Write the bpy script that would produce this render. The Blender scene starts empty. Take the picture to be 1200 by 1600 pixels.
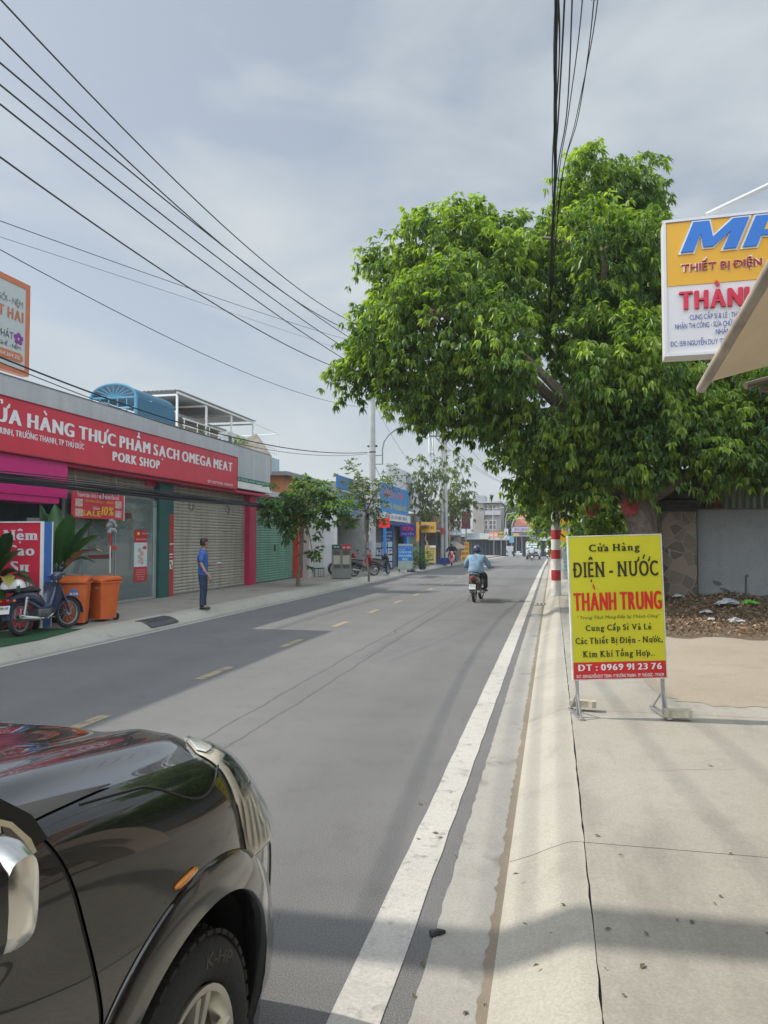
import bpy, bmesh, math, random
import numpy as np
from mathutils import Vector, Matrix, Euler
rad = math.radians
S = bpy.context.scene
COL = S.collection
RNG = random.Random(7)

# ------------------------------------------------------------------ camera, sky, sun, exposure
FPX = 1180.0
YAW = math.atan(264/FPX); PITCH = math.atan(46/FPX); EYE = 1.75
cam = bpy.data.cameras.new('camera'); camo = bpy.data.objects.new('camera', cam); COL.objects.link(camo)
cam.sensor_fit = 'VERTICAL'; cam.sensor_height = 32.0; cam.sensor_width = 24.0
cam.lens = 32.0*FPX/1600; cam.clip_start = 0.05; cam.clip_end = 3000
camo.location = (0, 0, EYE); camo.rotation_euler = (math.pi/2+PITCH, 0, YAW)
S.camera = camo
SUN_EL = rad(47)
world = bpy.data.worlds.new('World'); S.world = world; world.use_nodes = True
wn = world.node_tree.nodes; wl = world.node_tree.links; wn.clear()
w_out = wn.new('ShaderNodeOutputWorld'); w_bg = wn.new('ShaderNodeBackground')
w_sky = wn.new('ShaderNodeTexSky'); w_sky.sky_type = 'NISHITA'; w_sky.sun_disc = False
w_sky.sun_elevation = SUN_EL; w_sky.sun_rotation = rad(270); w_sky.air_density = 1.0; w_sky.dust_density = 2.5; w_sky.ozone_density = 1.2
w_tc = wn.new('ShaderNodeTexCoord')
w_map = wn.new('ShaderNodeMapping'); w_map.inputs['Scale'].default_value = (1.3, 1.1, 3.2); w_map.inputs['Location'].default_value = (3.4, 1.7, .3)
w_map.inputs['Rotation'].default_value = (0.15, 0.1, rad(35))
w_n = wn.new('ShaderNodeTexNoise'); w_n.inputs['Scale'].default_value = 1.9; w_n.inputs['Detail'].default_value = 6; w_n.inputs['Roughness'].default_value = .52
w_n.inputs['Distortion'].default_value = .35
w_r = wn.new('ShaderNodeValToRGB'); w_r.color_ramp.elements[0].position = .40; w_r.color_ramp.elements[1].position = .62
w_r.color_ramp.elements[0].color = (.46, .46, .46, 1); w_r.color_ramp.elements[1].color = (1, 1, 1, 1)
w_mix = wn.new('ShaderNodeMix'); w_mix.data_type = 'RGBA'
w_cl = wn.new('ShaderNodeRGB'); w_cl.outputs[0].default_value = (5.45, 5.95, 6.25, 1)     # thin high cloud, lit from above
wl.new(w_tc.outputs['Generated'], w_map.inputs['Vector']); wl.new(w_map.outputs[0], w_n.inputs['Vector'])
wl.new(w_n.outputs['Fac'], w_r.inputs[0]); wl.new(w_r.outputs[0], w_mix.inputs[0])
wl.new(w_sky.outputs[0], w_mix.inputs[6]); wl.new(w_cl.outputs[0], w_mix.inputs[7])
w_dot = wn.new('ShaderNodeVectorMath'); w_dot.operation = 'DOT_PRODUCT'; w_dot.inputs[1].default_value = (.27, -.80, .53)
w_mr = wn.new('ShaderNodeMapRange'); w_mr.interpolation_type = 'SMOOTHSTEP'; w_mr.inputs[1].default_value = -.1; w_mr.inputs[2].default_value = 1.0; w_mr.inputs[3].default_value = 1.0; w_mr.inputs[4].default_value = 3.9  # sky brightened behind the camera, added to fill the shaded fronts
w_mul = wn.new('ShaderNodeMix'); w_mul.data_type = 'RGBA'; w_mul.blend_type = 'MULTIPLY'; w_mul.inputs[0].default_value = 1.0
wl.new(w_tc.outputs['Generated'], w_dot.inputs[0]); wl.new(w_dot.outputs['Value'], w_mr.inputs[0]); wl.new(w_mix.outputs[2], w_mul.inputs[6]); wl.new(w_mr.outputs[0], w_mul.inputs[7])
wl.new(w_mul.outputs[2], w_bg.inputs[0]); w_bg.inputs[1].default_value = 0.086
wl.new(w_bg.outputs[0], w_out.inputs[0])
sun = bpy.data.lights.new('sun', 'SUN'); suno = bpy.data.objects.new('sun', sun); COL.objects.link(suno)
sun.energy = 3.5; sun.angle = rad(0.55); sun.color = (1.0, .93, .82)
suno.rotation_euler = Vector((.93, .03, -1.0)).to_track_quat('-Z', 'Y').to_euler(); suno.location = (-20, 0, 30)
S.view_settings.view_transform = 'Standard'; S.view_settings.look = 'None'; S.view_settings.gamma = 1; S.view_settings.use_curve_mapping = False
S.view_settings.exposure = 0.40
S.cycles.max_bounces = 6; S.cycles.transparent_max_bounces = 8; S.cycles.caustics_reflective = False; S.cycles.caustics_refractive = False
try: S.cycles.use_denoising = True
except Exception: pass

# ------------------------------------------------------------------ survey helpers: photo measurements to metres
_ca, _sa, _cp, _sp = math.cos(YAW), math.sin(YAW), math.cos(PITCH), math.sin(PITCH)
def _ray(x, y):
    u = (x-600)/FPX; v = -(y-800)/FPX
    return (-_sa*_cp+_ca*u+_sa*_sp*v, _ca*_cp+_sa*u-_ca*_sp*v, _sp+_cp*v)
def G(x, y, z=0.0):
    r = _ray(x, y); t = (z-EYE)/r[2]; return Vector((r[0]*t, r[1]*t, z))
def atX(x, y, X):
    r = _ray(x, y); t = X/r[0]; return Vector((X, r[1]*t, EYE+r[2]*t))
def atY(x, y, Y):
    r = _ray(x, y); t = Y/r[1]; return Vector((r[0]*t, Y, EYE+r[2]*t))
def gz(Y):                                         # the road falls gently away beyond 45 m
    return 0.0 if Y < 45 else -0.009*(min(Y, 150)-45)

# ------------------------------------------------------------------ object helpers
def tag(o, label=None, cat=None, group=None, kind=None):
    if label: o['label'] = label
    if cat: o['category'] = cat
    if group: o['group'] = group
    if kind: o['kind'] = kind
    return o
def thing(name, label, cat, loc=(0, 0, 0), rz=0.0, group=None):
    o = bpy.data.objects.new(name, None); COL.objects.link(o); o.empty_display_size = .1
    o.location = loc; o.rotation_euler = (0, 0, rz); return tag(o, label, cat, group)
def link_mesh(name, me, m, parent=None):
    o = bpy.data.objects.new(name, me); COL.objects.link(o)
    if m is not None:
        for k in (m if isinstance(m, (list, tuple)) else [m]): me.materials.append(k)
    if parent is not None: o.parent = parent
    return o
def copy_tree(o, parent=None):
    c = o.copy(); COL.objects.link(c); c.parent = parent
    for ch in list(o.children): copy_tree(ch, c)
    return c

class MB:
    def __init__(s): s.v = []; s.f = []; s.mi = []; s.cur = 0; s.M = None
    def add(s, vs, fs):
        b = len(s.v)
        for p in vs:
            p = Vector(p)
            s.v.append(tuple(s.M @ p) if s.M is not None else tuple(p))
        for f in fs: s.f.append([b+i for i in f]); s.mi.append(s.cur)
        return s
    def quad(s, a, b, c, d): return s.add([a, b, c, d], [(0, 1, 2, 3)])
    def box(s, x0, x1, y0, y1, z0, z1, bev=0.0):
        if bev > 0:
            bm = bmesh.new(); bmesh.ops.create_cube(bm, size=1)
            for v in bm.verts: v.co = Vector(((x0+x1)/2+v.co.x*(x1-x0), (y0+y1)/2+v.co.y*(y1-y0), (z0+z1)/2+v.co.z*(z1-z0)))
            bmesh.ops.bevel(bm, geom=list(bm.edges), offset=bev, segments=2, profile=.5, affect='EDGES')
            bm.verts.index_update(); s.add([v.co for v in bm.verts], [[v.index for v in f.verts] for f in bm.faces]); bm.free(); return s
        vs = [(x, y, z) for x in (x0, x1) for y in (y0, y1) for z in (z0, z1)]
        return s.add(vs, [(0, 1, 3, 2), (4, 6, 7, 5), (0, 4, 5, 1), (2, 3, 7, 6), (0, 2, 6, 4), (1, 5, 7, 3)])
    def obox(s, c, ax, ay, az, hx, hy, hz):          # box from centre, axes and half sizes
        c, ax, ay, az = Vector(c), Vector(ax).normalized(), Vector(ay).normalized(), Vector(az).normalized()
        vs = [c+ax*hx*i+ay*hy*j+az*hz*k for i in (-1, 1) for j in (-1, 1) for k in (-1, 1)]
        return s.add(vs, [(0, 1, 3, 2), (4, 6, 7, 5), (0, 4, 5, 1), (2, 3, 7, 6), (0, 2, 6, 4), (1, 5, 7, 3)])
    def tube(s, pts, r, n=8, caps=True, flat=1.0):
        pts = [Vector(p) for p in pts]; rs = r if isinstance(r, (list, tuple)) else [r]*len(pts)
        vs = []; fs = []; up = None
        for i, p in enumerate(pts):
            d = (pts[min(i+1, len(pts)-1)]-pts[max(i-1, 0)]).normalized()
            if up is None: up = Vector((0, 0, 1)) if abs(d.z) < .9 else Vector((0, 1, 0))
            a = d.cross(up)
            if a.length < 1e-4: a = d.orthogonal()
            a.normalize(); b = a.cross(d).normalized()
            for k in range(n):
                t = 2*math.pi*k/n; vs.append(p+(a*math.cos(t)+b*math.sin(t)*flat)*rs[i])
        for i in range(len(pts)-1):
            for k in range(n): fs.append((i*n+k, i*n+(k+1) % n, (i+1)*n+(k+1) % n, (i+1)*n+k))
        if caps: fs.append(tuple(range(n))[::-1]); fs.append(tuple((len(pts)-1)*n+k for k in range(n)))
        return s.add(vs, fs)
    def loft(s, secs, n=14, p=2.6, up=(0, 0, 1)):    # secs: (centre, dir, halfwidth, halfheight) superellipse rings
        vs = []; fs = []
        for c, d, hw, hh in secs:
            c = Vector(c); d = Vector(d).normalized(); a = d.cross(Vector(up)).normalized(); b = a.cross(d)
            for k in range(n):
                t = 2*math.pi*k/n; cs, sn = math.cos(t), math.sin(t)
                vs.append(c+a*hw*math.copysign(abs(cs)**(2/p), cs)+b*hh*math.copysign(abs(sn)**(2/p), sn))
        m = len(secs)
        for i in range(m-1):
            for k in range(n): fs.append((i*n+k, i*n+(k+1) % n, (i+1)*n+(k+1) % n, (i+1)*n+k))
        fs.append(tuple(range(n))[::-1]); fs.append(tuple((m-1)*n+k for k in range(n)))
        return s.add(vs, fs)
    def lathe(s, c, axis, prof, n=24, a0=0.0, a1=2*math.pi):   # prof: (along axis, radius)
        c = Vector(c); ax = Vector(axis).normalized(); u = ax.orthogonal().normalized(); w = ax.cross(u)
        full = abs(a1-a0-2*math.pi) < 1e-6; k_n = n if full else n+1; vs = []; fs = []
        for h, r in prof:
            for k in range(k_n):
                t = a0+(a1-a0)*k/n; vs.append(c+ax*h+(u*math.cos(t)+w*math.sin(t))*r)
        for i in range(len(prof)-1):
            for k in range(n):
                k2 = (k+1) % k_n; fs.append((i*k_n+k, i*k_n+k2, (i+1)*k_n+k2, (i+1)*k_n+k))
        return s.add(vs, fs)
    def sphere(s, c, rx, ry, rz, n=16, m=10, z0=-1.0):
        vs = []; fs = []; p0 = math.asin(z0)
        for i in range(m+1):
            p = p0+(math.pi/2-p0)*i/m
            for k in range(n):
                t = 2*math.pi*k/n; vs.append((c[0]+rx*math.cos(p)*math.cos(t), c[1]+ry*math.cos(p)*math.sin(t), c[2]+rz*math.sin(p)))
        for i in range(m):
            for k in range(n): fs.append((i*n+k, i*n+(k+1) % n, (i+1)*n+(k+1) % n, (i+1)*n+k))
        return s.add(vs, fs)
    def grid(s, P):                                   # P: rows of points
        n = len(P); m = len(P[0])
        return s.add([q for r in P for q in r], [(i*m+j, i*m+j+1, (i+1)*m+j+1, (i+1)*m+j) for i in range(n-1) for j in range(m-1)])
    def build(s, name, m, parent=None, smooth=False, world=False, ang=40):
        vs = s.v
        if parent is not None and world:              # given in world metres: bring into the parent's frame
            Mi = (Matrix.Translation(parent_loc(parent)) @ parent.rotation_euler.to_matrix().to_4x4()).inverted()
            vs = [tuple(Mi @ Vector(p)) for p in vs]
        me = bpy.data.meshes.new(name); me.from_pydata(vs, [], s.f); me.update()
        if max(s.mi, default=0) > 0: me.polygons.foreach_set('material_index', s.mi)
        bm = bmesh.new(); bm.from_mesh(me); bmesh.ops.recalc_face_normals(bm, faces=bm.faces); bm.to_mesh(me); bm.free()
        if smooth:
            me.polygons.foreach_set('use_smooth', [True]*len(me.polygons))
            try: me.set_sharp_from_angle(angle=rad(ang))
            except Exception: pass
        return link_mesh(name, me, m, parent)
def parent_loc(o):
    v = Vector(o.location)
    if o.parent is not None: v = v+parent_loc(o.parent)
    return v
SEPARATE = {'leg', 'post', 'banner_picture', 'window_pane', 'shutter', 'shutter_rail', 'slot', 'pillar', 'insulator', 'opening', 'awning', 'antenna', 'door_post', 'pillar_picture', 'notice', 'red_field', 'reflector_fin', 'handle', 'foot', 'headlight', 'posters', 'stay'}
def islands(mb):
    par = list(range(len(mb.v)))
    def find(a):
        while par[a] != a: par[a] = par[par[a]]; a = par[a]
        return a
    for f in mb.f:
        for k in f[1:]:
            a, b = find(f[0]), find(k)
            if a != b: par[b] = a
    groups = {}
    for f in mb.f: groups.setdefault(find(f[0]), []).append(f)
    out = []
    for fs in groups.values():
        ids = sorted({i for f in fs for i in f}); mp = {i: k for k, i in enumerate(ids)}; q = MB(); q.add([mb.v[i] for i in ids], [[mp[i] for i in f] for f in fs]); out.append(q)
    return out
def W(name, mb, m, parent, smooth=False):
    if name in SEPARATE and parent is not None:       # each leg, pane or slot is a part of its own
        for q in islands(mb): o = q.build(name, m, parent, smooth, world=True)
        return o
    return mb.build(name, m, parent, smooth, world=True)

# ------------------------------------------------------------------ materials
MATS = {}
def pm(name, col, rough=.6, var=.12, scale=4.0, bump=0.0, bscale=60.0, metal=0.0, spec=.5, coat=0.0, col2=None, trans=0.0, emit=0.0, detail=5, alpha=1.0):
    if name in MATS: return MATS[name]
    m = bpy.data.materials.new(name); m.use_nodes = True; MATS[name] = m
    nt = m.node_tree; N = nt.nodes; L = nt.links; b = N['Principled BSDF']
    b.inputs['Roughness'].default_value = rough; b.inputs['Metallic'].default_value = metal
    b.inputs['Specular IOR Level'].default_value = spec; b.inputs['Coat Weight'].default_value = coat
    b.inputs['Coat Roughness'].default_value = .03
    tc = N.new('ShaderNodeTexCoord')
    if var > 0:
        n = N.new('ShaderNodeTexNoise'); n.inputs['Scale'].default_value = scale; n.inputs['Detail'].default_value = detail; n.inputs['Roughness'].default_value = .6
        L.new(tc.outputs['Object'], n.inputs['Vector'])
        r = N.new('ShaderNodeValToRGB'); r.color_ramp.elements[0].position = .3; r.color_ramp.elements[1].position = .7
        c2 = col2 or tuple(min(1, c*(1+var)) for c in col)
        r.color_ramp.elements[0].color = tuple(c*(1-var) for c in col)+(1,) if col2 is None else tuple(col)+(1,)
        r.color_ramp.elements[1].color = tuple(c2)+(1,)
        L.new(n.outputs['Fac'], r.inputs[0]); L.new(r.outputs[0], b.inputs['Base Color'])
    else: b.inputs['Base Color'].default_value = tuple(col)+(1,)
    if bump > 0:
        n2 = N.new('ShaderNodeTexNoise'); n2.inputs['Scale'].default_value = bscale; n2.inputs['Detail'].default_value = 4
        bp = N.new('ShaderNodeBump'); bp.inputs['Strength'].default_value = bump; bp.inputs['Distance'].default_value = .01
        L.new(tc.outputs['Object'], n2.inputs['Vector']); L.new(n2.outputs['Fac'], bp.inputs['Height']); L.new(bp.outputs[0], b.inputs['Normal'])
    if trans > 0:
        t = N.new('ShaderNodeBsdfTranslucent'); t.inputs[0].default_value = tuple(col)+(1,)
        mx = N.new('ShaderNodeMixShader'); mx.inputs[0].default_value = trans
        L.new(b.outputs[0], mx.inputs[1]); L.new(t.outputs[0], mx.inputs[2]); L.new(mx.outputs[0], N['Material Output'].inputs[0])
    if emit > 0:
        b.inputs['Emission Color'].default_value = tuple(col)+(1,); b.inputs['Emission Strength'].default_value = emit
    return m
def glass_mat(name, tint=(.85, .92, .92), mixf=.75, rough=.02, grey_film=0.0, ior=1.5):
    if name in MATS: return MATS[name]
    m = bpy.data.materials.new(name); m.use_nodes = True; MATS[name] = m; N = m.node_tree.nodes; L = m.node_tree.links
    N.remove(N['Principled BSDF']); t = N.new('ShaderNodeBsdfTransparent'); t.inputs[0].default_value = tint+(1,)
    g = N.new('ShaderNodeBsdfGlossy'); g.inputs['Roughness'].default_value = rough; g.inputs[0].default_value = (.9, .95, .95, 1)
    f = N.new('ShaderNodeFresnel'); f.inputs[0].default_value = ior; mr = N.new('ShaderNodeMath'); mr.operation = 'MULTIPLY_ADD'; mr.inputs[1].default_value = 1.0; mr.inputs[2].default_value = .05 if ior > 1.3 else .01
    mx = N.new('ShaderNodeMixShader'); L.new(f.outputs[0], mr.inputs[0]); L.new(mr.outputs[0], mx.inputs[0]); L.new(t.outputs[0], mx.inputs[1]); L.new(g.outputs[0], mx.inputs[2])
    if grey_film > 0:
        d = N.new('ShaderNodeBsdfDiffuse'); d.inputs[0].default_value = (.34, .40, .40, 1); m2 = N.new('ShaderNodeMixShader'); m2.inputs[0].default_value = grey_film  # grey film put in to brighten the glass, like reflected sky and road
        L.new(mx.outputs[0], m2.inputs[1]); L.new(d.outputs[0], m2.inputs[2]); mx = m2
    L.new(mx.outputs[0], N['Material Output'].inputs[0]); return m
def foliage_mat(name, dark, light, trans=.35):
    if name in MATS: return MATS[name]
    m = bpy.data.materials.new(name); m.use_nodes = True; MATS[name] = m; N = m.node_tree.nodes; L = m.node_tree.links
    b = N['Principled BSDF']; b.inputs['Roughness'].default_value = .42; b.inputs['Specular IOR Level'].default_value = .45
    a = N.new('ShaderNodeAttribute'); a.attribute_name = 'leaf_tone'
    mx = N.new('ShaderNodeMix'); mx.data_type = 'RGBA'; mx.inputs[6].default_value = dark+(1,); mx.inputs[7].default_value = light+(1,)
    L.new(a.outputs['Fac'], mx.inputs[0]); L.new(mx.outputs[2], b.inputs['Base Color'])
    t = N.new('ShaderNodeBsdfTranslucent'); g = N.new('ShaderNodeMix'); g.data_type = 'RGBA'; g.blend_type = 'MULTIPLY'; g.inputs[0].default_value = 1
    g.inputs[7].default_value = (1.5, 1.6, .5, 1); L.new(mx.outputs[2], g.inputs[6]); L.new(g.outputs[2], t.inputs[0])
    ms = N.new('ShaderNodeMixShader'); ms.inputs[0].default_value = trans; L.new(b.outputs[0], ms.inputs[1]); L.new(t.outputs[0], ms.inputs[2])
    L.new(ms.outputs[0], N['Material Output'].inputs[0]); return m

# ground materials with their own wear
def ground_mat(name, base, dark, light, rough=.85, fine=220, lines=(), stain=None, bump=.25, tracks=(), grain=.14, streak=None, patches=None):
    m = bpy.data.materials.new(name); m.use_nodes = True; MATS[name] = m; N = m.node_tree.nodes; L = m.node_tree.links; b = N['Principled BSDF']
    b.inputs['Roughness'].default_value = rough; b.inputs['Specular IOR Level'].default_value = .3
    tc = N.new('ShaderNodeTexCoord'); P = tc.outputs['Object']
    def noise(sc, det=6, rgh=.6, mp=None):
        n = N.new('ShaderNodeTexNoise'); n.inputs['Scale'].default_value = sc; n.inputs['Detail'].default_value = det; n.inputs['Roughness'].default_value = rgh
        if mp is not None:
            k = N.new('ShaderNodeMapping'); k.inputs['Scale'].default_value = mp; L.new(P, k.inputs[0]); L.new(k.outputs[0], n.inputs['Vector'])
        else: L.new(P, n.inputs['Vector'])
        return n.outputs['Fac']
    def ramp(f, p0, p1, c0, c1):
        r = N.new('ShaderNodeValToRGB'); r.color_ramp.elements[0].position = p0; r.color_ramp.elements[1].position = p1
        r.color_ramp.elements[0].color = c0+(1,); r.color_ramp.elements[1].color = c1+(1,); L.new(f, r.inputs[0]); return r.outputs[0]
    def mix(a, c, fac, bt='MIX'):
        x = N.new('ShaderNodeMix'); x.data_type = 'RGBA'; x.blend_type = bt
        if isinstance(fac, float): x.inputs[0].default_value = fac
        else: L.new(fac, x.inputs[0])
        for i, q in ((6, a), (7, c)):
            if isinstance(q, tuple): x.inputs[i].default_value = q+(1,)
            else: L.new(q, x.inputs[i])
        return x.outputs[2]
    c = ramp(noise(.55, 7, .62), .3, .7, dark, light)
    c = mix(c, base, .45)
    sp = ramp(noise(fine, 3, .7), .32, .68, (1-grain,)*3, (1+grain,)*3); c = mix(c, sp, 1.0, 'MULTIPLY')
    st = ramp(noise(3.0, 8, .7), .52, .75, (1, 1, 1), (.8, .79, .77)); c = mix(c, st, .8, 'MULTIPLY')
    if patches:                                     # wear and oil blotches; on the pavement also painted dapple shade
        for sc_, mp_, th, k in patches: c = mix(c, mix(c, (k, k, k), 1.0, 'MULTIPLY'), ramp(noise(sc_, 7, .68, mp_), th, th+.12, (0, 0, 0), (1, 1, 1)))
    if streak: c = mix(c, ramp(noise(1.0, 6, .6, streak[0]), .42, .72, (1, 1, 1), (streak[1],)*3), 1.0, 'MULTIPLY')
    sx = N.new('ShaderNodeSeparateXYZ'); L.new(P, sx.inputs[0])
    wob = N.new('ShaderNodeMath'); wob.operation = 'MULTIPLY_ADD'; L.new(noise(1.2, 5, .6), wob.inputs[0]); wob.inputs[1].default_value = .12; wob.inputs[2].default_value = -.06
    xw = N.new('ShaderNodeMath'); xw.operation = 'ADD'; L.new(sx.outputs[0], xw.inputs[0]); L.new(wob.outputs[0], xw.inputs[1])
    for X, hw, k in tracks:                         # long stripes of wear: polish from tyres or dark seams
        d = N.new('ShaderNodeMath'); d.operation = 'SUBTRACT'; L.new(xw.outputs[0], d.inputs[0]); d.inputs[1].default_value = X
        e = N.new('ShaderNodeMath'); e.operation = 'ABSOLUTE'; L.new(d.outputs[0], e.inputs[0])
        q = N.new('ShaderNodeMapRange'); q.interpolation_type = 'SMOOTHSTEP'; q.inputs[1].default_value = hw*.4; q.inputs[2].default_value = hw; q.inputs[3].default_value = 1; q.inputs[4].default_value = 0
        L.new(e.outputs[0], q.inputs[0]); c = mix(c, mix(c, (k, k, k), 1.0, 'MULTIPLY'), q.outputs[0])
    if stain:
        s = ramp(noise(stain[1], 6, .65), stain[2], stain[2]+.14, (0, 0, 0), (1, 1, 1)); c = mix(c, stain[0], s)
    L.new(c, b.inputs['Base Color'])
    bp = N.new('ShaderNodeBump'); bp.inputs['Strength'].default_value = bump; bp.inputs['Distance'].default_value = .006; L.new(noise(fine*.8, 3, .6), bp.inputs['Height']); L.new(bp.outputs[0], b.inputs['Normal'])
    return m
M_road = ground_mat('asphalt', (.136, .135, .134), (.110, .110, .111), (.155, .153, .150), .82, 130, bump=.7, grain=.42, patches=((1.3, (1, .25, 1), .60, .90), (7, (1, 1, 1), .66, .80), (26, (1, 1, 1), .72, .72)),
                    tracks=((-3.05, .02, .62), (-2.72, .02, .66), (-1.55, .5, .93), (-3.3, .45, 1.06), (-5.2, .5, .93)))
M_conc = ground_mat('pavement_concrete', (.312, .295, .255), (.243, .23, .198), (.347, .332, .292), .85, 90, stain=((.25, .225, .19), .9, .60), bump=.22, patches=((.8, (1.3, .35, 1), .50, .80), (2.6, (1, .5, 1), .60, .86), (14, (1, 1, 1), .70, .78)))  # broad stretched patches: dirt, and dapple shade put into the colour
M_kerb = ground_mat('kerb_concrete', (.345, .33, .283), (.285, .27, .232), (.39, .372, .325), .82, 80, stain=((.25, .235, .2), 1.6, .62), bump=.2, patches=((2.0, (1.5, .4, 1), .57, .86), (16, (1, .6, 1), .70, .74)))
M_gut = ground_mat('gutter_concrete', (.30, .29, .265), (.25, .24, .22), (.34, .325, .295), .85, 110, stain=((.17, .16, .145), 2.2, .57), bump=.35, patches=((9, (1, .4, 1), .64, .78),))
M_lpave = ground_mat('old_pavement_concrete', (.27, .245, .215), (.21, .19, .165), (.31, .285, .255), .88, 70, stain=((.16, .145, .125), .9, .58), bump=.25)
M_earth = ground_mat('bare_earth', (.26, .22, .17), (.2, .165, .12), (.3, .26, .2), .95, 40, bump=.5)
M_dirt = ground_mat('gutter_silt', (.205, .175, .135), (.15, .125, .095), (.25, .21, .165), .95, 160, bump=.6)
M_sand = ground_mat('sandy_dust', (.295, .253, .198), (.255, .217, .168), (.325, .282, .225), .95, 60, bump=.3)
M_line = ground_mat('road_paint_white', (.42, .405, .372), (.32, .31, .29), (.46, .445, .41), .75, 60, stain=((.19, .185, .178), 8.0, .56), bump=.2, patches=((30, (1, 1, 1), .64, .7),))
M_dash = ground_mat('road_paint_yellow', (.29, .24, .145), (.22, .19, .13), (.33, .27, .16), .75, 60, stain=((.15, .142, .13), 6.0, .50), bump=.2)
# ------------------------------------------------------------------ lettering (built-in font letters, Vietnamese marks drawn here)
import unicodedata
_GL = {}; _LAY = [0]
_fc = bpy.data.curves.new('glyph', 'FONT'); _fo = bpy.data.objects.new('glyph', _fc); COL.objects.link(_fo); _fc.resolution_u = 4
def _glyph(ch, bold, serif):
    k = (ch, bold, serif)
    if k in _GL: return _GL[k]
    _fc.offset = 0.0; _fc.body = ch; bpy.context.view_layer.update()
    me = bpy.data.meshes.new_from_object(_fo.evaluated_get(bpy.context.evaluated_depsgraph_get()))
    vs = [(v.co.x, v.co.y, 0) for v in me.vertices]; fs = [tuple(p.vertices) for p in me.polygons]
    if vs:
        xs = [v[0] for v in vs]; x0, x1 = min(xs), max(xs)
        if serif and ch.isalpha():
            cnt = {}
            for f in fs:
                for i in range(len(f)):
                    e = tuple(sorted((f[i], f[(i+1) % len(f)]))); cnt[e] = cnt.get(e, 0)+1
            for (a, c), n in list(cnt.items()):
                if n == 1:
                    (ax, ay), (cx, cy) = vs[a][:2], vs[c][:2]; l = abs(ax-cx)
                    if abs(ay-cy) < .004 and .03 < l < .2:
                        for lev in (0, .505, .685, .725):
                            if abs(ay-lev) < .03+bold:
                                t = .045 if ay < .3 else -.045; b = len(vs); xa, xb = min(ax, cx)-.07, max(ax, cx)+.07
                                _LAY[0] = (_LAY[0]+1) % 5; q = 3+_LAY[0]; vs += [(xa, ay, q), (xb, ay, q), (xb, ay+t, q), (xa, ay+t, q)]; fs.append((b, b+1, b+2, b+3)); break
            xs = [v[0] for v in vs]; x0, x1 = min(xs), max(xs)
        vs = [(x-x0, y, q) for x, y, q in vs]; w = x1-x0
        if bold > .012 and ch != '.':                # bold: the same letter again, a little to either side and behind
            d = bold; n0 = len(vs); v0, f0 = list(vs), list(fs)
            for k_, s_ in ((9, -1), (18, 1)):
                b = len(vs); vs += [(x+s_*d, y, q-k_) for x, y, q in v0]; fs += [tuple(b+i for i in f) for f in f0]
            vs = [(x+d, y, q) for x, y, q in vs]; w += 2*d
    else: w = .22
    bpy.data.meshes.remove(me); _GL[k] = (vs, fs, w); return _GL[k]
def _bar(vs, fs, x0, y0, x1, y1, t):
    d = Vector((x1-x0, y1-y0)).normalized(); n = Vector((-d.y, d.x))*t/2; b = len(vs)
    _LAY[0] = (_LAY[0]+1) % 7; q = 8+_LAY[0]; vs += [(x0+n.x, y0+n.y, q), (x0-n.x, y0-n.y, q), (x1-n.x, y1-n.y, q), (x1+n.x, y1+n.y, q)]; fs.append((b, b+1, b+2, b+3))
def _arc(vs, fs, pts, t):
    for (a, c) in zip(pts[:-1], pts[1:]): _bar(vs, fs, a[0], a[1], c[0], c[1], t)
def layout(s, bold=.012, serif=False, italic=0.0, gap=.085):
    vs, fs = [], []; x = 0.0; t = min(.115, .065+bold*1.3)
    for cl in s:
        if cl == ' ': x += .26; continue
        dec = unicodedata.normalize('NFD', cl); base = dec[0]; marks = list(dec[1:])
        if base in 'Đđ': marks.append('bar'); base = 'D' if base == 'Đ' else 'd'
        if base == 'i' and any(m in '\u0300\u0301\u0303\u0309' for m in marks): base = 'ı'
        gv, gf, w = _glyph(base, bold, serif); b = len(vs); vs += [(x+px, py, q) for px, py, q in gv]; fs += [tuple(b+i for i in f) for f in gf]
        up = base.isupper(); top = (.70 if up else .52)+bold; cx = x+w/2; lvl = top+.06
        if '\u0302' in marks:
            _bar(vs, fs, cx-.15, lvl, cx, lvl+.11, t); _bar(vs, fs, cx, lvl+.11, cx+.15, lvl, t); lvl += .13; 
        if '\u0306' in marks: _arc(vs, fs, [(cx-.13, lvl+.1), (cx-.08, lvl+.02), (cx, lvl), (cx+.08, lvl+.02), (cx+.13, lvl+.1)], t)
        ox = .1 if '\u0302' in marks else 0
        if '\u0301' in marks: _bar(vs, fs, cx-.06+ox, lvl-.02, cx+.09+ox, lvl+.17, t)
        if '\u0300' in marks: _bar(vs, fs, cx+.06-ox, lvl-.02, cx-.12-ox, lvl+.17, t)
        if '\u0303' in marks: _arc(vs, fs, [(cx-.16, lvl+.02), (cx-.08, lvl+.08), (cx+.02, lvl+.04), (cx+.1, lvl+.01), (cx+.17, lvl+.08)], t)
        if '\u0309' in marks: _arc(vs, fs, [(cx-.07, lvl+.14), (cx, lvl+.18), (cx+.06, lvl+.13), (cx+.02, lvl+.07), (cx, lvl)], t*.9)
        if '\u0323' in marks:
            n = len(vs); vs += [(cx+.065*math.cos(a*math.pi/4), -.17+.065*math.sin(a*math.pi/4), 2) for a in range(8)]; fs.append(tuple(range(n, n+8)))
        if '\u031b' in marks:
            _arc(vs, fs, [(x+w-.06, top-.06), (x+w+.05, top-.02), (x+w+.09, top+.05), (x+w+.07, top+.13)], t)
        if 'bar' in marks:
            if up: _bar(vs, fs, x-.07, .36, x+.24, .36, t*.9)
            else: _bar(vs, fs, x+w*.45, .62, x+w+.08, .62, t*.9)
        x += w+gap
    if italic: vs = [(px+py*italic, py, q) for px, py, q in vs]
    return vs, fs, x-gap
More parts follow.
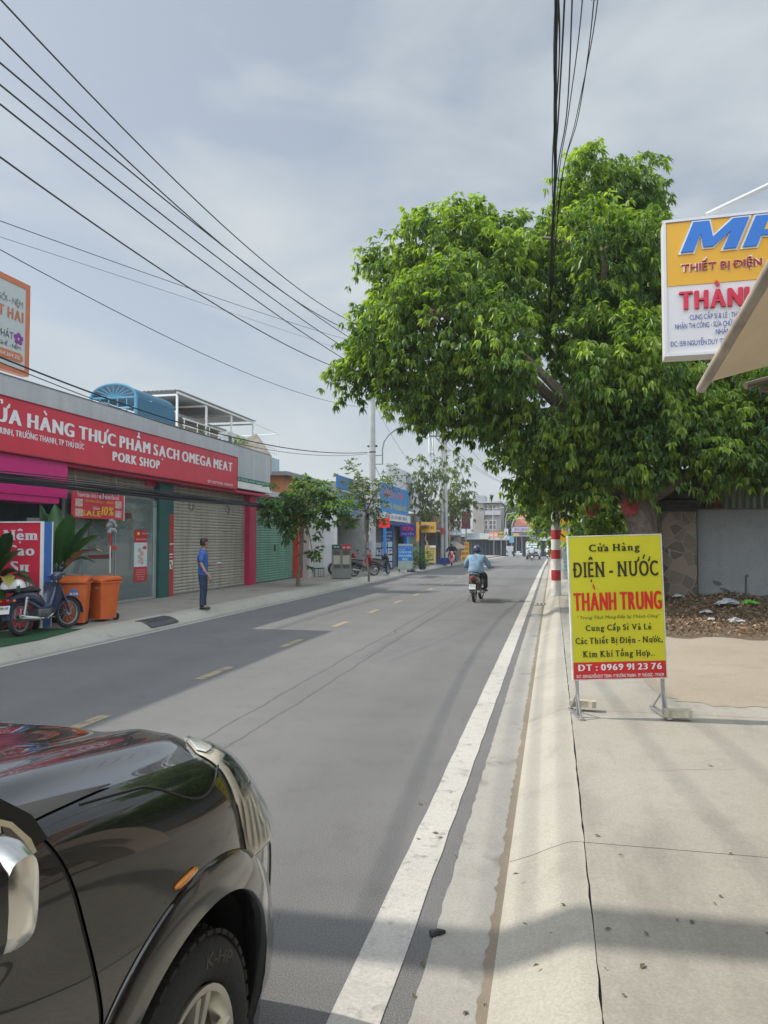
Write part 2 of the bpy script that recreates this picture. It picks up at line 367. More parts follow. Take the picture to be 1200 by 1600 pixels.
def text_on(mb, s, o, ux, uz, un, width, h, align='c', lift=.003, thick=0.0, **kw):
    """letters of cap height h fitted to width; o = where the baseline's left / centre / right is"""
    if s.startswith('~'):                            # print too small in the photo to be read: word shaped strokes
        r = random.Random(len(s)*7+int(width*100)); vs, fs, x = [], [], 0.0
        for _ in range(int(s[1:])):
            for _k in range(r.randint(2, 5)): _bar(vs, fs, x+.06, 0, x+.06+r.uniform(-.03, .1), .7, .11); x += .22
            x += .25
        w = x-.3
    else: vs, fs, w = layout(s, **kw)
    kx = width/w; ky = h/.70
    o, ux, uz, un = Vector(o), Vector(ux).normalized(), Vector(uz).normalized(), Vector(un).normalized()
    x0 = {'c': -width/2, 'l': 0, 'r': -width}[align]
    P = [o+ux*(x0+x*kx)+uz*(y*ky)+un*(lift+thick+.0045+q*.00022) for x, y, q in vs]; mb.add(P, fs)
    if thick > 0:                                    # raised letters: walls round the outline
        cnt = {}
        for f in fs:
            for i in range(len(f)):
                e = (f[i], f[(i+1) % len(f)]); k = tuple(sorted(e)); cnt[k] = cnt.get(k, 0)+1
        for (a, c), n in cnt.items():
            if n == 1: mb.quad(P[a], P[c], P[c]-un*(thick+.004), P[a]-un*(thick+.004))

# plain painted colours
white_paint = pm('white_paint', (.72, .72, .70), .5, .06)
dark_in = pm('dark_interior', (.035, .035, .037), .8, .3)
steel = pm('galvanised_steel', (.42, .43, .44), .42, .15, metal=.7)
black_rub = pm('black_rubber', (.022, .022, .023), .75, .25)
black_pl = pm('black_plastic', (.025, .025, .027), .45, .2)
chrome = pm('chrome', (.78, .78, .78), .12, 0, metal=1)
red_sign = pm('red_sign_vinyl', (.55, .028, .055), .45, .10, 1.1)
red_pl = pm('red_plastic', (.55, .02, .02), .4, .1)
white_ink = pm('white_lettering', (.72, .73, .74), .5, .05)
yellow_ink = pm('yellow_lettering', (.8, .55, .03), .5, .05)
black_ink = pm('black_lettering', (.03, .025, .012), .5, .1)
red_ink = pm('red_lettering', (.62, .02, .015), .45, .06)
blue_ink = pm('blue_lettering', (.03, .12, .5), .45, .06)

# ------------------------------------------------------------------ ground and road
def strip(name, m, x0, x1, z, y0=-30, y1=150, kind='structure', prof=None, wob=0.0, step=1.5, sub=1):
    mb = MB(); ys = [y0]
    while ys[-1] < y1: ys.append(min(y1, ys[-1]+step))
    rnd = random.Random(hash(name) % 1000 if False else len(name)*13+int(abs(x0*100)))
    pr = prof or [(x0, z), (x1, z)]
    P = []
    for y in ys:
        a, c = rnd.uniform(-wob, wob), rnd.uniform(-wob, wob)
        P.append([(px+(a if i == 0 else (c if i == len(pr)-1 else 0)), y, pz+gz(y)) for i, (px, pz) in enumerate(pr)])
    mb.grid(P); return tag(mb.build(name, m, None, smooth=prof is not None, ang=60), kind=kind)
mb = MB(); mb.grid([[(x, y, gz(y)-.05-(.0 if y < 150 else .004*(y-150)*.2)) for x in (-900, -60, -12, 0, 12, 60, 900)] for y in (-300, -30, 0, 45, 60, 80, 100, 125, 150, 200, 400, 1500)])
tag(mb.build('ground', M_earth), kind='structure')
strip('road', M_road, -7.62, -.50, 0.0, y1=152)
strip('gutter', M_gut, -.53, -.22, .004, wob=.006, step=.08, y0=-6, y1=60)
strip('gutter_silt', M_dirt, -.295, -.238, .009, wob=.011, step=.05, y0=-6, y1=60)
strip('road_edge_line', M_line, -.815, -.625, .0045, wob=.004, step=.3, y0=-20, y1=150)
strip('road_edge_line', M_line, -7.60, -7.50, .0045, wob=.004, step=.5, y0=-20, y1=150)
for k in range(-6, 30):
    strip('road_dash', M_dash, -4.47, -4.33, .0045, y0=2.85+3.02*k, y1=3.85+3.02*k, wob=.006, step=.25)
# right-hand kerb: a rolled concrete slope, cut by joints, then paving slabs
kp = [(-.262, .0), (-.245, .012), (-.20, .028), (-.12, .060), (-.03, .103), (.03, .130), (.075, .145), (.11, .150), (.146, .151)]
joints = [4.22+3.27*i for i in range(-4, 46)]
mbk, mbp = MB(), MB(); rk = random.Random(3)
for a, c in zip(joints[:-1], joints[1:]):
    ys = np.arange(a+.003, c-.003, .11).tolist()+[c-.003]
    mbk.grid([[(px+(rk.uniform(-.004, .003) if i == len(kp)-1 else 0), y, pz+gz(y)) for i, (px, pz) in enumerate(kp)] for y in ys])
    mbp.grid([[(.152+rk.uniform(-.002, .004), y, .150+gz(y)), (.5, y, .1505+gz(y)), (3.6, y, .151+gz(y))] for y in ys])
    mbp.grid([[(x, y, .150+gz(y)) for x in (3.606, 12.0)] for y in (a+.003, c-.003)])
tag(mbk.build('kerb', M_kerb, None, True, ang=70), kind='structure')
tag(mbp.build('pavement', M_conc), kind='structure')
strip('joint_gap', pm('crack_dirt', (.05, .042, .035), .95, .3, 20), -.26, 12, 0, prof=[(-.255, -.02), (-.1, .04), (.05, .125), (.15, .135), (12, .135)], y0=-8, y1=150)
# cracks: thin wandering lines in asphalt and slabs
def crack(name, m, x, y, ang, ln, wd, z, seed):
    r = random.Random(seed); L0, R0 = [], []; d = 0
    while d < ln:
        k = wd*(.35+.65*math.sin(math.pi*min(1, d/ln)))*r.uniform(.6, 1.3); nx, ny = -math.sin(ang), math.cos(ang); L0.append((x+nx*k, y+ny*k, z+gz(y))); R0.append((x-nx*k, y-ny*k, z+gz(y)))
        ang += r.uniform(-.35, .35); ang *= 1; st = r.uniform(.03, .09)*(1+abs(y)*.04); x += math.cos(ang)*st; y += math.sin(ang)*st; d += st
    mb = MB(); mb.grid([L0, R0]); tag(mb.build(name, m), kind='structure')
M_crk = pm('crack_line', (.055, .053, .05), .95, .3, 20)
for i, (x, y, a, l, w_) in enumerate(((-3.4, 13.5, .3, 2.0, .007), (-2.9, 16.5, .1, 1.6, .009), (-5.6, 11.5, 1.2, 3.0, .005))): crack('road_crack', M_crk, x, y, a, l, w_, .0025, i)
for i, (x, y, a, l, w_) in enumerate(((.55, 5.6, .4, .8, .0015),)): crack('pavement_crack', M_crk, x, y, a, l, w_, .1535, 30+i)
# dusty sand blown over the slabs
mb = MB(); rs = random.Random(5)
ring = [(1.02, 8.2), (1.5, 7.95), (2.4, 7.9), (3.5, 8.0), (6, 8.1), (9, 8.2), (9, 13.5), (6, 13.4), (4, 13.5), (2.5, 13.5), (1.55, 13.4), (1.2, 12.3), (1.05, 11), (1.12, 9.6)]
rr = []
for (a, c) in zip(ring, ring[1:]+ring[:1]):
    for k in range(6): rr.append((a[0]+(c[0]-a[0])*k/6+rs.uniform(-.09, .09), a[1]+(c[1]-a[1])*k/6+rs.uniform(-.09, .09)))
mb.add([(4, 10.5, .158)]+[(x, y, .1545) for x, y in rr], [(0, i+1, (i+1) % len(rr)+1) for i in range(len(rr))])
tag(mb.build('sand_patch', M_sand), kind='structure')
# left pavement
strip('left_gutter', M_gut, -7.80, -7.63, .0045, wob=.01, step=.4, y0=-20, y1=70)
strip('left_kerb', M_kerb, 0, 0, 0, prof=[(-7.78, .0), (-7.80, .02), (-7.9, .09), (-8.0, .135), (-8.06, .148), (-8.42, .151)], y0=-20, y1=80)
strip('left_pavement', M_lpave, -12.5, -8.42, .147, y0=-20, y1=150)
# concrete apron in sun beside the far sheds
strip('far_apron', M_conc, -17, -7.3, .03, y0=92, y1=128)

# artificial grass mat under the moped
mb = MB(); rs = random.Random(9)
pts = [(-12, 3), (-8.18, 3), (-8.2, 6), (-8.16, 9), (-8.13, 10.8), (-8.4, 12.35), (-9.1, 12.2), (-9.6, 11.6), (-12, 11.6)]
mb.add([(x, y, .157) for x, y in pts], [tuple(range(len(pts)))])
tag(mb.build('grass_mat', pm('artificial_turf', (.014, .075, .022), .95, .35, 60, bump=1.0, bscale=300)), 'green artificial grass mat on the pavement under the old blue moped', 'mat')

# drain grate on the left kerb
d0 = thing('drain_cover', 'dark slotted drain cover set into the left kerb', 'drain', (-7.95, 14.25, .10))
mb = MB(); mb.grid([[(x, y, z+dz) for x, z in ((-8.16, .154), (-8.02, .143), (-7.90, .104), (-7.79, .034))] for y, dz in ((13.7, 0), (13.71, .01), (14.84, .01), (14.85, 0))])
W('cover', mb, pm('cast_iron', (.06, .06, .062), .7, .3, 12, bump=.3), d0)
mb = MB()
for k in range(9):
    for x0, z0, x1, z1 in ((-8.12, .166, -8.03, .157), (-7.99, .149, -7.91, .123)): y = 13.82+k*.11; mb.quad((x0, y, z0), (x1, y, z1), (x1, y+.05, z1), (x0, y+.05, z0))
W('slot', mb, dark_in, d0)

# ------------------------------------------------------------------ left: the long shop building
grey_render = ground_mat('grey_render', (.47, .49, .51), (.43, .45, .47), (.50, .52, .54), .8, 60, bump=.1, grain=.04, streak=((1.2, 2.5, .12), .86))
soffit_pink = pm('magenta_cladding', (.55, .012, .17), .45, .05)
shop_pink = pm('crimson_paint', (.48, .014, .07), .5, .1, 2)
teal = pm('dark_green_paint', (.012, .085, .075), .5, .15, 2)
def shutter_mat(name, col): return ground_mat(name, col, tuple(c*.85 for c in col), tuple(c*1.1 for c in col), .5, 40, bump=.05, grain=.05, streak=((1.5, 4, .35), .72), stain=(tuple(c*.6 for c in col), 1.3, .66))
M_shb = shutter_mat('beige_shutter', (.40, .37, .315)); M_shg = shutter_mat('green_shutter', (.15, .31, .23))
def slats(mb, X, y0, y1, z0, z1, pitch=.085, dep=.022):
    n = max(2, int((z1-z0)/pitch)); P = []
    for i in range(n):
        za = z0+(z1-z0)*i/n; h = (z1-z0)/n
        P += [(za+.001, 0.0), (za+h*.3, dep), (za+h*.68, dep), (za+h*.9, .0)]
    P.append((z1, 0))
    mb.grid([[(X+d, y, z) for y in (y0, y1)] for z, d in P])
shop = thing('shop_building', 'long low shop building with grey parapet, red sign and roller shutters', 'shop', (-11, 20, .15))
mb = MB(); mb.box(-11.6, -10.67, 2, 27.5, 3.96, 5.08); mb.box(-11.6, -10.97, 27.2, 27.5, 3.55, 3.958)
mb.box(-19, -11.605, 1.9, 27.4, 4.2, 4.4)
W('parapet', mb, grey_render, shop)
mb = MB(); mb.box(-10.9, -10.655, 2, 27.53, 5.083, 5.10); W('coping', mb, pm('coping_metal', (.2, .2, .21), .5, .1), shop)
mb = MB(); mb.box(-19, -18.8, 2, 31.5, .15, 4.2); mb.box(-18.8, -11.2, 1.9, 2.1, .15, 4.2); mb.box(-18.8, -11.2, 19.3, 19.5, .15, 4.19); mb.box(-18.8, -11.2, 27.3, 27.5, .15, 4.19)
mb.box(-18.8, -17.0, 2.2, 19.2, .15, 4.18)
W('wall', mb, pm('inner_wall', (.40, .45, .45), .8, .1, 1), shop)
# soffit under the sign
mb = MB(); mb.box(-11.35, -10.65, 14.99, 27.4, 3.44, 3.53); mb.box(-11.3, -11.0, 19.0, 19.5, 3.3, 3.438); W('soffit', mb, shop_pink, shop)
mb = MB(); mb.box(-11.3, -10.64, 2, 14.97, 2.72, 3.70); mb.box(-11.3, -10.66, 2, 14.72, 2.58, 2.718); W('canopy', mb, soffit_pink, shop)
mb = MB(); slats(mb, -11.08, 14.98, 19.5, 2.98, 3.44, .09); slats(mb, -11.08, 20.45, 26.0, .17, 3.44, .095); W('shutter', mb, M_shb, shop)
mb = MB(); mb.box(-11.11, -11.02, 20.46, 26, .15, .2); mb.box(-11.12, -11.0, 15.0, 19.5, 2.90, 2.978); W('shutter_rail', mb, pm('dull_metal', (.17, .165, .155), .6, .2), shop)
mb = MB(); mb.box(-11.3, -10.9, 19.52, 20.12, .15, 3.44); mb.box(-11.28, -10.94, 20.12, 20.42, 2.55, 3.44)
W('pillar', mb, teal, shop)
mb = MB(); mb.box(-11.28, -10.93, 20.125, 20.42, .15, 2.548); W('pillar', mb, pm('red_panel', (.42, .03, .028), .5, .1), shop)
mb = MB(); mb.box(-10.929, -10.926, 20.126, 20.419, 1.66, 1.69); mb.box(-10.929, -10.926, 20.19, 20.36, .95, 1.2); mb.box(-10.929, -10.926, 20.16, 20.37, 1.36, 1.39); mb.box(-10.929, -10.926, 20.16, 20.34, 1.28, 1.30)
W('pillar_label', mb, white_ink, shop)
mb = MB(); mb.sphere((-10.922, 20.25, 1.12), .004, .05, .05); mb.sphere((-10.922, 20.3, 1.02), .004, .04, .05); W('pillar_picture', mb, pm('meat_print', (.25, .08, .06), .6, .5, 40), shop)
mb = MB(); mb.box(-11.3, -10.88, 26.02, atX(400, 900, -10.88).y, .15, 3.43); W('pillar', mb, shop_pink, shop)
# sign board
sg = MB(); sg.box(-10.65, -10.56, 2.2, 24.12, 3.54, 4.615); so = W('sign_board', sg, red_sign, shop)
mb = MB()
for z0, z1 in ((3.515, 3.538), (4.6175, 4.64)): mb.box(-10.655, -10.548, 2.2, 24.12, z0, z1)
mb.box(-10.655, -10.548, 24.122, 24.145, 3.515, 4.64)
W('sign_frame', mb, pm('dark_red_edge', (.2, .015, .02), .5, .1), shop)
U, Z, NX = (0, 1, 0), (0, 0, 1), (1, 0, 0)
mb = MB()
text_on(mb, 'CỬA HÀNG THỰC PHẨM SẠCH OMEGA MEAT', (-10.56, 23.72, 4.10), U, Z, NX, 11.55, .30, 'r', bold=.07, gap=.06)
text_on(mb, 'ĐC: 1616 NGUYỄN DUY TRINH, TRƯỜNG THẠNH, TP THỦ ĐỨC', (-10.56, 15.45, 3.87), U, Z, NX, 4.5, .125, 'r', bold=.055, gap=.05)
text_on(mb, 'PORK SHOP', (-10.56, 17.75, 3.74), U, Z, NX, 2.3, .23, 'c', bold=.075, gap=.06)
text_on(mb, 'SĐT: 0707 29 1615 - 0901 100 011', (-10.56, 23.75, 3.60), U, Z, NX, 1.9, .085, 'r', bold=.02)
W('sign_lettering', mb, white_ink, shop)
mb = MB(); mb.box(-10.63, -10.60, 24.15, 27.46, 3.84, 3.99); W('green_band', mb, pm('green_vinyl', (.01, .16, .11), .5, .08), shop)
mb = MB(); mb.box(-10.97, -10.605, 24.15, 27.48, 3.6, 3.835); W('white_band', mb, white_paint, shop)
mb = MB(); text_on(mb, 'TP. THỦ ĐỨC, TP. HCM    Hotline: 0975 13 14 15', (-10.60, 27.2, 3.875), U, Z, NX, 2.9, .07, 'r', bold=.015); W('band_lettering', mb, white_ink, shop)
# interior and glass front
mb = MB(); mb.box(-18, -11.15, 2.2, 19.3, .145, .155); W('floor', mb, pm('tile_floor', (.5, .5, .48), .3, .1), shop)
mb = MB(); mb.box(-13.3, -13.2, 16.6, 19.25, .16, 3.2); mb.box(-12.4, -12.3, 17.9, 19.2, 1.3, 2.6); mb.box(-12.9, -12.2, 15.4, 18.6, .16, 1.05, .03); W('counter', mb, pm('inner_panel', (.42, .46, .46), .5, .2, .8), shop)
mb = MB(); mb.box(-12.95, -12.15, 15.3, 18.7, 1.055, 1.12, .02); mb.box(-12.7, -12.35, 15.6, 18.2, 1.125, 1.5, .03); W('display_case', mb, pm('case_green', (.22, .36, .3), .25, .2), shop)
mb = MB(); mb.box(-11.0, -10.988, 15.35, 17.42, .2, 2.9); W('glass_panel', mb, glass_mat('shop_glass', (.80, .88, .88), grey_film=.3), shop)
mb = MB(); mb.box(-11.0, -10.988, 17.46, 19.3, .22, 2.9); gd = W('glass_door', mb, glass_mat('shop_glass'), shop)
mb = MB(); mb.box(-11.02, -10.97, 17.43, 17.455, .16, 2.9); mb.box(-11.02, -10.97, 19.31, 19.5, .16, 2.9); mb.box(-11.025, -10.965, 17.46, 19.3, .155, .215); mb.box(-11.02, -10.97, 15.3, 15.345, .16, 2.9); mb.box(-11.02, -10.97, 15.35, 17.42, .155, .19)
W('door_frame', mb, pm('aluminium', (.38, .42, .42), .4, .1, metal=.5), shop)
# poster on the glass door
ps = thing('poster', 'tall red and pale poster with a meat dish stuck on the glass door', 'poster', (-10.98, 18.75, .9))
mb = MB(); mb.box(-10.986, -10.982, 18.35, 19.02, 1.72, 2.06); mb.box(-10.986, -10.982, 18.35, 19.02, .66, 1.06); W('red_field', mb, pm('poster_red', (.45, .02, .025), .5, .1), ps)
mb = MB(); mb.box(-10.986, -10.982, 18.352, 19.018, 1.062, 1.718); W('pale_field', mb, pm('poster_pale', (.55, .66, .68), .5, .08), ps)
mb = MB()
for (y, z, r) in ((18.62, 1.52, .08), (18.74, 1.42, .1), (18.62, 1.34, .08), (18.72, 1.26, .09), (18.6, 1.2, .06), (18.76, 1.17, .08)): mb.sphere((-10.981, y, z), .003, r*1.1, r*.75, 10, 6)
W('dish', mb, pm('dish_print', (.34, .12, .1), .5, .9, 30, col2=(.75, .55, .5)), ps)
mb = MB(); mb.sphere((-10.979, 18.88, 1.58), .003, .11, .05, 10, 6); W('badge', mb, red_pl, ps)
mb = MB()
text_on(mb, 'OMEGA MEAT', (-10.982, 18.9, 1.95), U, Z, NX, .34, .04); text_on(mb, 'TINH HOA THỰC PHẨM', (-10.982, 18.69, 1.79), U, Z, NX, .52, .035)
for k, wd in enumerate((.42, .46, .5, .4, .36)): text_on(mb, ('Giao hàng tận nơi', 'Thịt sạch mỗi ngày', 'Thịt heo thảo mộc tươi', 'Tươi ngon', 'An toàn')[k], (-10.982, 18.68, .97-k*.065), U, Z, NX, wd, .026)
W('poster_lettering', mb, white_ink, ps)
mb = MB(); mb.sphere((-10.98, 18.56, 1.96), .003, .07, .045, 10, 6); W('logo', mb, yellow_ink, ps)
# price list frame seen through / on the glass
pl = thing('price_list', 'transparent price list with dark red head and foot on the shop glass', 'poster', (-10.98, 16.9, 1.2))
mb = MB(); mb.box(-10.986, -10.982, 16.25, 18.2, 2.36, 2.5); mb.box(-10.986, -10.982, 16.3, 17.32, 1.32, 1.42); mb.box(-10.986, -10.982, 16.3, 16.315, 1.42, 2.36); mb.box(-10.986, -10.982, 17.3, 17.315, 1.42, 2.36)
for k in range(9): mb.box(-10.986, -10.982, 16.34, 16.5+.1*(k % 2), 1.5+k*.09, 1.508+k*.09); mb.box(-10.986, -10.982, 17.05, 17.29, 1.5+k*.09, 1.508+k*.09)
W('print', mb, pm('dark_red_print', (.12, .015, .02), .5, .1), pl)
# hanging sale banner
bn = thing('sale_banner', 'red hanging SALE 10% banner over the shop entrance', 'banner', (-10.8, 16.2, 2.3))
mb = MB(); mb.box(-10.83, -10.815, 15.38, 17.55, 2.30, 2.915); W('panel', mb, red_sign, bn)
mb = MB(); text_on(mb, 'THAM GIA VÀO CHUỖI BÌNH ỔN GIÁ', (-10.815, 16.45, 2.80), U, Z, NX, 1.75, .085, bold=.02); text_on(mb, 'Giảm', (-10.815, 16.33, 2.52), U, Z, NX, .28, .07, italic=.3, bold=.02)
W('banner_lettering', mb, white_ink, bn)
mb = MB(); text_on(mb, 'CỬA HÀNG HEO SẠCH MỖI NGÀY', (-10.815, 16.5, 2.69), U, Z, NX, 1.25, .05); text_on(mb, 'SALE', (-10.815, 16.15, 2.36), U, Z, NX, .78, .13, bold=.035); text_on(mb, '10%', (-10.815, 16.82, 2.40), U, Z, NX, .52, .21, bold=.035, italic=.15)
W('banner_lettering', mb, yellow_ink, bn)
mb = MB()
for (y, z) in ((15.66, 2.66), (15.66, 2.43), (17.3, 2.68), (17.3, 2.44)): mb.box(-10.814, -10.812, y-.14, y+.14, z-.09, z+.09)
W('banner_picture', mb, pm('banner_photo', (.4, .12, .1), .5, .8, 25, col2=(.75, .68, .66)), bn)
mb = MB(); mb.box(-10.835, -10.81, 17.552, 17.58, 2.28, 2.92); mb.tube([(-10.82, 15.6, 2.91), (-10.9, 15.6, 3.4)], .006, 5); mb.tube([(-10.82, 17.3, 2.91), (-10.9, 17.3, 3.4)], .006, 5)
W('edge_rail', mb, white_paint, bn)
# board inside the entrance and steel railing
bd = thing('notice_board', 'plain pale grey board standing inside the shop entrance', 'board', (-11.3, 15.7, .15))
mb = MB(); mb.box(-11.4, -11.36, 14.6, 16.6, 1.1, 2.28, .01); W('panel', mb, pm('pale_board', (.42, .47, .48), .45, .06), bd)
mb = MB(); mb.box(-11.42, -11.37, 14.7, 14.75, .155, 1.098); mb.box(-11.42, -11.37, 16.45, 16.5, .155, 1.098); W('leg', mb, steel, bd)
rl = thing('steel_railing', 'low stainless steel railing across the shop entrance', 'railing', (-11.1, 15, .15))
mb = MB()
for z in (.55, .95, 1.05): mb.tube([(-11.15, 13.0, z), (-11.15, 16.6, z)], .014, 6)
for k in range(20): mb.tube([(-11.15, 13.05+k*.185, .16), (-11.15, 13.05+k*.185, 1.05)], .011, 6)
W('bars', mb, steel, rl)
# dark open bay on the left with number plate
mb = MB(); mb.box(-11.35, -11.2, 13.0, 13.35, .15, 2.58); mb.box(-11.35, -11.2, 10.6, 10.9, .15, 2.58); W('door_post', mb, pm('post_grey', (.05, .1, .1), .6, .1), shop)
mb = MB(); mb.box(-11.19, -11.17, 13.02, 13.34, 2.2, 2.47); W('number_plate', mb, dark_in, shop)
mb = MB(); text_on(mb, '616', (-11.17, 13.18, 2.28), U, Z, NX, .26, .11); W('number_lettering', mb, yellow_ink, shop)
mb = MB(); mb.box(-11.18, -11.16, 13.02, 13.6, 1.75, 2.0); W('wall_plaque', mb, red_sign, shop)
# small roof above glass: cleaning pole with duster
dp = thing('dusting_pole', 'red and white pole with a grey mop head leaning at the shop entrance', 'mop', (-10.6, 16.6, .15))
a, c = Vector((-10.55, 16.55, .3)), Vector((-10.68, 16.75, 1.98))
mb = MB(); mb.tube([a.lerp(c, t) for t in (0, .25)], .014, 8); mb.tube([a.lerp(c, t) for t in (.4, .8)], .014, 8); W('pole', mb, white_paint, dp)
mb = MB(); mb.tube([a.lerp(c, t) for t in (.251, .399)], .0145, 8); mb.tube([a.lerp(c, t) for t in (.801, 1)], [.015, .04], 8); W('pole', mb, red_pl, dp)
mb = MB(); rs = random.Random(2)
for k in range(26): 
    q = c+Vector((rs.uniform(-.08, .08), rs.uniform(-.1, .1), rs.uniform(.0, .3))); mb.sphere(q, .05, .06, .05, 7, 5)
W('mop_head', mb, pm('mop_grey', (.35, .35, .35), .9, .3, 30), dp)
mb = MB(); mb.box(-10.69, -10.685, 16.78, 17.05, 1.55, 1.64); W('tag', mb, red_pl, dp)

# neighbour bay with green shutter
sh2 = thing('shop_unit', 'narrow shop unit with closed green roller shutter and red pillars', 'shop', (-11, 29.2, .15))
mb = MB(); slats(mb, -11.08, 27.0, 31.3, .17, 3.5, .095); W('shutter', mb, M_shg, sh2)
mb = MB(); mb.box(-11.3, -10.85, 31.32, 31.95, .15, 3.45); W('pillar', mb, pm('orange_red_paint', (.55, .05, .03), .55, .1), sh2)
mb = MB(); mb.box(-18, -10.9, 27.55, 32.0, 3.53, 3.75); mb.box(-18, -17.8, 27.6, 32, .15, 3.52); W('roof', mb, grey_render, sh2)
mb = MB(); mb.box(-11.06, -11.03, 29.0, 29.12, 1.35, 1.62); W('lock', mb, black_pl, sh2)
# white wall beyond
ww = thing('white_wall', 'plain off white wall between the green shutter and the grey cabinet', 'wall', (-10.6, 33, .15))
mb = MB(); mb.box(-17, -10.55, 32.0, 34.6, .13, 3.3, .02); W('wall', mb, pm('grey_white_render', (.46, .45, .43), .85, .12, .7, bump=.1), ww)
mb = MB(); mb.box(-10.55, -10.02, 34.1, 34.6, .13, 3.28); W('pier', mb, pm('lit_white_render', (.62, .62, .62), .8, .08), ww)  # whiter colour stands in for sunlight on this end strip
# stuff at the foot of the wall
st = thing('metal_stool', 'small low black metal stool against the off white wall', 'stool', (-10.2, 32.6, .15))
mb = MB(); mb.box(-10.45, -10.15, 32.35, 33.0, .52, .56); W('seat', mb, black_pl, st)
mb = MB()
for x in (-10.43, -10.17):
    for y in (32.38, 32.97): mb.tube([(x, y, .15), (x, y, .52)], .014, 6)
W('leg', mb, black_pl, st)
ty = thing('old_tyre', 'used tyre leaning on the white pier behind the grey cabinet', 'tyre', (-9.9, 33.9, .47))
mb = MB(); mb.lathe((-9.95, 34.0, .48), (.5, -.86, .1), [(-.07, .24), (-.09, .3), (-.05, .335), (.05, .335), (.09, .3), (.07, .24), (-.07, .24)], 24); W('tyre_body', mb, black_rub, ty, True)
# billboard on the roof
bb = thing('roof_billboard', 'large grey billboard with orange border standing on the shop roof', 'billboard', (-11, 9, 5.1))
mb = MB(); mb.box(-11.15, -11.0, 3.6, 14.08, 5.30, 7.27); W('panel', mb, pm('billboard_skin', (.46, .50, .50), .5, .05, .6), bb)
orange = pm('orange_border', (.50, .16, .07), .5, .08)
mb = MB()
mb.box(-11.155, -10.99, 3.6, 14.08, 7.15, 7.275); mb.box(-11.155, -10.99, 3.6, 14.08, 5.29, 5.40); mb.box(-11.155, -10.99, 13.955, 14.085, 5.402, 7.148); mb.box(-11.155, -10.99, 3.6, 3.75, 5.402, 7.148)
W('border', mb, orange, bb)
mb = MB()
for y in (4, 7, 10, 13): mb.box(-11.4, -11.155, y, y+.08, 5.08, 7.2)
W('post', mb, steel, bb)
E0 = 13.86
mb = MB(); text_on(mb, 'CHĂN - GA - GỐI - NỆM', (-11, E0, 6.72), U, Z, NX, 1.8, .13, 'r', bold=-.004); W('billboard_lettering', mb, pm('grey_lettering', (.16, .17, .18), .5, .05), bb)
mb = MB(); text_on(mb, 'VIỆT HẢI', (-11, E0+.03, 6.40), U, Z, NX, 1.2, .23, 'r', bold=.06); W('billboard_lettering', mb, orange, bb)
mb = MB(); text_on(mb, 'THÀNH PHÁT', (-11, E0-.27, 5.97), U, Z, NX, 1.15, .15, 'r', bold=.008); text_on(mb, 'TỦ - BÀN - GHẾ - NỆM', (-11, E0-.05, 5.80), U, Z, NX, 1.35, .075, 'r'); W('billboard_lettering', mb, pm('dark_lettering', (.06, .065, .08), .5, .05), bb)
mb = MB(); mb.loft([((-10.997, 10.5, 5.63), (0, 1, 0), .004, .10), ((-10.997, E0-.05, 5.63), (0, 1, 0), .004, .10), ((-10.997, E0+.03, 5.63), (0, 1, 0), .004, .05)], 12, 2); W('pill', mb, orange, bb)
mb = MB(); text_on(mb, '0938.264.076 - 0964.264.212', (-10.992, E0-.08, 5.595), U, Z, NX, 1.6, .075, 'r'); W('billboard_lettering', mb, white_ink, bb)
mb = MB()
for k in range(5):
    a = k*2*math.pi/5+.3; mb.sphere((-10.995, E0-.11+.09*math.cos(a), 6.03+.08*math.sin(a)), .004, .065, .055, 10, 6)
W('flower_emblem', mb, pm('purple_print', (.22, .03, .26), .5, .2, 20), bb)
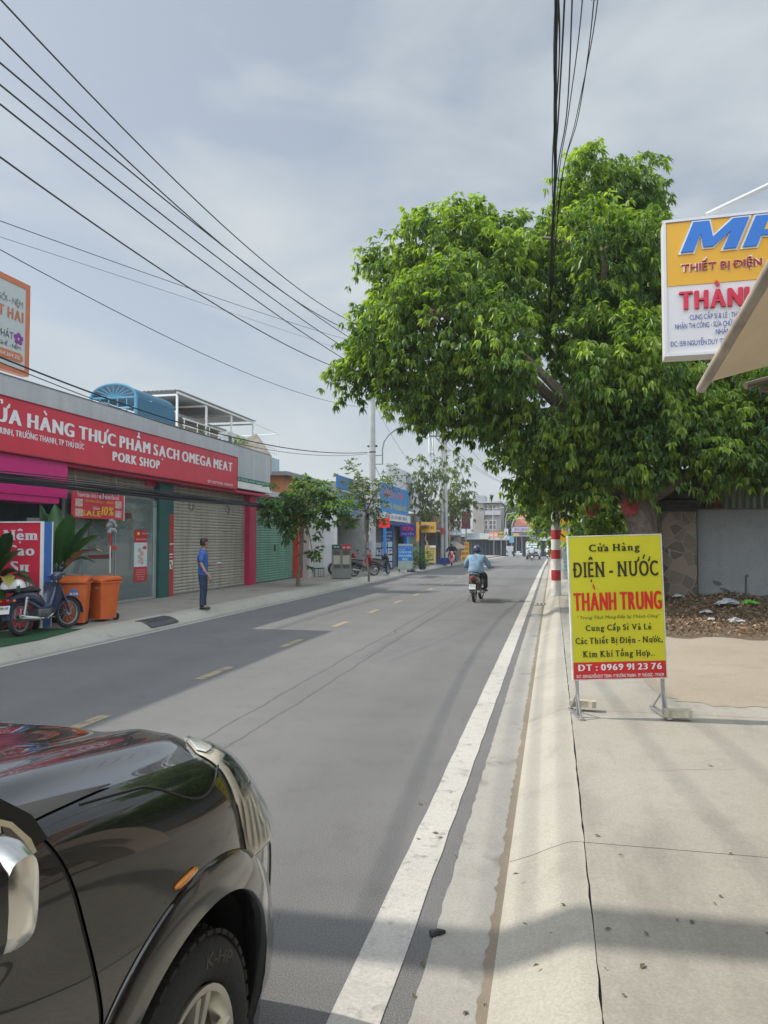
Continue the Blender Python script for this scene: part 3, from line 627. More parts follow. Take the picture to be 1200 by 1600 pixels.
# ------------------------------------------------------------------ foliage
def leaves_mesh(name, m, parent, clusters, L=.2, Wd=.062, whorls=4, per=7, spread=.34, droop=.55, seed=1, tones=(.15, .85), fold=.28):
    """many separate folded leaves on drooping twigs; clusters = (x, y, z, outward direction)"""
    r = np.random.default_rng(seed); C = np.array([c[:3] for c in clusters]); D = np.array([c[3:6] for c in clusters]); n = len(C)
    tw = D*.7+r.normal(0, .45, (n, 3)); tw[:, 2] -= .25; tw /= np.linalg.norm(tw, axis=1)[:, None]
    cl_tone = np.clip(np.where(r.random(n) < .3, r.normal(.85, .14, n), r.normal(.24, .16, n))+.15*D[:, 2], 0, 1)  # random leaf tone, with sunlit crown tops painted a little paler
    k = np.linspace(0, 1, whorls)
    P = (C[:, None, :]+tw[:, None, :]*(k[None, :, None]*spread)+r.normal(0, spread*.22, (n, whorls, 3))); P[:, :, 2] -= (k**2*spread*.3)[None, :]
    P = P.reshape(-1, 3); tone = np.repeat(cl_tone, whorls); T = np.repeat(tw, whorls, axis=0); nn = len(P)
    a = r.uniform(0, 2*np.pi, (nn, per)); el = r.normal(-droop, .38, (nn, per))
    d = np.stack([np.cos(a)*np.cos(el), np.sin(a)*np.cos(el), np.sin(el)], -1)+T[:, None, :]*.5
    d /= np.linalg.norm(d, axis=2)[..., None]; d = d.reshape(-1, 3); o = np.repeat(P, per, axis=0)+d*.02
    N = len(o); ln = L*r.uniform(.6, 1.25, N); wd = Wd*r.uniform(.7, 1.2, N)
    s = np.cross(d, np.array([0, 0, 1.0])+r.normal(0, .25, (N, 3))); s /= np.linalg.norm(s, axis=1)[:, None]+1e-9
    u = np.cross(s, d)
    tip = o+d*ln[:, None]; tip[:, 2] -= ln*.18
    mid = o+d*(ln*.45)[:, None]; l = mid+s*(wd/2)[:, None]+u*(wd*fold)[:, None]; q = mid-s*(wd/2)[:, None]+u*(wd*fold)[:, None]
    V = np.stack([o, l, tip, q], 1).reshape(-1, 3); base = np.arange(N)*4
    F = np.stack([base, base+1, base+2, base, base+2, base+3], 1).reshape(-1)
    if parent is not None: V = V-np.array(parent_loc(parent))
    me = bpy.data.meshes.new(name); me.vertices.add(len(V)); me.vertices.foreach_set('co', V.astype(np.float32).ravel())
    me.loops.add(len(F)); me.loops.foreach_set('vertex_index', F.astype(np.int32)); me.polygons.add(2*N)
    me.polygons.foreach_set('loop_start', np.arange(0, 6*N, 3, dtype=np.int32)); me.update(calc_edges=True)
    at = me.attributes.new('leaf_tone', 'FLOAT', 'POINT')
    av = np.clip(np.repeat(tone, per)*(tones[1]-tones[0])+tones[0]+r.normal(0, .13, N), 0, 1); at.data.foreach_set('value', np.repeat(av, 4).astype(np.float32))
    return link_mesh(name, me, m, parent)
def lobes_to_clusters(lobes, dens, seed=1, avoid=None, shell=.5):
    r = np.random.default_rng(seed); out = []
    for (c, rx, ry, rz) in lobes:
        n = max(5, int(dens*(rx*rz+rx*ry+ry*rz)/3))
        for _ in range(n):
            d = r.normal(0, 1, 3); d /= np.linalg.norm(d); rr = (shell+(1-shell)*r.random()**.6)*(1+.16*math.sin(d[0]*5+c[0]*3)+.12*math.sin(d[2]*6+c[1]))
            p = (c[0]+d[0]*rx*rr, c[1]+d[1]*ry*rr, c[2]+d[2]*rz*rr)
            if avoid and avoid(p): continue
            out.append(p+tuple(d))
    return out
bark = pm('bark', (.15, .12, .095), .9, .35, 9, bump=.8, bscale=30)
bark_pale = pm('pale_bark', (.26, .23, .19), .9, .3, 9, bump=.5, bscale=30)
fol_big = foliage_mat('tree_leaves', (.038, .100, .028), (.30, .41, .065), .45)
fol_dark = foliage_mat('dark_leaves', (.038, .10, .032), (.165, .275, .06), .4)
fol_pale = foliage_mat('pale_leaves', (.060, .105, .035), (.17, .22, .085), .4)
fol_far = foliage_mat('distant_leaves', (.035, .075, .03), (.085, .15, .06), .3)
fol_ban = pm('banana_leaf', (.035, .11, .025), .35, .35, 3, trans=.3)
def limb(mb, a, b, r0, r1, seed=0, n=7, bend=.18):
    rr = random.Random(seed); a, b = Vector(a), Vector(b); l = (b-a).length; off = Vector((rr.uniform(-1, 1), rr.uniform(-1, 1), rr.uniform(.1, .9)))*l*bend
    pts = []; rs = []
    for i in range(n):
        t = i/(n-1); pts.append(a.lerp(b, t)+off*(4*t*(1-t))*.5+Vector((rr.uniform(-1, 1), rr.uniform(-1, 1), rr.uniform(-1, 1)))*.02*l*(0 < i < n-1)); rs.append(r0+(r1-r0)*t)
    mb.tube(pts, rs, 8)

# the big tree on the right
BT = Vector((2.08, 18.6, .15))
bt = thing('street_tree', 'large leaning evergreen tree arching over the road beside the stone pillar', 'tree', BT)
LB = [(580, 562, 48, 18), (548, 588, 26, 18), (598, 512, 42, 18.5), (620, 430, 62, 18.5), (605, 520, 66, 17.5), (690, 375, 66, 18), (735, 345, 38, 18.5), (790, 365, 45, 18.5), (690, 490, 90, 17), (640, 605, 46, 17.5), (720, 610, 76, 18), (790, 430, 85, 18), (800, 540, 90, 17), (780, 662, 46, 18.5), (860, 640, 85, 18), (838, 735, 46, 19.5), (866, 752, 38, 20), (925, 290, 62, 19), (995, 285, 48, 19.5), (905, 350, 50, 19.5),
      (945, 400, 95, 18), (900, 490, 90, 19), (990, 430, 75, 19), (960, 560, 100, 17.5), (1020, 620, 90, 18), (990, 695, 72, 18), (1085, 665, 70, 18.5), (1120, 705, 52, 18), (1170, 640, 80, 19), (1150, 560, 80, 20), (1040, 500, 90, 20), (920, 690, 66, 19.5), (860, 380, 46, 20), (1205, 690, 55, 18.5), (930, 745, 36, 18.4), (890, 720, 46, 20.5), (1050, 420, 50, 20), (1180, 470, 70, 21), (1270, 620, 90, 19), (1290, 500, 100, 20.5), (1380, 600, 100, 20), (1480, 640, 100, 20.5), (1400, 480, 90, 21), (1560, 560, 100, 21)]
lob = []
for (px, py, rp, Y) in LB:
    c = atY(px, py, Y); r = rp*Y/FPX*.80; lob.append((tuple(c), r, r*1.25, r))
def _av(p): return -.5 < p[0] < .55 and p[1] < 18.4 and p[2] > 4.9
cl = lobes_to_clusters(lob, 145, 11, _av, shell=.5)
leaves_mesh('crown', fol_big, bt, cl, L=.18, Wd=.066, whorls=5, per=8, spread=.42, droop=.8, seed=3, tones=(.12, .95))
mb = MB(); fork = Vector((1.86, 18.6, 2.75))
mb.tube([BT+Vector((0, 0, -.1)), BT+Vector((.02, 0, .3)), BT+Vector((.0, 0, 1.2)), BT+Vector((-.06, 0, 2.0)), fork], [.50, .36, .31, .31, .34], 14)
mb.tube([BT+Vector((.3, .1, -.1)), BT+Vector((.22, .05, 1.0)), BT+Vector((.12, .02, 2.3)), fork+Vector((.15, 0, .4))], [.22, .17, .15, .14], 10)
W('trunk', mb, bark, bt, True)
mb = MB()
mains = [Vector(lob[i][0]) for i in (8, 20, 27, 14, 30, 12)]
for k, q in enumerate(mains): limb(mb, fork+Vector((0, 0, -.15)), q, .2, .07, k)
for k, (c, rx, ry, rz) in enumerate(lob):
    c = Vector(c); b = min(mains, key=lambda q: (q-c).length)
    if (b-c).length > .3 and not (-.9 < c.x < .9): limb(mb, b, c, .06, .018, 40+k)
W('branches', mb, bark, bt, True)

def small_tree(label, base, top, lobes, dens, fol, r0, group=None, L=.2, Wd=.08, seed=1, whorls=3, per=7, spread=.3, droop=.3, bk=bark, name='street_tree'):
    t = thing(name, label, 'tree', base, 0, group); mb = MB()
    limb(mb, Vector(base)-Vector((0, 0, .05)), top, r0, r0*.7, seed, 9, .05); W('trunk', mb, bk, t, True)
    mb = MB()
    for k, (c, rx, ry, rz) in enumerate(lobes): limb(mb, top, c, r0*.45, r0*.12, seed*31+k)
    W('branches', mb, bk, t, True)
    leaves_mesh('crown', fol, t, lobes_to_clusters(lobes, dens, seed), L=L, Wd=Wd, whorls=whorls, per=per, spread=spread, droop=droop, seed=seed)
    return t
def LO(lst, Y, k=1.0, dy=1.2):
    return [(tuple(atY(px, py, Y+(i % 3-1)*.25)), rp*Y/FPX*k, rp*Y/FPX*k*dy, rp*Y/FPX*k) for i, (px, py, rp) in enumerate(lst)]
b = G(466, 916, .15); small_tree('young broad leaved tree on the left pavement before the green shutter', b, atY(474, 800, b.y),
    LO([(q_[0], q_[1], q_[2]*.84) for q_ in [(438, 782, 24), (478, 768, 24), (462, 800, 30), (518, 786, 24), (542, 800, 16), (430, 806, 16), (486, 815, 20), (465, 752, 11), (488, 862, 7), (452, 826, 13), (500, 764, 18), (418, 792, 12)]], b.y), 85, fol_dark, .085, L=.24, Wd=.10, seed=5, spread=.28, droop=.15)
b = G(576, 907, .15); small_tree('thin stemmed tree with flat feathery branches before the grey cabinet', b, atY(572, 800, b.y),
    LO([(545, 752, 22), (566, 760, 22), (530, 770, 14), (590, 768, 16), (575, 790, 14), (600, 750, 9), (615, 742, 7), (560, 740, 14), (598, 795, 12), (540, 795, 12), (560, 780, 14), (588, 812, 8)], b.y, 1.0, 1.0), 60, fol_pale, .05, L=.17, Wd=.06, seed=8, spread=.4, droop=-.05)
b = G(668, 884, .15); small_tree('slender pale tree with upright drooping branches beside the white hoarding', b, atY(664, 820, b.y+3),
    LO([(655, 735, 10), (660, 755, 12), (652, 770, 12), (662, 785, 13), (680, 745, 10), (690, 722, 8), (676, 765, 11), (668, 800, 12), (686, 735, 8), (655, 715, 6)], b.y+3), 40, fol_pale, .1, L=.34, Wd=.085, seed=12, spread=.55, droop=.95, bk=bark_pale)
b = Vector((-7.9, 58, .05)); small_tree('slender pale tree with drooping leaves beyond the twin concrete poles', b, atY(704, 810, 58),
    LO([(708, 740, 7), (718, 722, 6), (705, 760, 11), (722, 765, 10), (712, 780, 14), (730, 785, 10), (697, 785, 12), (715, 800, 13), (700, 805, 10), (725, 745, 7), (735, 780, 8)], 58), 36, fol_pale, .1, L=.36, Wd=.09, seed=13, spread=.55, droop=.95, bk=bark_pale)
# trees along the right side, further on
fr = [('bushy tree just beyond the striped pole on the right pavement', 1.7, 34, [(868, 800, 26), (850, 785, 22), (843, 806, 15), (890, 790, 30), (872, 822, 14), (905, 770, 30), (890, 825, 16)], fol_big),
      ('rounded tree further along the right pavement near the second pole', 3.0, 52, [(876, 838, 11), (884, 850, 11), (872, 822, 11), (890, 835, 16), (905, 825, 20)], fol_big),
      ('dark dense tree behind the stone pillar and grey wall', 4.6, 27, [(1010, 760, 40), (1040, 800, 36), (1000, 820, 30), (975, 800, 26), (1030, 840, 26), (1090, 740, 40)], fol_dark),
      ('tall tree on the right behind the far shop signs', 6.0, 62, [(930, 790, 34), (960, 800, 30), (915, 800, 22), (945, 760, 30), (980, 790, 30), (890, 775, 26)], fol_dark)]
for i, (lb, X, Y, ls, fm) in enumerate(fr):
    small_tree(lb, (X, Y, .1), atY(ls[0][0]+14, ls[0][1]+10, Y), LO(ls, Y), 26, fm, .14, 'trees along the right pavement', L=.34, Wd=.13, seed=20+i, spread=.6)
for i, (lb, X, Y, H) in enumerate((('broad dark tree standing behind the grey wall at the far right', 9.5, 22.5, 8.5), ('broad dark tree on the right plot behind the shop', 9.0, 12.0, 8.0), ('tall dark tree behind the near right shop', 13.5, 6.0, 9.5))):
    small_tree(lb, (X, Y, .1), Vector((X, Y, H*.4)), [((X, Y, H*.68), 3.2, 3.2, 2.4), ((X+1.8, Y-1.5, H*.6), 2.4, 2.4, 2.0), ((X-1.2, Y+1.6, H*.62), 2.2, 2.2, 2.0), ((X+.5, Y+.3, H*.85), 2.2, 2.2, 1.5)], 22, fol_dark, .25, 'trees on the right plot', L=.34, Wd=.14, seed=70+i, spread=.7)
# shrub with new leaves behind the yellow sign, and hanging flower ornaments
b = Vector((1.55, 21.5, .15)); small_tree('leafy shrub with yellowing leaves behind the yellow sign', b, b+Vector((0, 0, 1.0)),
    LO([(915, 815, 16), (935, 800, 22), (955, 815, 20), (945, 830, 18), (925, 845, 22), (965, 790, 18), (950, 860, 24), (905, 835, 10)], 21.5, 1.0), 60, fol_big, .05, L=.2, Wd=.11, seed=33, name='shrub', droop=.4)
# distant trees beyond the sheds
for i, (px, py, rp, Y) in enumerate(((783, 806, 13, 175), (800, 815, 12, 182), (818, 805, 14, 170), (840, 800, 16, 165), (770, 818, 10, 185), (830, 825, 12, 190), (858, 812, 14, 168))):
    c = atY(px, py, Y); R = rp*Y/FPX*1.8
    small_tree(('hazy green tree behind the cream building', 'low hazy tree left of the far red roof', 'spreading hazy tree above the far purple hoarding', 'tall hazy tree at the end of the road', 'small hazy tree behind the far street lamps', 'low hazy tree behind the far tin roofs', 'hazy tree near the far end of the right pavement')[i], (c.x, Y, -.9), (c.x, Y, c.z-R*.6),
        [((c.x, Y, c.z), R, R, R*.8), ((c.x-R*.7, Y, c.z-R*.4), R*.7, R*.7, R*.5), ((c.x+R*.7, Y+1, c.z-R*.3), R*.75, R*.7, R*.55)], 34, fol_far, .25, 'distant trees at the end of the road', L=.7, Wd=.35, seed=50+i, spread=1.1, whorls=3, per=6)

# ------------------------------------------------------------------ poles and cables
conc = pm('pole_concrete', (.35, .35, .345), .85, .15, 2, bump=.25)
conc_w = pm('weathered_concrete', (.36, .36, .35), .85, .2, 1.5, bump=.3)
cable = pm('cable_black', (.015, .016, .018), .55, .2)
def lamp_arm(p, pole_x, z_lo, z_hi, xo, reach, zt, parent):
    mb = MB(); mb.tube([(pole_x-.18, p.y, z_lo), (xo, p.y, z_lo)], .022, 6); mb.tube([(pole_x-.18, p.y, z_hi), (xo, p.y, z_hi)], .022, 6)
    pts = [(xo, p.y, z_lo-.03)]+[(xo, p.y, z_hi+.3)]+[(xo+reach*(1-math.cos(t*math.pi/2))*.9, p.y, z_hi+.3+(zt-z_hi-.3)*math.sin(t*math.pi/2)) for t in (.2, .4, .6, .8, 1)]
    mb.tube(pts, .032, 8); W('lamp_arm', mb, pm('lamp_arm_steel', (.22, .24, .26), .5, .1, metal=.4), parent, True)
    e = Vector(pts[-1]); mb = MB(); mb.loft([(e+Vector((-.1, 0, -.0)), (1, 0, .12), .05, .04), (e+Vector((.15, 0, .03)), (1, 0, .12), .11, .06), (e+Vector((.6, 0, .09)), (1, 0, .12), .12, .055), (e+Vector((.8, 0, .11)), (1, 0, .12), .05, .03)], 12)
    W('lamp_head', mb, pm('lamp_head_grey', (.33, .35, .36), .45, .1), parent, True)
P1 = Vector((-8.66, 36.1, .15))
p1 = thing('utility_pole', 'tall round concrete utility pole with curved street lamp before the blue shop', 'utility pole', P1)
mb = MB(); mb.tube([P1+Vector((0, 0, -.1)), P1+Vector((0, 0, 6)), P1+Vector((0, 0, 12.2))], [.185, .15, .11], 16); W('pole', mb, conc, p1, True)
lamp_arm(P1, P1.x, 5.55, 5.98, -8.15, 1.75, 7.45, p1)
mb = MB()
for z in (9.3, 9.9, 10.5, 11.1, 11.7, 12.1): mb.tube([P1+Vector((.1, -.1, z-.15)), P1+Vector((.24, -.16, z-.15))], .03, 6)
mb.tube([P1+Vector((-.25, 0, 6.3)), P1+Vector((.25, 0, 6.3))], .05, 8); mb.lathe(P1+Vector((0, 0, 6.0)), (0, 0, 1), [(-.03, .162), (.03, .162)], 14)
W('insulator', mb, black_pl, p1)
mb = MB()
for z in (1.2, 1.55, 1.9): mb.lathe(P1+Vector((0, 0, z)), (0, 0, 1), [(0, .186), (.22, .184)], 12, .4, 3.4)
W('posters', mb, pm('torn_posters', (.45, .5, .55), .7, .5, 14), p1)
mb = MB(); mb.box(-8.9, -8.62, 35.78, 35.86, 3.62, 4.55, .01); W('meter_box', mb, pm('box_grey', (.5, .48, .5), .6, .08), p1)
# near pole, just outside the view on the left: carries the wires and casts the band of shade over the pavement
P0 = Vector((-8.3, 3.05, .15))
p0 = thing('utility_pole', 'tall round concrete pole on the near left pavement carrying the overhead wires', 'utility pole', P0)
mb = MB(); mb.tube([P0+Vector((0, 0, -.1)), P0+Vector((0, 0, 11.5))], [.24, .16], 16); W('pole', mb, conc, p0, True)
mb = MB(); mb.box(-8.35, -8.25, 2.2, 3.0, 5.2, 6.2); W('cable_box', mb, black_pl, p0)
P2 = Vector((-7.84, 55.3, .05))
p2 = thing('utility_pole', 'twin concrete utility poles with a steel crossarm on the left pavement', 'utility pole', P2)
mb = MB()
for dx in (-.15, .15): mb.tube([P2+Vector((dx, 0, -.1)), P2+Vector((dx*.9, 0, 10.4))], [.145, .10], 12)
W('pole', mb, conc, p2, True)
mb = MB(); mb.box(P2.x-1.05, P2.x+.98, 55.0, 55.08, 9.48, 9.58); mb.tube([(P2.x-.6, 55.04, 9.5), (P2.x-.12, 55.04, 8.9)], .03, 6); mb.tube([(P2.x+.6, 55.04, 9.5), (P2.x+.12, 55.04, 8.9)], .03, 6)
W('crossarm', mb, pm('dark_steel', (.08, .09, .1), .6, .1), p2)
mb = MB()
for dx in (-1.0, -.5, .95): mb.tube([(P2.x+dx, 55.04, 9.58), (P2.x+dx, 55.04, 9.85)], [.05, .03], 6)
W('insulator', mb, black_pl, p2)
mb = MB(); mb.box(P2.x-.5, P2.x+.5, 54.98, 55.03, .1, .55); W('base_sleeve', mb, pm('blue_paint', (.02, .05, .2), .6, .2), p2)
mb = MB(); q = atY(727, 772, 74); mb.tube([(q.x-2.2, 74, q.z-2), (q.x-1.6, 74, q.z-.2), (q.x-.3, 74, q.z)], .06, 6); p5 = thing('street_lamp', 'curved street lamp rising behind the twin poles', 'street lamp', (q.x-2.2, 74, -.2))
mb.tube([(q.x-2.2, 74, -.3), (q.x-2.2, 74, q.z-2)], .09, 8); W('post', mb, conc_w, p5)
mb = MB(); mb.loft([((q.x-.3, 74, q.z), (1, 0, .1), .1, .08), ((q.x+.1, 74, q.z+.05), (1, 0, .1), .2, .13), ((q.x+.75, 74, q.z+.12), (1, 0, .1), .15, .08)], 10); W('lamp_head', mb, pm('lamp_head_grey', (.3, .3, .3)), p5, True)
# telecom tower, far behind
q0, q1 = atY(668, 800, 150), atY(675, 663, 150)
tt = thing('telecom_tower', 'white and grey mobile phone mast with panel antennas behind the left trees', 'tower', (q0.x, 150, 0))
mb = MB(); xc = (q0.x+q1.x)/2+.4
for k in range(3):
    a = k*2.094; mb.tube([(xc+.55*math.cos(a), 150+.55*math.sin(a), 0), (xc+.35*math.cos(a), 150+.35*math.sin(a), q1.z-1)], .09, 6)
for k in range(26):
    a, z = k*2.094, 1+k*.95
    mb.tube([(xc+.5*math.cos(a), 150+.5*math.sin(a), z), (xc+.5*math.cos(a+2.094), 150+.5*math.sin(a+2.094), z+.95)], .05, 5)
W('lattice', mb, pm('mast_grey', (.35, .38, .42), .6, .2), tt)
mb = MB()
for k in range(4):
    a = k*1.57+.4
    for dz in (0, -3.2): mb.box(xc+.6*math.cos(a)-.11, xc+.6*math.cos(a)+.11, 150+.6*math.sin(a)-.1, 150+.6*math.sin(a)+.1, q1.z-2.6+dz, q1.z+dz*.9)
W('antenna', mb, white_paint, tt)
# overhead wires, left side: three surveyed points each
def wire(pts, r, label, group, n=26, name='overhead_wire'):
    A, B, Cc = [Vector(p) for p in pts]; t1 = (B-A).length/((B-A).length+(Cc-B).length)
    P = []
    for i in range(n+1):
        t = i/n; la = (t-t1)*(t-1)/((0-t1)*(0-1)); lb = t*(t-1)/(t1*(t1-1)); lc = t*(t-t1)/((1)*(1-t1)); P.append(A*la+B*lb+Cc*lc)
    mb = MB(); mb.tube(P, r, 6, False); o = mb.build(name, cable, None, True); return tag(o, label, 'cable', group)
WG = 'overhead wires on the left'
ws = [((20, 0), (280, 288), (575, 510), 'uppermost'), ((0, 38), (280, 325), (568, 518), 'second highest'), ((0, 90), (290, 338), (556, 530), 'third highest'), ((0, 125), (290, 364), (545, 543), 'fourth highest'), ((0, 155), (290, 388), (538, 556), 'fifth highest'), ((0, 232), (265, 430), (528, 563), 'lowest')]
for (a, b, c, nm) in ws:
    A, B, Cc = atX(*a, -8.42), atX(*b, -8.5), atX(*c, -8.6)
    k = (A.y-P0.y)/(B.y-A.y); A0 = A-(B-A)*k*.98                     # carried on to the near pole
    d = (Cc-B)/(Cc.y-B.y); C1 = Cc+d*(P1.y-Cc.y)
    wire((A0, B, C1), .0155, f'{nm} of the six thick black overhead wires on the left', WG)
for (a, b, c, r, nm) in (((0, 345), (300, 452), (540, 530), .007, 'upper thin wire crossing behind the thick overhead wires'), ((0, 370), (250, 452), (530, 545), .004, 'faint thin wire just under the upper thin wire'), ((0, 390), (300, 545), (575, 637), .008, 'single thin wire sagging low to the round concrete pole')):
    wire((atX(*a, -8.9), atX(*b, -8.8), atX(*c, -8.66)), r, nm, 'thin wires on the left')
# low service drop along the shop roofline
wire((atX(0, 558, -10.2), atX(300, 666, -10.0), atY(574, 707, 36.1)), .018, 'twisted service cable running past the shop roof to the round pole', None)
wire((atX(0, 566, -10.2), atX(300, 675, -10.0), atY(574, 709, 36.1)), .01, 'thin cable hung just under the twisted service cable', None)
for i, (zz, dx) in enumerate(((9.85, -1.0), (9.85, -.5), (9.85, .95))):
    wire((P1+Vector((.1, .1, 9.9+i*.6)), Vector((P1.x*.5+(P2.x+dx)*.5, 46, 9.55+i*.35)), Vector((P2.x+dx, 55.04, zz))), .012, ('left', 'middle', 'right')[i]+' wire from the round pole to the steel crossarm', 'wires between the left poles')
    wire((Vector((P2.x+dx, 55.04, zz)), Vector((-6.6+dx*.6, 75, 8.8)), Vector((-5.2+dx*.5, 100, 9.3))), .014, ('left', 'middle', 'right')[i]+' wire leading on beyond the steel crossarm', 'wires beyond the twin poles')
wire((Vector((-7.84-1.0, 55.04, 9.6)), Vector((-8.2, 55.6, 6.0)), Vector((-7.7, 56.5, 3.2))), .012, 'slack wire dropping from the left end of the crossarm', None)
wire((Vector((-7.84+.95, 55.04, 9.6)), Vector((-6.5, 55.6, 6.6)), Vector((-5.7, 56.5, 5.0))), .014, 'slack wire dropping from the right end of the crossarm', None)
wire((P1+Vector((.1, 0, 8.4)), Vector((-8.1, 45, 6.2)), Vector((-7.9, 55.2, 6.7))), .008, 'thin wire sagging between the round pole and the twin poles', None)
wire((P1+Vector((0, 0, 5.7)), Vector((-8.7, 40, 4.7)), atY(632, 757, 44)), .014, 'cable running down from the lamp bracket to the blue shop roof', None)
# sagging cable bundle across the shop front
cb = thing('cable_bundle', 'thick sagging bundle of black cables across the shop front', 'cables', (-9.95, 14, 2.9))
mb = MB(); rc = random.Random(4)
for k in range(22):
    oz, oy = rc.uniform(-.12, .12), rc.uniform(-.06, .06); pts = []
    for i in range(25):
        t = i/24; y = 5+t*(30.5-5); z = 2.98-.0*t+.05*math.cos(t*9+k)*.3+oz*(.55+.5*math.cos(t*5+1)**2)*(1.15-t*.5)-.06+.10*t+.02*math.sin(t*14+k*2); pts.append((-9.95+oy, y, z))
    mb.tube(pts, rc.choice((.008, .011, .016)), 5, False)
W('bundle', mb, cable, cb, True)
mb = MB()
for k, y in enumerate((15.2, 17.4, 19.5, 21.9, 24.8)):
    for j in range(3):
        a0 = rc.uniform(0, 6); mb.tube([(-9.93, y+.14*math.cos(a0+t*.7)*rc.uniform(.6, 1.2)+j*.06, 2.9-.15-.13*math.sin(a0+t*.7)) for t in range(7)], .006, 5, False)
W('loose_coils', mb, cable, cb)

# right-hand cable bundle, overhead along the kerb
P3 = Vector((.08, 23.15, .15))
p3 = thing('striped_pole', 'concrete roadside pole painted with red and white bands on the right kerb', 'utility pole', P3)
mb = MB(); mb.tube([P3+Vector((0, 0, 1.94)), P3+Vector((0, 0, 8.6))], [.134, .10], 16); W('pole', mb, conc, p3, True)
zs = [.0, .44, .75, 1.08, 1.35, 1.66, 1.94]; wht = pm('worn_white_paint', (.66, .65, .62), .6, .12, 6, bump=.1); redp = pm('worn_red_paint', (.42, .028, .03), .6, .12, 6, bump=.1)
for i in range(6):
    mb = MB(); r = .142-.001*i; mb.lathe(P3+Vector((0, 0, 0)), (0, 0, 1), [(zs[i], r), (zs[i+1]-.001, r-.001)], 24); W('painted_band', mb, redp if i % 2 else wht, p3, True)['label'] = 'red painted band' if i % 2 else 'white painted band'
mb = MB()
for z in (6.0, 6.3): mb.lathe(P3+Vector((0, 0, z)), (0, 0, 1), [(-.03, .13), (.03, .13)], 12)
mb.tube([P3+Vector((0, -.12, 6.1)), P3+Vector((.1, -.2, 4.2)), P3+Vector((.16, -.15, 2.6))], .012, 5)
W('cable_clamp', mb, black_pl, p3)
rb = thing('cable_bundle', 'twisted bundle of black cables overhead along the right kerb', 'cables', (.07, 8, 6.6))
mb = MB(); rc = random.Random(8)
ctl = [atY(878, -330, 4.2), atY(870, 0, 7.0), atY(866, 300, 11.5), atY(860, 440, 16.0), atY(858, 545, 21.0), Vector((.08, 23.0, 6.4))]
def cr(P, n):
    out = []; P = [P[0]*2-P[1]]+P+[P[-1]*2-P[-2]]
    for i in range(1, len(P)-2):
        for k in range(n):
            t = k/n; a, b, c, d = P[i-1], P[i], P[i+1], P[i+2]; out.append(.5*((2*b)+(c-a)*t+(2*a-5*b+4*c-d)*t*t+(3*b-a-3*c+d)*t**3))
    return out+[P[-2]]
base = cr([Vector((.1, -10, 7.4))]+ctl, 10)
for k in range(11):
    ph = rc.uniform(0, 6.28); rr = rc.uniform(.0, .035)
    mb.tube([p+Vector((rr*math.cos(ph+i*.5), 0, rr*math.sin(ph+i*.5))) for i, p in enumerate(base)], rc.choice((.007, .009, .012)), 6, False)
W('bundle', mb, cable, rb, True)
for j, (dx, z) in enumerate(((12, 0), (24, 1), (40, 2), (58, 3), (64, 4))):
    pts = [atY(880+dx, -330, 4.4), atY(870+dx, 0, 7.2), atY(866+dx*.55+(j % 2)*6, 300*.6, 10.0), atY(863+dx*.18, 440*.7, 13.0), base[-14]+Vector((.02, 0, .03))]
    mb = MB(); mb.tube(cr([Vector((.15+dx*.004, -10, 7.4))]+pts, 8), (.010, .008, .006, .006, .0055)[j], 6, False)
    tag(mb.build('overhead_wire', cable, None, True), ('black cable hanging closest to the twisted bundle on the right', 'second loose cable right of the twisted bundle', 'middle loose cable in the fan right of the bundle', 'thin wire fanning out right of the bundle', 'thin outermost wire right of the twisted bundle')[j], 'cable', 'loose cables on the right')
mb = MB(); mb.tube([base[-16]+Vector((.06*math.cos(t*.5), 0, .06*math.sin(t*.5)-.03)) for t in range(13)], .006, 5, False); W('cable_tie_loop', mb, pm('pale_tie', (.5, .5, .5)), rb)
# ------------------------------------------------------------------ left foreground: sign box, plants, bins
CAMR = Vector((math.cos(YAW), math.sin(YAW), 0))
def face_sign(parent, name, c0, c1, z0, z1, thick, m, names=None):
    """upright panel from ground point c0 to c1 (left to right as seen), returns (origin bottom left, ux, un, width, height)"""
    c0, c1 = Vector((c0[0], c0[1], 0)), Vector((c1[0], c1[1], 0)); ux = (c1-c0).normalized(); un = ux.cross(Vector((0, 0, 1)))
    w = (c1-c0).length; mb = MB(); mid = (c0+c1)/2-un*thick/2+Vector((0, 0, (z0+z1)/2)); mb.obox(mid, ux, un, (0, 0, 1), w/2, thick/2, (z1-z0)/2)
    W(name, mb, m, parent); return Vector((c0.x, c0.y, z0)), ux, un, w, z1-z0
ZZ = Vector((0, 0, 1))
rs_r = atY(64, 816, 12.0); rsn = thing('light_box_sign', 'red and blue standing light box sign reading mattress words behind the old moped', 'sign', (rs_r.x-.6, 12.0, .15))
o, ux, un, w, h = face_sign(rsn, 'panel', (rs_r.x-1.18, 12.0), (rs_r.x, 12.0), .2, 2.09, .05, red_sign)
mb = MB(); mb.box(rs_r.x-1.18, rs_r.x+.03, 12.052, 12.30, .19, 2.11, .008); W('housing', mb, pm('sign_blue', (.03, .13, .42), .45, .08), rsn)
mb = MB(); mb.box(rs_r.x+.004, rs_r.x+.034, 11.985, 12.05, .19, 2.115); mb.box(rs_r.x-1.2, rs_r.x+.003, 11.985, 12.05, 2.092, 2.115); mb.box(rs_r.x+.032, rs_r.x+.036, 12.27, 12.302, .19, 2.112); W('trim', mb, white_paint, rsn)
mb = MB()
for s, v, wd, hh in (('Nệm', .835, .74, .185), ('Cao', .685, .60, .19), ('Su', .53, .40, .19), ('Non', .37, .60, .19)): text_on(mb, s, o+ux*(w-.42)+ZZ*(h*v), ux, ZZ, un, wd, hh, bold=.05, serif=True, gap=.05)
W('sign_lettering', mb, pm('pale_lettering', (.62, .63, .66), .5, .04), rsn)

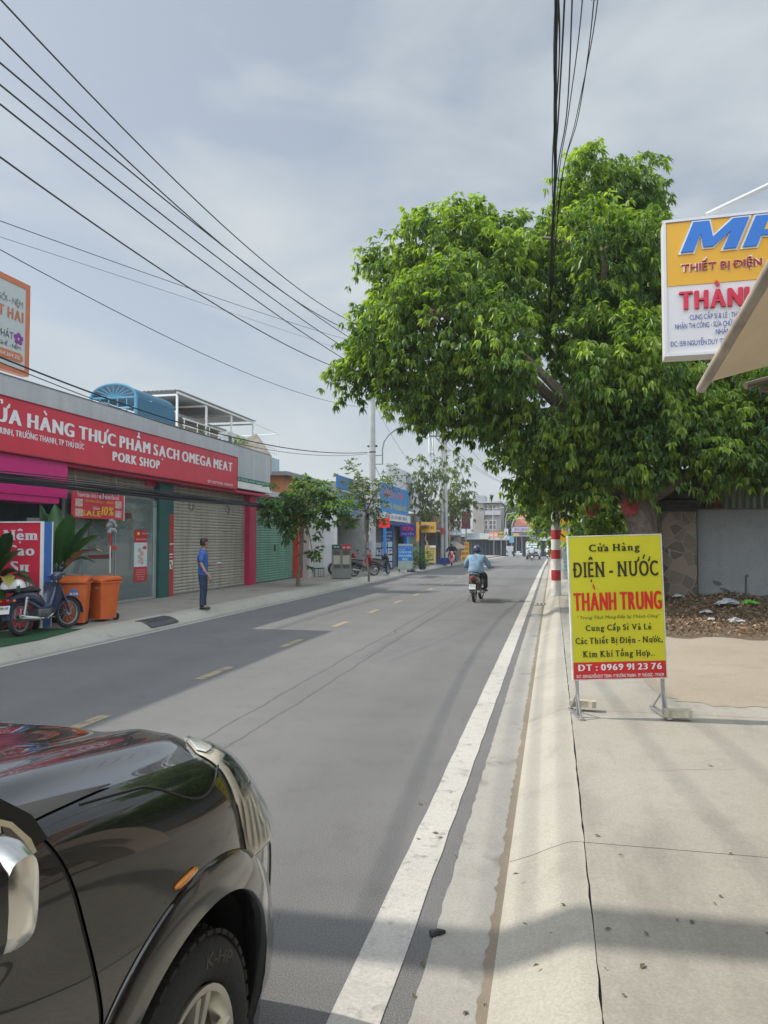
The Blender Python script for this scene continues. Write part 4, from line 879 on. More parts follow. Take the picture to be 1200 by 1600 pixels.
def banana(label, base, tips, seed, pot=True, group=None):
    t = thing('banana_plant', label, 'plant', base, 0, group); b = Vector(base); r = random.Random(seed)
    mb = MB(); mb.tube([b+Vector((0, 0, .1)), b+Vector((0, 0, .5)), b+Vector((0, 0, .95))], [.09, .075, .05], 10); W('stem', mb, pm('banana_stem', (.10, .14, .05), .6, .3, 6), t, True)
    for (tx, ty, tz, wd, droop, mi) in tips:
        a = b+Vector((0, 0, .8)); e = Vector((tx, ty, tz)); mb = MB(); n = 14; P = []
        hor = Vector((e.x-a.x, e.y-a.y, 0)); side = hor.cross(ZZ).normalized() if hor.length > .05 else Vector((1, 0, 0))
        side = (side+Vector((0, .0, r.uniform(-.35, .35)))).normalized()
        for i in range(n+1):
            s = i/n; p = a.lerp(e, s)+Vector((0, 0, droop*4*s*(1-s)*.5)); p.z -= droop*.4*s*s
            ww = wd*(0.06 if s < .22 else max(.03, math.sin(min(1, (s-.2)/.8)*math.pi)**.6)); d = (e-a).normalized(); un = side.cross(d).normalized()
            rip = [r.uniform(-.02, .02) for _ in range(2)]
            P.append([p+side*ww+un*(ww*.35+rip[0]), p+side*ww*.5+un*ww*.12, p, p-side*ww*.5+un*ww*.12, p-side*ww+un*(ww*.35+rip[1])])
        mb.grid(P); W('leaf', mb, mi, t, True)
    if pot:
        mb = MB(); mb.lathe(b, (0, 0, 1), [(0, .16), (.28, .24), (.31, .25), (.31, .22), (.26, .21)], 20); W('pot', mb, pm('dark_pot', (.05, .05, .055), .7, .2), t, True)
    return t
ban_d = pm('banana_leaf_dark', (.018, .065, .022), .35, .35, 3, trans=.25); ban_y = pm('banana_leaf_yellow', (.33, .30, .06), .5, .35, 5, trans=.3); ban_b = pm('banana_leaf_dry', (.25, .19, .08), .7, .5, 9)
bp = (-9.62, 13.2, .16)
banana('tall potted banana plant with broad upright leaves behind the orange bins', bp, [
    tuple(atY(62, 785, 13.3))+(.16, .1, ban_d), tuple(atY(86, 786, 13.4))+(.17, .05, fol_ban), tuple(atY(112, 800, 12.8))+(.19, .1, fol_ban), tuple(atY(148, 806, 13.3))+(.13, .15, ban_d),
    tuple(atY(160, 826, 13.0))+(.14, .3, fol_ban), tuple(atY(160, 850, 12.9))+(.13, .35, ban_b), tuple(atY(52, 815, 12.9))+(.14, .2, ban_d), tuple(atY(60, 850, 13.2))+(.12, .35, ban_d), tuple(atY(74, 800, 13.6))+(.16, .1, ban_d), tuple(atY(150, 868, 13.4))+(.12, .4, ban_d)], 3)
banana('lower banana plant with a yellowing leaf in front of the red sign box', tuple(G(-12, 985, .16)), [
    tuple(atY(16, 826, 11.0))+(.13, .15, ban_d), tuple(atY(38, 850, 11.1))+(.11, .25, fol_ban), tuple(atY(15, 905, 10.6))+(.15, .25, ban_y), tuple(atY(45, 893, 11.1))+(.11, .3, ban_d), tuple(atY(30, 915, 10.9))+(.11, .3, ban_d), tuple(atY(-30, 850, 11.0))+(.14, .2, ban_d), tuple(atY(5, 930, 10.8))+(.1, .3, fol_ban), tuple(atY(55, 905, 11.3))+(.07, .3, ban_d)], 6)

orange_pl = pm('orange_plastic', (.56, .115, .022), .5, .16, 3, bump=.05)
def bin_(label, x, y, rz, h=.88):
    t = thing('wheelie_bin', label, 'bin', (x, y, .15), rz, 'orange wheelie bins'); 
    secs = [(.05, .185, .20), (.3, .205, .22), (.78, .235, .255)]
    mb = MB(); P = []
    for z, hx, hy in secs:
        ring = []
        for sx, sy in ((-1, -1), (1, -1), (1, 1), (-1, 1)):
            for k in range(4):
                a = {(-1, -1): math.pi, (1, -1): 1.5*math.pi, (1, 1): 0, (-1, 1): .5*math.pi}[(sx, sy)]+k*math.pi/6
                ring.append((sx*(hx-.04)+.04*math.cos(a), sy*(hy-.04)+.04*math.sin(a), z*h/.88))
        P.append(ring+[ring[0]])
    mb.grid(P); mb.add([p for p in P[0][:-1]], [tuple(range(16))]); mb.build('body', orange_pl, t, True)
    k = h/.88; mb = MB(); mb.box(-.255, .255, -.285, .285, .775*k, .815*k, .012); mb.build('rim', orange_pl, t)
    mb = MB(); mb.loft([((0, -.31, .83*k), (0, 1, 0), .25, .03), ((0, -.1, .865*k), (0, 1, 0), .265, .05), ((0, .22, .87*k), (0, 1, 0), .265, .05), ((0, .31, .845*k), (0, 1, 0), .235, .03)], 16, 4); mb.build('lid', orange_pl, t, True)
    mb = MB()
    for sx in (-.2, .2): mb.lathe((sx*.8, .2, .075), (1, 0, 0), [(-.025, .04), (-.025, .075), (.025, .075), (.025, .04)], 16)
    [q_.build('wheel', black_rub, t) for q_ in islands(mb)]; return t
b1 = bin_('orange wheelie bin with a blue and green sticker, left of the two', -8.99, 12.98, rad(24), .90)
mb = MB(); mb.obox((-.0, -.2405, .60), (1, 0, 0), (0, 1, -.09), (0, .09, 1), .10, .002, .035); mb.obox((0, -.2475, .68), (1, 0, 0), (0, 1, -.09), (0, .09, 1), .055, .002, .05); mb.build('sticker', pm('blue_sticker', (.03, .15, .4), .4, .2, 10), b1)
mb = MB(); text_on(mb, '035', (0, -.243, .585), (1, 0, 0), (0, .09, 1), (0, -1, .09), .15, .045, bold=.04); mb.build('sticker_lettering', white_ink, b1)
b2 = bin_('orange wheelie bin with a black split down its corner, right of the two', -8.92, 13.75, rad(-14), .86)
mb = MB(); mb.obox((.1, -.2475, .68), (1, 0, 0), (0, 1, -.09), (0, .09, 1), .05, .002, .025); mb.build('sticker', pm('pale_blue_sticker', (.25, .38, .6), .4, .2, 10), b2)
mb = MB(); mb.tube([(-.14, -.205, .07), (-.15, -.215, .2), (-.135, -.222, .28), (-.16, -.226, .33)], [.012, .02, .016, .004], 6); mb.build('split', black_rub, b2)

# grey cabinet, plants, boards of the left middle distance
cq = G(519, 906, .15)
cab = thing('utility_cabinet', 'grey double door cabinet with green and red headers on the left pavement', 'cabinet', (-8.8, 31.2, .15))
c0, c1 = Vector((-9.22, 31.0, 0)), Vector((-8.42, 31.25, 0))
o, ux, un, w, h = face_sign(cab, 'cabinet_body', c0, c1, .17, 1.62, .5, pm('cabinet_grey', (.20, .205, .19), .6, .12, 2))
def plate(parent, name, o, ux, un, u0, u1, v0, v1, m, lift=.004):
    mb = MB(); mb.obox(o+ux*((u0+u1)/2)+ZZ*((v0+v1)/2)+un*lift, ux, un, ZZ, (u1-u0)/2, lift*.9, (v1-v0)/2); return W(name, mb, m, parent)
plate(cab, 'header', o, ux, un, .01, .39, 1.26, 1.44, pm('green_header', (.015, .10, .06), .5), .02); plate(cab, 'header', o, ux, un, .43, .83, 1.24, 1.44, red_sign, .03)
plate(cab, 'notice', o, ux, un, .08, .36, .62, .98, pm('cream_notice', (.42, .40, .31), .6)); plate(cab, 'notice', o, ux, un, .47, .75, .62, .98, pm('cream_notice', (.42, .40, .31), .6))
mb = MB(); text_on(mb, '~2', o+ux*.63+ZZ*1.29+un*.06, ux, ZZ, un, .32, .07, bold=.02); text_on(mb, '~1', o+ux*.2+ZZ*1.32+un*.04, ux, ZZ, un, .22, .06, bold=.02); W('header_lettering', mb, white_ink, cab)
mb = MB()
for k in range(5):
    for u in (.22, .61): mb.obox(o+ux*u+ZZ*(1.02+k*.035)+un*.006, ux, un, ZZ, .15, .004, .006); mb.obox(o+ux*u+ZZ*(.45+k*.03)+un*.006, ux, un, ZZ, .15, .004, .006)
W('vents', mb, dark_in, cab)

# house behind the small tree: flat roof, orange wall
hs = thing('house', 'low house with orange wall and flat grey roof behind the young tree', 'house', (-13, 39, .15))
mb = MB(); mb.box(-19, -12.9, 34.8, 46, .12, 4.95); W('wall', mb, pm('orange_wall', (.42, .16, .07), .8, .15, .8), hs)
mb = MB(); mb.box(-19.4, -12.5, 34.4, 45.5, 4.96, 5.14); W('roof', mb, pm('roof_grey', (.2, .2, .2), .8, .2), hs)
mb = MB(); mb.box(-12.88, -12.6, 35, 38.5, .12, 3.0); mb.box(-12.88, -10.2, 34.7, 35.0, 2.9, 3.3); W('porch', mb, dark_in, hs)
mb = MB()
for k in range(14): mb.tube([(-12.5, 38.5+k*.3, .2), (-12.5, 38.5+k*.3, 2.6)], .02, 5)
W('window_bars', mb, pm('blue_bars', (.03, .12, .3), .5), hs)
# blue balcony railing over the porch
rl2 = thing('balcony', 'blue balcony railing with lattice above the dark porch', 'balcony', (-10.5, 38, 2.9))
mb = MB(); mb.box(-12.4, -10.1, 35.2, 41.5, 2.95, 3.12); W('slab', mb, pm('slab_grey', (.22, .22, .22), .8), rl2)
mb = MB()
for k in range(30): mb.tube([(-10.15, 35.3+k*.21, 3.12), (-10.15, 35.3+k*.21, 4.2)], .016, 5)
for z in (3.25, 3.7, 4.2): mb.tube([(-10.15, 35.25, z), (-10.15, 41.5, z)], .022, 5)
mb.box(-10.3, -10.2, 35.3, 38.2, 4.35, 5.0); mb.box(-10.3, -10.2, 39.2, 41.5, 4.35, 4.9)
W('railing', mb, pm('railing_blue', (.03, .14, .38), .5, .15), rl2)
# blue shop
bs = thing('shop_building', 'small blue fronted paint shop with tall blue fascia sign', 'shop', (-9.4, 45, .15))
bl = pm('shop_blue', (.02, .17, .42), .5, .1, 1)
mb = MB(); mb.box(-9.5, -9.3, 40.6, 49.0, 3.42, 5.06); W('fascia', mb, bl, bs)
mb = MB(); mb.box(-9.52, -9.28, 39.3, 40.58, 3.4, 5.1); W('fascia_frame', mb, pm('frame_blue', (.04, .12, .22), .5, .15), bs)
mb = MB()
for k in range(2):
    for j in range(3): mb.box(-9.275, -9.27, 39.4+k*.62, 39.9+k*.62, 3.5+j*.55, 3.95+j*.55)
W('window_pane', mb, pm('sky_pane', (.45, .5, .52), .15, .05), bs)
mb = MB(); mb.box(-9.48, -9.2, 40.4, 49.1, 2.95, 3.40); W('white_board', mb, pm('white_board', (.52, .53, .54), .6, .08), bs)
mb = MB(); mb.box(-9.6, -8.75, 40.2, 49.3, 2.66, 2.86); W('canopy', mb, pm('navy_canopy', (.02, .035, .16), .6, .1), bs)
mb = MB(); mb.box(-16, -9.8, 39.2, 39.4, .12, 5.0); mb.box(-16, -9.55, 49.3, 49.5, .12, 5.1); mb.box(-16, -15.8, 39.4, 49.3, .12, 5.0); mb.box(-16, -9.6, 39.4, 49.3, 3.3, 3.4); W('wall', mb, pm('shop_wall', (.3, .3, .29), .8, .1), bs)
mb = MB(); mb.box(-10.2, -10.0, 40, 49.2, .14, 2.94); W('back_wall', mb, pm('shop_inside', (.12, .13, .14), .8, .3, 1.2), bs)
mb = MB(); mb.box(-8.82, -8.68, 39.2, 39.36, .14, 2.66); mb.box(-9.5, -9.3, 48.4, 49.2, .14, 2.66); W('post', mb, pm('post_blue', (.03, .22, .55), .5, .08), bs)
mb = MB(); text_on(mb, 'HÀNG-TC-NH', (-9.3, 44.3, 4.32), U, Z, NX, 5.6, .48, bold=.04); W('sign_lettering', mb, pm('salmon_lettering', (.5, .12, .12), .5, .08), bs)
mb = MB(); text_on(mb, 'SƠN PU - PHỤ KIỆN MỘC', (-9.3, 44.9, 3.66), U, Z, NX, 7.0, .34, bold=.04); W('sign_lettering', mb, pm('green_yellow_lettering', (.45, .5, .12), .5, .08), bs)
mb = MB(); text_on(mb, '~5', (-9.2, 44.6, 3.08), U, Z, NX, 6.5, .2, bold=.01); W('sign_lettering', mb, pm('brown_lettering', (.15, .1, .1), .5), bs)
mb = MB()
for r_ in range(4):
    for k in range(7): mb.box(-9.99, -9.8, 40.2+k*.8, 40.75+k*.8+.1*((k+r_) % 2), .2+r_*.4, .48+r_*.4)
W('tin_display', mb, pm('paint_tins', (.12, .25, .45), .4, .9, 3, col2=(.6, .6, .58)), bs)
o = Vector((-9.5, 41.1, .2)); mb = MB(); mb.obox((-8.98, 41.0, 1.42), (1, 0, 0), (0, 1, 0), ZZ, .33, .03, 1.2); W('door_panel', mb, pm('navy_board', (.02, .05, .2), .4, .1), bs)
mb = MB()
for r_ in range(4):
    for k in range(2): mb.box(-9.25+k*.3, -9.0+k*.3, 40.95, 40.966, .3+r_*.38, .6+r_*.38)
for k, s in enumerate(('SƠN PU', 'PHỤ KIỆN', 'MỘC')): text_on(mb, s, (-8.98, 40.97, 2.2-k*.2), (1, 0, 0), Z, (0, -1, 0), .5-.15*(k == 2), .11, bold=.02)
W('door_pictures', mb, pm('pale_pictures', (.5, .54, .58), .5, .3, 12), bs)
lb = thing('hanging_sign', 'small bright red square sign hanging beside the round pole', 'sign', (-8.4, 37.0, 2.6))
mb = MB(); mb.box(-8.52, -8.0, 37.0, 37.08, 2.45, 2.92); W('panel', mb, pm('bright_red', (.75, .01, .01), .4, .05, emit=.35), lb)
mb = MB(); mb.box(-8.35, -8.15, 36.99, 36.998, 2.56, 2.82); mb.tube([(-8.45, 37.04, 2.92), (-8.66, 36.9, 3.4)], .02, 6); W('mark', mb, pm('dark_red_mark', (.12, .0, .0), .5), lb)
hn = thing('hanging_sign', 'navy and red square sign hanging under the blue shop canopy', 'sign', (-8.2, 43, 2.3)); mb = MB(); mb.obox((-8.05, 42.2, 2.36), CAMR, (0, 1, 0), ZZ, .42, .03, .33); W('panel', mb, pm('navy_sign', (.03, .02, .2), .4), hn)
mb = MB(); text_on(mb, 'SƠN', (-8.05, 42.15, 2.38), CAMR, Z, (0, -1, 0), .6, .2, bold=.03, lift=.02); W('sign_lettering', mb, red_ink, hn)
mb = MB(); text_on(mb, 'PHỤ KIỆN', (-8.05, 42.15, 2.12), CAMR, Z, (0, -1, 0), .66, .12, lift=.02); mb.tube([(-8.05, 42.2, 2.69), (-8.05, 42.2, 2.9)], .015, 5); W('sign_lettering', mb, pm('mauve_lettering', (.3, .25, .5), .5), hn)
of = thing('flag_banner', 'narrow upright orange strip banner at the end of the blue shop', 'banner', (-7.6, 43, 2.2)); mb = MB(); mb.obox((-7.55, 42.6, 2.3), CAMR, (0, 1, 0), ZZ, .085, .02, .55); W('cloth', mb, pm('orange_cloth', (.65, .28, .02), .6), of)
mb = MB(); mb.tube([(-7.55, 42.65, .15), (-7.55, 42.65, 2.9)], .02, 6); W('pole', mb, steel, of)
# blue standing sign
q0, q1 = G(622, 893, .15), G(645, 891, .15)
sg2 = thing('pavement_sign', 'blue and white pavement sign about furniture paint before the blue shop', 'sign', q0)
q1 = q0+CAMR*((23)*q0.y/FPX*1.0)
o, ux, un, w, h = face_sign(sg2, 'panel', q0, q1, .3, 1.62, .04, pm('pale_green_board', (.32, .38, .33), .6, .1))
plate(sg2, 'blue_field', o, ux, un, .01, w-.01, .42, 1.22, pm('sign_blue_field', (.02, .16, .5), .45, .06))
mb = MB()
for k, s in enumerate(('SƠN PU VÀ', 'PHỤ KIỆN', 'MỘC')): text_on(mb, s, o+ux*(w/2)+ZZ*(.82-.19*k)+un*.008, ux, ZZ, un, w*(.86, .86, .4)[k], .12, bold=.03)
text_on(mb, '~2', o+ux*.22+ZZ*1.0+un*.008, ux, ZZ, un, .28, .05); W('sign_lettering', mb, pm('cyan_lettering', (.45, .72, .75), .5), sg2)
mb = MB(); text_on(mb, '~3', o+ux*(w/2)+ZZ*1.09+un*.008, ux, ZZ, un, w*.8, .08, bold=.02); W('sign_lettering', mb, pm('violet_lettering', (.3, .2, .55), .5), sg2)
mb = MB(); mb.obox(o+ux*.05+ZZ*-.1, ux, un, ZZ, .03, .05, .1); mb.obox(o+ux*(w-.05)+ZZ*-.1, ux, un, ZZ, .03, .05, .1); mb.obox(o+ux*(w-.1)+ZZ*-.12+un*.2, ux, un, ZZ, .2, .08, .05); W('foot', mb, dark_in, sg2)
# yellow menu board
q0 = G(664, 886, .15); q1 = q0+CAMR*(17*q0.y/FPX)
sg3 = thing('pavement_sign', 'small yellow menu board on legs beside the potted shrub', 'sign', q0)
o, ux, un, w, h = face_sign(sg3, 'panel', q0, q1, .42, 1.5, .03, pm('menu_yellow', (.55, .45, .13), .5, .08))
plate(sg3, 'pale_corner', o, ux, un, w*.45, w-.01, .95, 1.07, white_paint)
mb = MB(); text_on(mb, '~2', o+ux*(w*.5)+ZZ*.80+un*.008, ux, ZZ, un, w*.8, .12, bold=.03); text_on(mb, '~2', o+ux*(w*.3)+ZZ*.95+un*.008, ux, ZZ, un, w*.35, .06, bold=.02); W('sign_lettering', mb, pm('brown_red_lettering', (.4, .08, .02), .5), sg3)
mb = MB()
for k, s in enumerate(('~2', '~2', '~3', '~2', '~3')): text_on(mb, s, o+ux*(w*.48)+ZZ*(.66-.13*k)+un*.008, ux, ZZ, un, w*.7, .06, bold=.01)
W('sign_lettering', mb, black_ink, sg3)
mb = MB()
for u in (.04, w-.04): mb.obox(o+ux*u+ZZ*-.13-un*.03, ux, un, ZZ, .02, .02, .13)
W('leg', mb, steel, sg3)
# potted shrub and bag
q = G(660, 890, .15); pp = thing('potted_plant', 'bushy green plant in a dark pot between the white bag and menu board', 'plant', q)
mb = MB(); mb.lathe(q, ZZ, [(0, .16), (.25, .24), (.32, .26), (.32, .2)], 14); W('pot', mb, pm('dark_pot', (.05, .05, .055)), pp, True)
leaves_mesh('leaves', fol_dark, pp, lobes_to_clusters([(tuple(q+Vector((0, 0, .62))), .38, .38, .32), (tuple(q+Vector((-.3, .2, 1.0))), .4, .4, .4), (tuple(q+Vector((-.45, .3, .6))), .35, .35, .4)], 90, 4), L=.22, Wd=.05, whorls=2, per=6, spread=.2, droop=0, seed=4)
q = G(648, 889, .15); bg = thing('plastic_bag', 'full white plastic bag at the foot of the blue sign', 'bag', q)
mb = MB(); rr = random.Random(2); secs = []
mb.loft([(q+Vector((0, 0, .0)), ZZ, .27, .22), (q+Vector((.01, 0, .15)), ZZ, .25, .2), (q+Vector((-.01, 0, .32)), ZZ, .16, .12), (q+Vector((.0, 0, .42)), ZZ, .11, .04)], 12, 2.2, up=(0, 1, 0))
W('bag_body', mb, pm('bag_white', (.62, .63, .64), .4, .15, 9, bump=.5, bscale=14), bg)
mb = MB()
for sx in (-.09, .09): mb.tube([q+Vector((sx-.03, 0, .40)), q+Vector((sx, 0, .56)), q+Vector((sx+.03, 0, .40))], .012, 5)
W('handle', mb, pm('bag_white', (.6, .6, .6)), bg)
# green shuttered unit and brown shed beyond the blue shop
u3 = thing('shop_unit', 'shabby shop unit with pale green shutter and small yellow sign', 'shop', (-9.6, 53, .1))
mb = MB(); mb.box(-16, -9.6, 49.6, 57, .05, 3.6); W('wall', mb, pm('dingy_wall', (.2, .21, .2), .85, .2, 1), u3)
mb = MB(); slats(mb, -9.58, 50.0, 54.5, .1, 2.6, .1); W('shutter', mb, pm('sage_shutter', (.22, .26, .21), .6, .12), u3)
mb = MB(); mb.box(-9.6, -8.2, 49.6, 57, 2.75, 2.85); W('canopy', mb, pm('rust_sheet', (.2, .15, .12), .8, .3), u3)
mb = MB(); mb.obox((-8.3, 51, 2.72), CAMR, (0, 1, 0), ZZ, .52, .03, .36); W('sign', mb, pm('amber_sign', (.6, .36, .05), .5, .08), u3)
mb = MB(); text_on(mb, '~2', (-8.3, 50.95, 2.62), CAMR, Z, (0, -1, 0), .8, .18, lift=.02, bold=.02); W('sign_lettering', mb, pm('brown_red_lettering', (.4, .08, .02)), u3)
mb = MB(); mb.box(-9.58, -9.5, 54.8, 56.8, .1, 2.6); W('door', mb, pm('dark_blue_door', (.03, .04, .06), .6), u3)
wh = thing('hoarding', 'plain pale grey hoarding standing up behind the blue shop roof', 'billboard', (-9.3, 50, 3))
mb = MB(); q0, q1 = atX(612, 737, -9.35), atX(655, 752, -9.35); mb.box(-10.05, -9.9, 45.5, 57.0, 3.9, 6.6); W('panel', mb, pm('hoarding_grey', (.50, .51, .54), .6, .04, .5), wh)
mb = MB()
for y in (45, 48, 51): mb.tube([(-10.5, y, 3), (-10.1, y, 6.2)], .05, 6)
W('stay', mb, steel, wh)
# further boards and awnings on the left
def board(label, px0, px1, py0, py1, Y, col, name='shop_sign', lines=(), lcol=None, posts=True, group=None, m=None):
    a, c = atY(px0, py0, Y), atY(px1, py1, Y); a2 = Vector((a.x, Y, c.z)); t = thing(name, label, 'sign', (a.x, Y, gz(Y)), 0, group); p1_ = Vector((a.x, Y, 0))+CAMR*(px1-px0)*Y/FPX
    o, ux, un, w, h = face_sign(t, 'panel', (a.x, Y), p1_, c.z, a.z, .08, m or pm(label[:20], col, .5, .12, 1.5))
    if lines:
        mb = MB(); n = len(lines)
        for k, s in enumerate(lines): text_on(mb, s, o+ux*(w/2)+ZZ*(h*(1-(k+.8)/n)), ux, ZZ, un, w*.82, h*.5/n, bold=.02, lift=.03)
        W('sign_lettering', mb, lcol or white_ink, t)
    if posts:
        mb = MB(); mb.obox(Vector((a.x, Y+.1, (c.z+gz(Y))/2))+ux*w*.5, ux, un, ZZ, .06, .04, (c.z-gz(Y))/2+.01); W('post', mb, pm('post_steel', (.2, .2, .2), .6), t)
    return t
board('dark red vertical board with faint red lettering on the left, above the brick wall', 721, 735, 799, 826, 70, (.075, .012, .022), lines=('~1', '~2', '~2', '~2'), lcol=pm('dim_red_lettering', (.2, .02, .03)))
board('white square board with a red figure shape left of the dark red board', 701, 720, 796, 814, 66, (.6, .5, .5), lines=('A', ), lcol=red_ink)
board('grey lettered board under the white square board', 706, 721, 822, 838, 66, (.3, .33, .36), lines=('~2', '~2'), lcol=white_ink)
board('small red hanging sign on the twin concrete poles', 689, 694, 825, 834, 55, (.4, .02, .02), posts=False)
board('upper yellow board stacked by the shop beyond the parked red scooter', 725, 733, 847, 860, 66, (.55, .36, .03), lines=('~1', '~1'), lcol=red_ink)
board('lower yellow board standing on the pavement beyond the parked red scooter', 721, 733, 860, 876, 65.7, (.58, .42, .05), lines=('~2', '~2'), lcol=red_ink)
aw = thing('umbrella', 'faded beige market umbrella over the parked red scooter', 'umbrella', (-8.9, 64, 0))
q = atY(703, 845, 64); mb = MB(); mb.lathe((q.x, 64, q.z-.5), ZZ, [(-.15, 1.35), (0, 1.3), (.35, .7), (.62, .03)], 12); W('canopy', mb, pm('faded_canvas', (.42, .36, .3), .8, .1, trans=.3), aw)
mb = MB(); mb.tube([(q.x, 64, -.2), (q.x, 64, q.z+.1)], .03, 6); W('pole', mb, steel, aw)
bw = thing('brick_wall', 'row of dim brick shop fronts under the dark red board', 'shop', (-9.6, 70, -.2))
mb = MB(); mb.box(-16, -9.3, 57.2, 78, -.4, 3.9); W('wall', mb, pm('brick_dim', (.16, .085, .065), .85, .35, 2.5), bw)
mb = MB()
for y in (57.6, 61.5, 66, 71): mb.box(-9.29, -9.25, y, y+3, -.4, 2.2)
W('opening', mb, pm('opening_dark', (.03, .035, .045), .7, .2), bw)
mb = MB()
for y in (57.6, 61.5, 66, 71): mb.add([(-9.3, y-.2, 2.7), (-9.3, y+3.2, 2.7), (-7.9, y+3.2, 2.3), (-7.9, y-.2, 2.3), (-9.3, y-.2, 2.66), (-9.3, y+3.2, 2.66), (-7.9, y+3.2, 2.26), (-7.9, y-.2, 2.26)], [(0, 1, 2, 3), (7, 6, 5, 4), (0, 3, 7, 4), (1, 5, 6, 2), (3, 2, 6, 7)])
W('awning', mb, pm('tin_awning', (.28, .28, .28), .6, .25, 2), bw)
# cream three-storey building with window grids
cbld = thing('building', 'cream and grey storeyed building with white gridded windows at the bend', 'building', (-11, 150, -.9))
a, c = atY(737, 786, 150), atY(776, 830, 150)
mb = MB(); mb.box(atY(735, 0, 150).x, atY(752, 0, 150).x, 150, 162, -.9, a.z); W('wall', mb, pm('cream_wall_far', (.30, .275, .245), .8, .25, .4), cbld)
mb = MB(); x0, x1 = atY(752.5, 0, 150).x, atY(777, 0, 150).x; mb.box(x0, x1, 151, 162, -.9, a.z-.1); W('wall', mb, pm('grey_pink_wall', (.27, .245, .24), .8, .2, .5), cbld)
mb = MB(); mb.box(atY(735, 0, 150).x-.3, x1+.3, 149.4, 162, a.z, a.z+.25); mb.box(x0, x1, 150.2, 151, a.z-2.4, a.z-1.5); W('roof_slab', mb, pm('slab_pale', (.42, .42, .42), .8, .1), cbld)
mb = MB(); mb.box(atY(736, 0, 152).x, atY(752, 0, 152).x, 154, 160, a.z+.26, a.z+1.7); W('penthouse', mb, pm('penthouse_grey', (.28, .29, .31), .8, .08), cbld)
for (p0, p1_, r0, r1) in ((753, 762, 789, 800), (764, 775, 789, 800), (753, 762, 813, 827), (764, 775, 813, 827)):
    A, C_ = atY(p0, r0, 150.9), atY(p1_, r1, 150.9); mb = MB(); mb.box(A.x, C_.x, 150.92, 150.98, C_.z, A.z); wo = W('window', mb, pm('brown_glass', (.10, .075, .06), .3, .2), cbld)
    mb = MB()
    for k in range(3): mb.box(A.x+(C_.x-A.x)*k/2-.04, A.x+(C_.x-A.x)*k/2+.04, 150.85, 150.915, C_.z, A.z)
    for k in range(3): mb.box(A.x, C_.x, 150.84, 150.849, C_.z+(A.z-C_.z)*k/2-.04, C_.z+(A.z-C_.z)*k/2+.04)
    W('frame', mb, white_paint, wo)
# tin-roofed sheds at the bend
sd = thing('market_shed', 'row of dark tin roofed sheds closing the view at the bend', 'shed', (-8, 130, -.8))
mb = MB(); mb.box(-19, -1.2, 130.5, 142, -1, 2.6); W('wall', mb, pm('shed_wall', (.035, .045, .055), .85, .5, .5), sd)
mb = MB()
for (p0, p1_, pz, dz) in ((704, 737, 822, .5), (728, 765, 834, .9), (764, 802, 838, .6), (800, 832, 826, .5), (828, 870, 838, .7)):
    A, C_ = atY(p0, pz, 130), atY(p1_, pz, 130); mb.add([(A.x, 127.5, A.z-dz), (C_.x, 127.5, C_.z-dz), (C_.x, 131.5, C_.z+.1), (A.x, 131.5, A.z+.1), (A.x, 127.5, A.z-dz-.08), (C_.x, 127.5, C_.z-dz-.08), (C_.x, 131.5, C_.z), (A.x, 131.5, A.z)], [(0, 1, 2, 3), (7, 6, 5, 4), (0, 4, 5, 1), (1, 5, 6, 2), (0, 3, 7, 4)])
W('roof', mb, pm('tin_roof', (.25, .265, .26), .5, .25, 1, metal=.2), sd)
mb = MB()
for k in range(26): x = -17.5+k*.62; mb.box(x, x+.05, 130.35, 130.45, -1, 1.6)
W('fence_bars', mb, pm('bar_grey', (.16, .18, .2), .6), sd)
board('orange white and blue striped board over the far sheds', 765, 778, 831, 840, 127, (.62, .2, .08), lines=('~2',)); board('brown board over the far sheds', 779, 787, 829, 840, 127.2, (.14, .1, .03), lines=('~1', '~1'), lcol=yellow_ink)
board('white narrow board with a dark mark over the far sheds', 788, 794, 826, 840, 127.4, (.5, .5, .52), lines=('A',), lcol=black_ink); board('pale blue board hanging low on the far sheds', 796, 803, 837, 848, 127, (.12, .3, .4))
board('big purple and grey hoarding above the far sheds', 802, 828, 823, 838, 128, (.36, .34, .42), lines=('~2', '~2'), lcol=pm('purple_lettering', (.25, .08, .3))); board('orange and white small board below the purple hoarding', 802, 811, 833, 838, 127.6, (.6, .35, .12))
rf = thing('house', 'house with terracotta red tiled roof among the far trees', 'house', (-7, 150, -1)); A, C_ = atY(805, 822, 150), atY(830, 808, 150)
mb = MB(); mb.box(A.x, C_.x, 151, 158, -1, A.z); W('wall', mb, pm('cream_wall', (.4, .37, .33)), rf)
mb = MB(); mb.add([(A.x-.4, 150.5, A.z), (C_.x+.4, 150.5, A.z), (C_.x-.6, 154, C_.z+1), (A.x+.8, 154, C_.z+1), (A.x-.4, 158.5, A.z), (C_.x+.4, 158.5, A.z)], [(0, 1, 2, 3), (3, 2, 5, 4), (0, 3, 4), (1, 5, 2), (0, 4, 5, 1)]); W('roof', mb, pm('terracotta', (.32, .11, .07), .8, .2, 2), rf)
# far street lamps
for i, (px, py, Y) in enumerate(((770, 795, 140), (790, 803, 150), (800, 812, 135))):
    q = atY(px, py, Y); t = thing('street_lamp', ('tallest hazy street lamp right of the cream building', 'middle hazy street lamp before the far trees', 'lowest hazy street lamp left of the purple hoarding')[i], 'street lamp', (q.x, Y, gz(Y)), 0, 'far street lamps')
    mb = MB(); mb.tube([(q.x, Y, gz(Y)), (q.x, Y, q.z-1), (q.x+.3, Y, q.z), (q.x+1.2, Y, q.z+.1)], .09, 6); W('post', mb, conc_w, t)
    mb = MB(); mb.loft([((q.x+1.1, Y, q.z+.1), (1, 0, .1), .2, .1), ((q.x+2.0, Y, q.z+.2), (1, 0, .1), .15, .08)], 8); W('lamp_head', mb, pm('lamp_head_grey', (.3, .3, .3)), t)

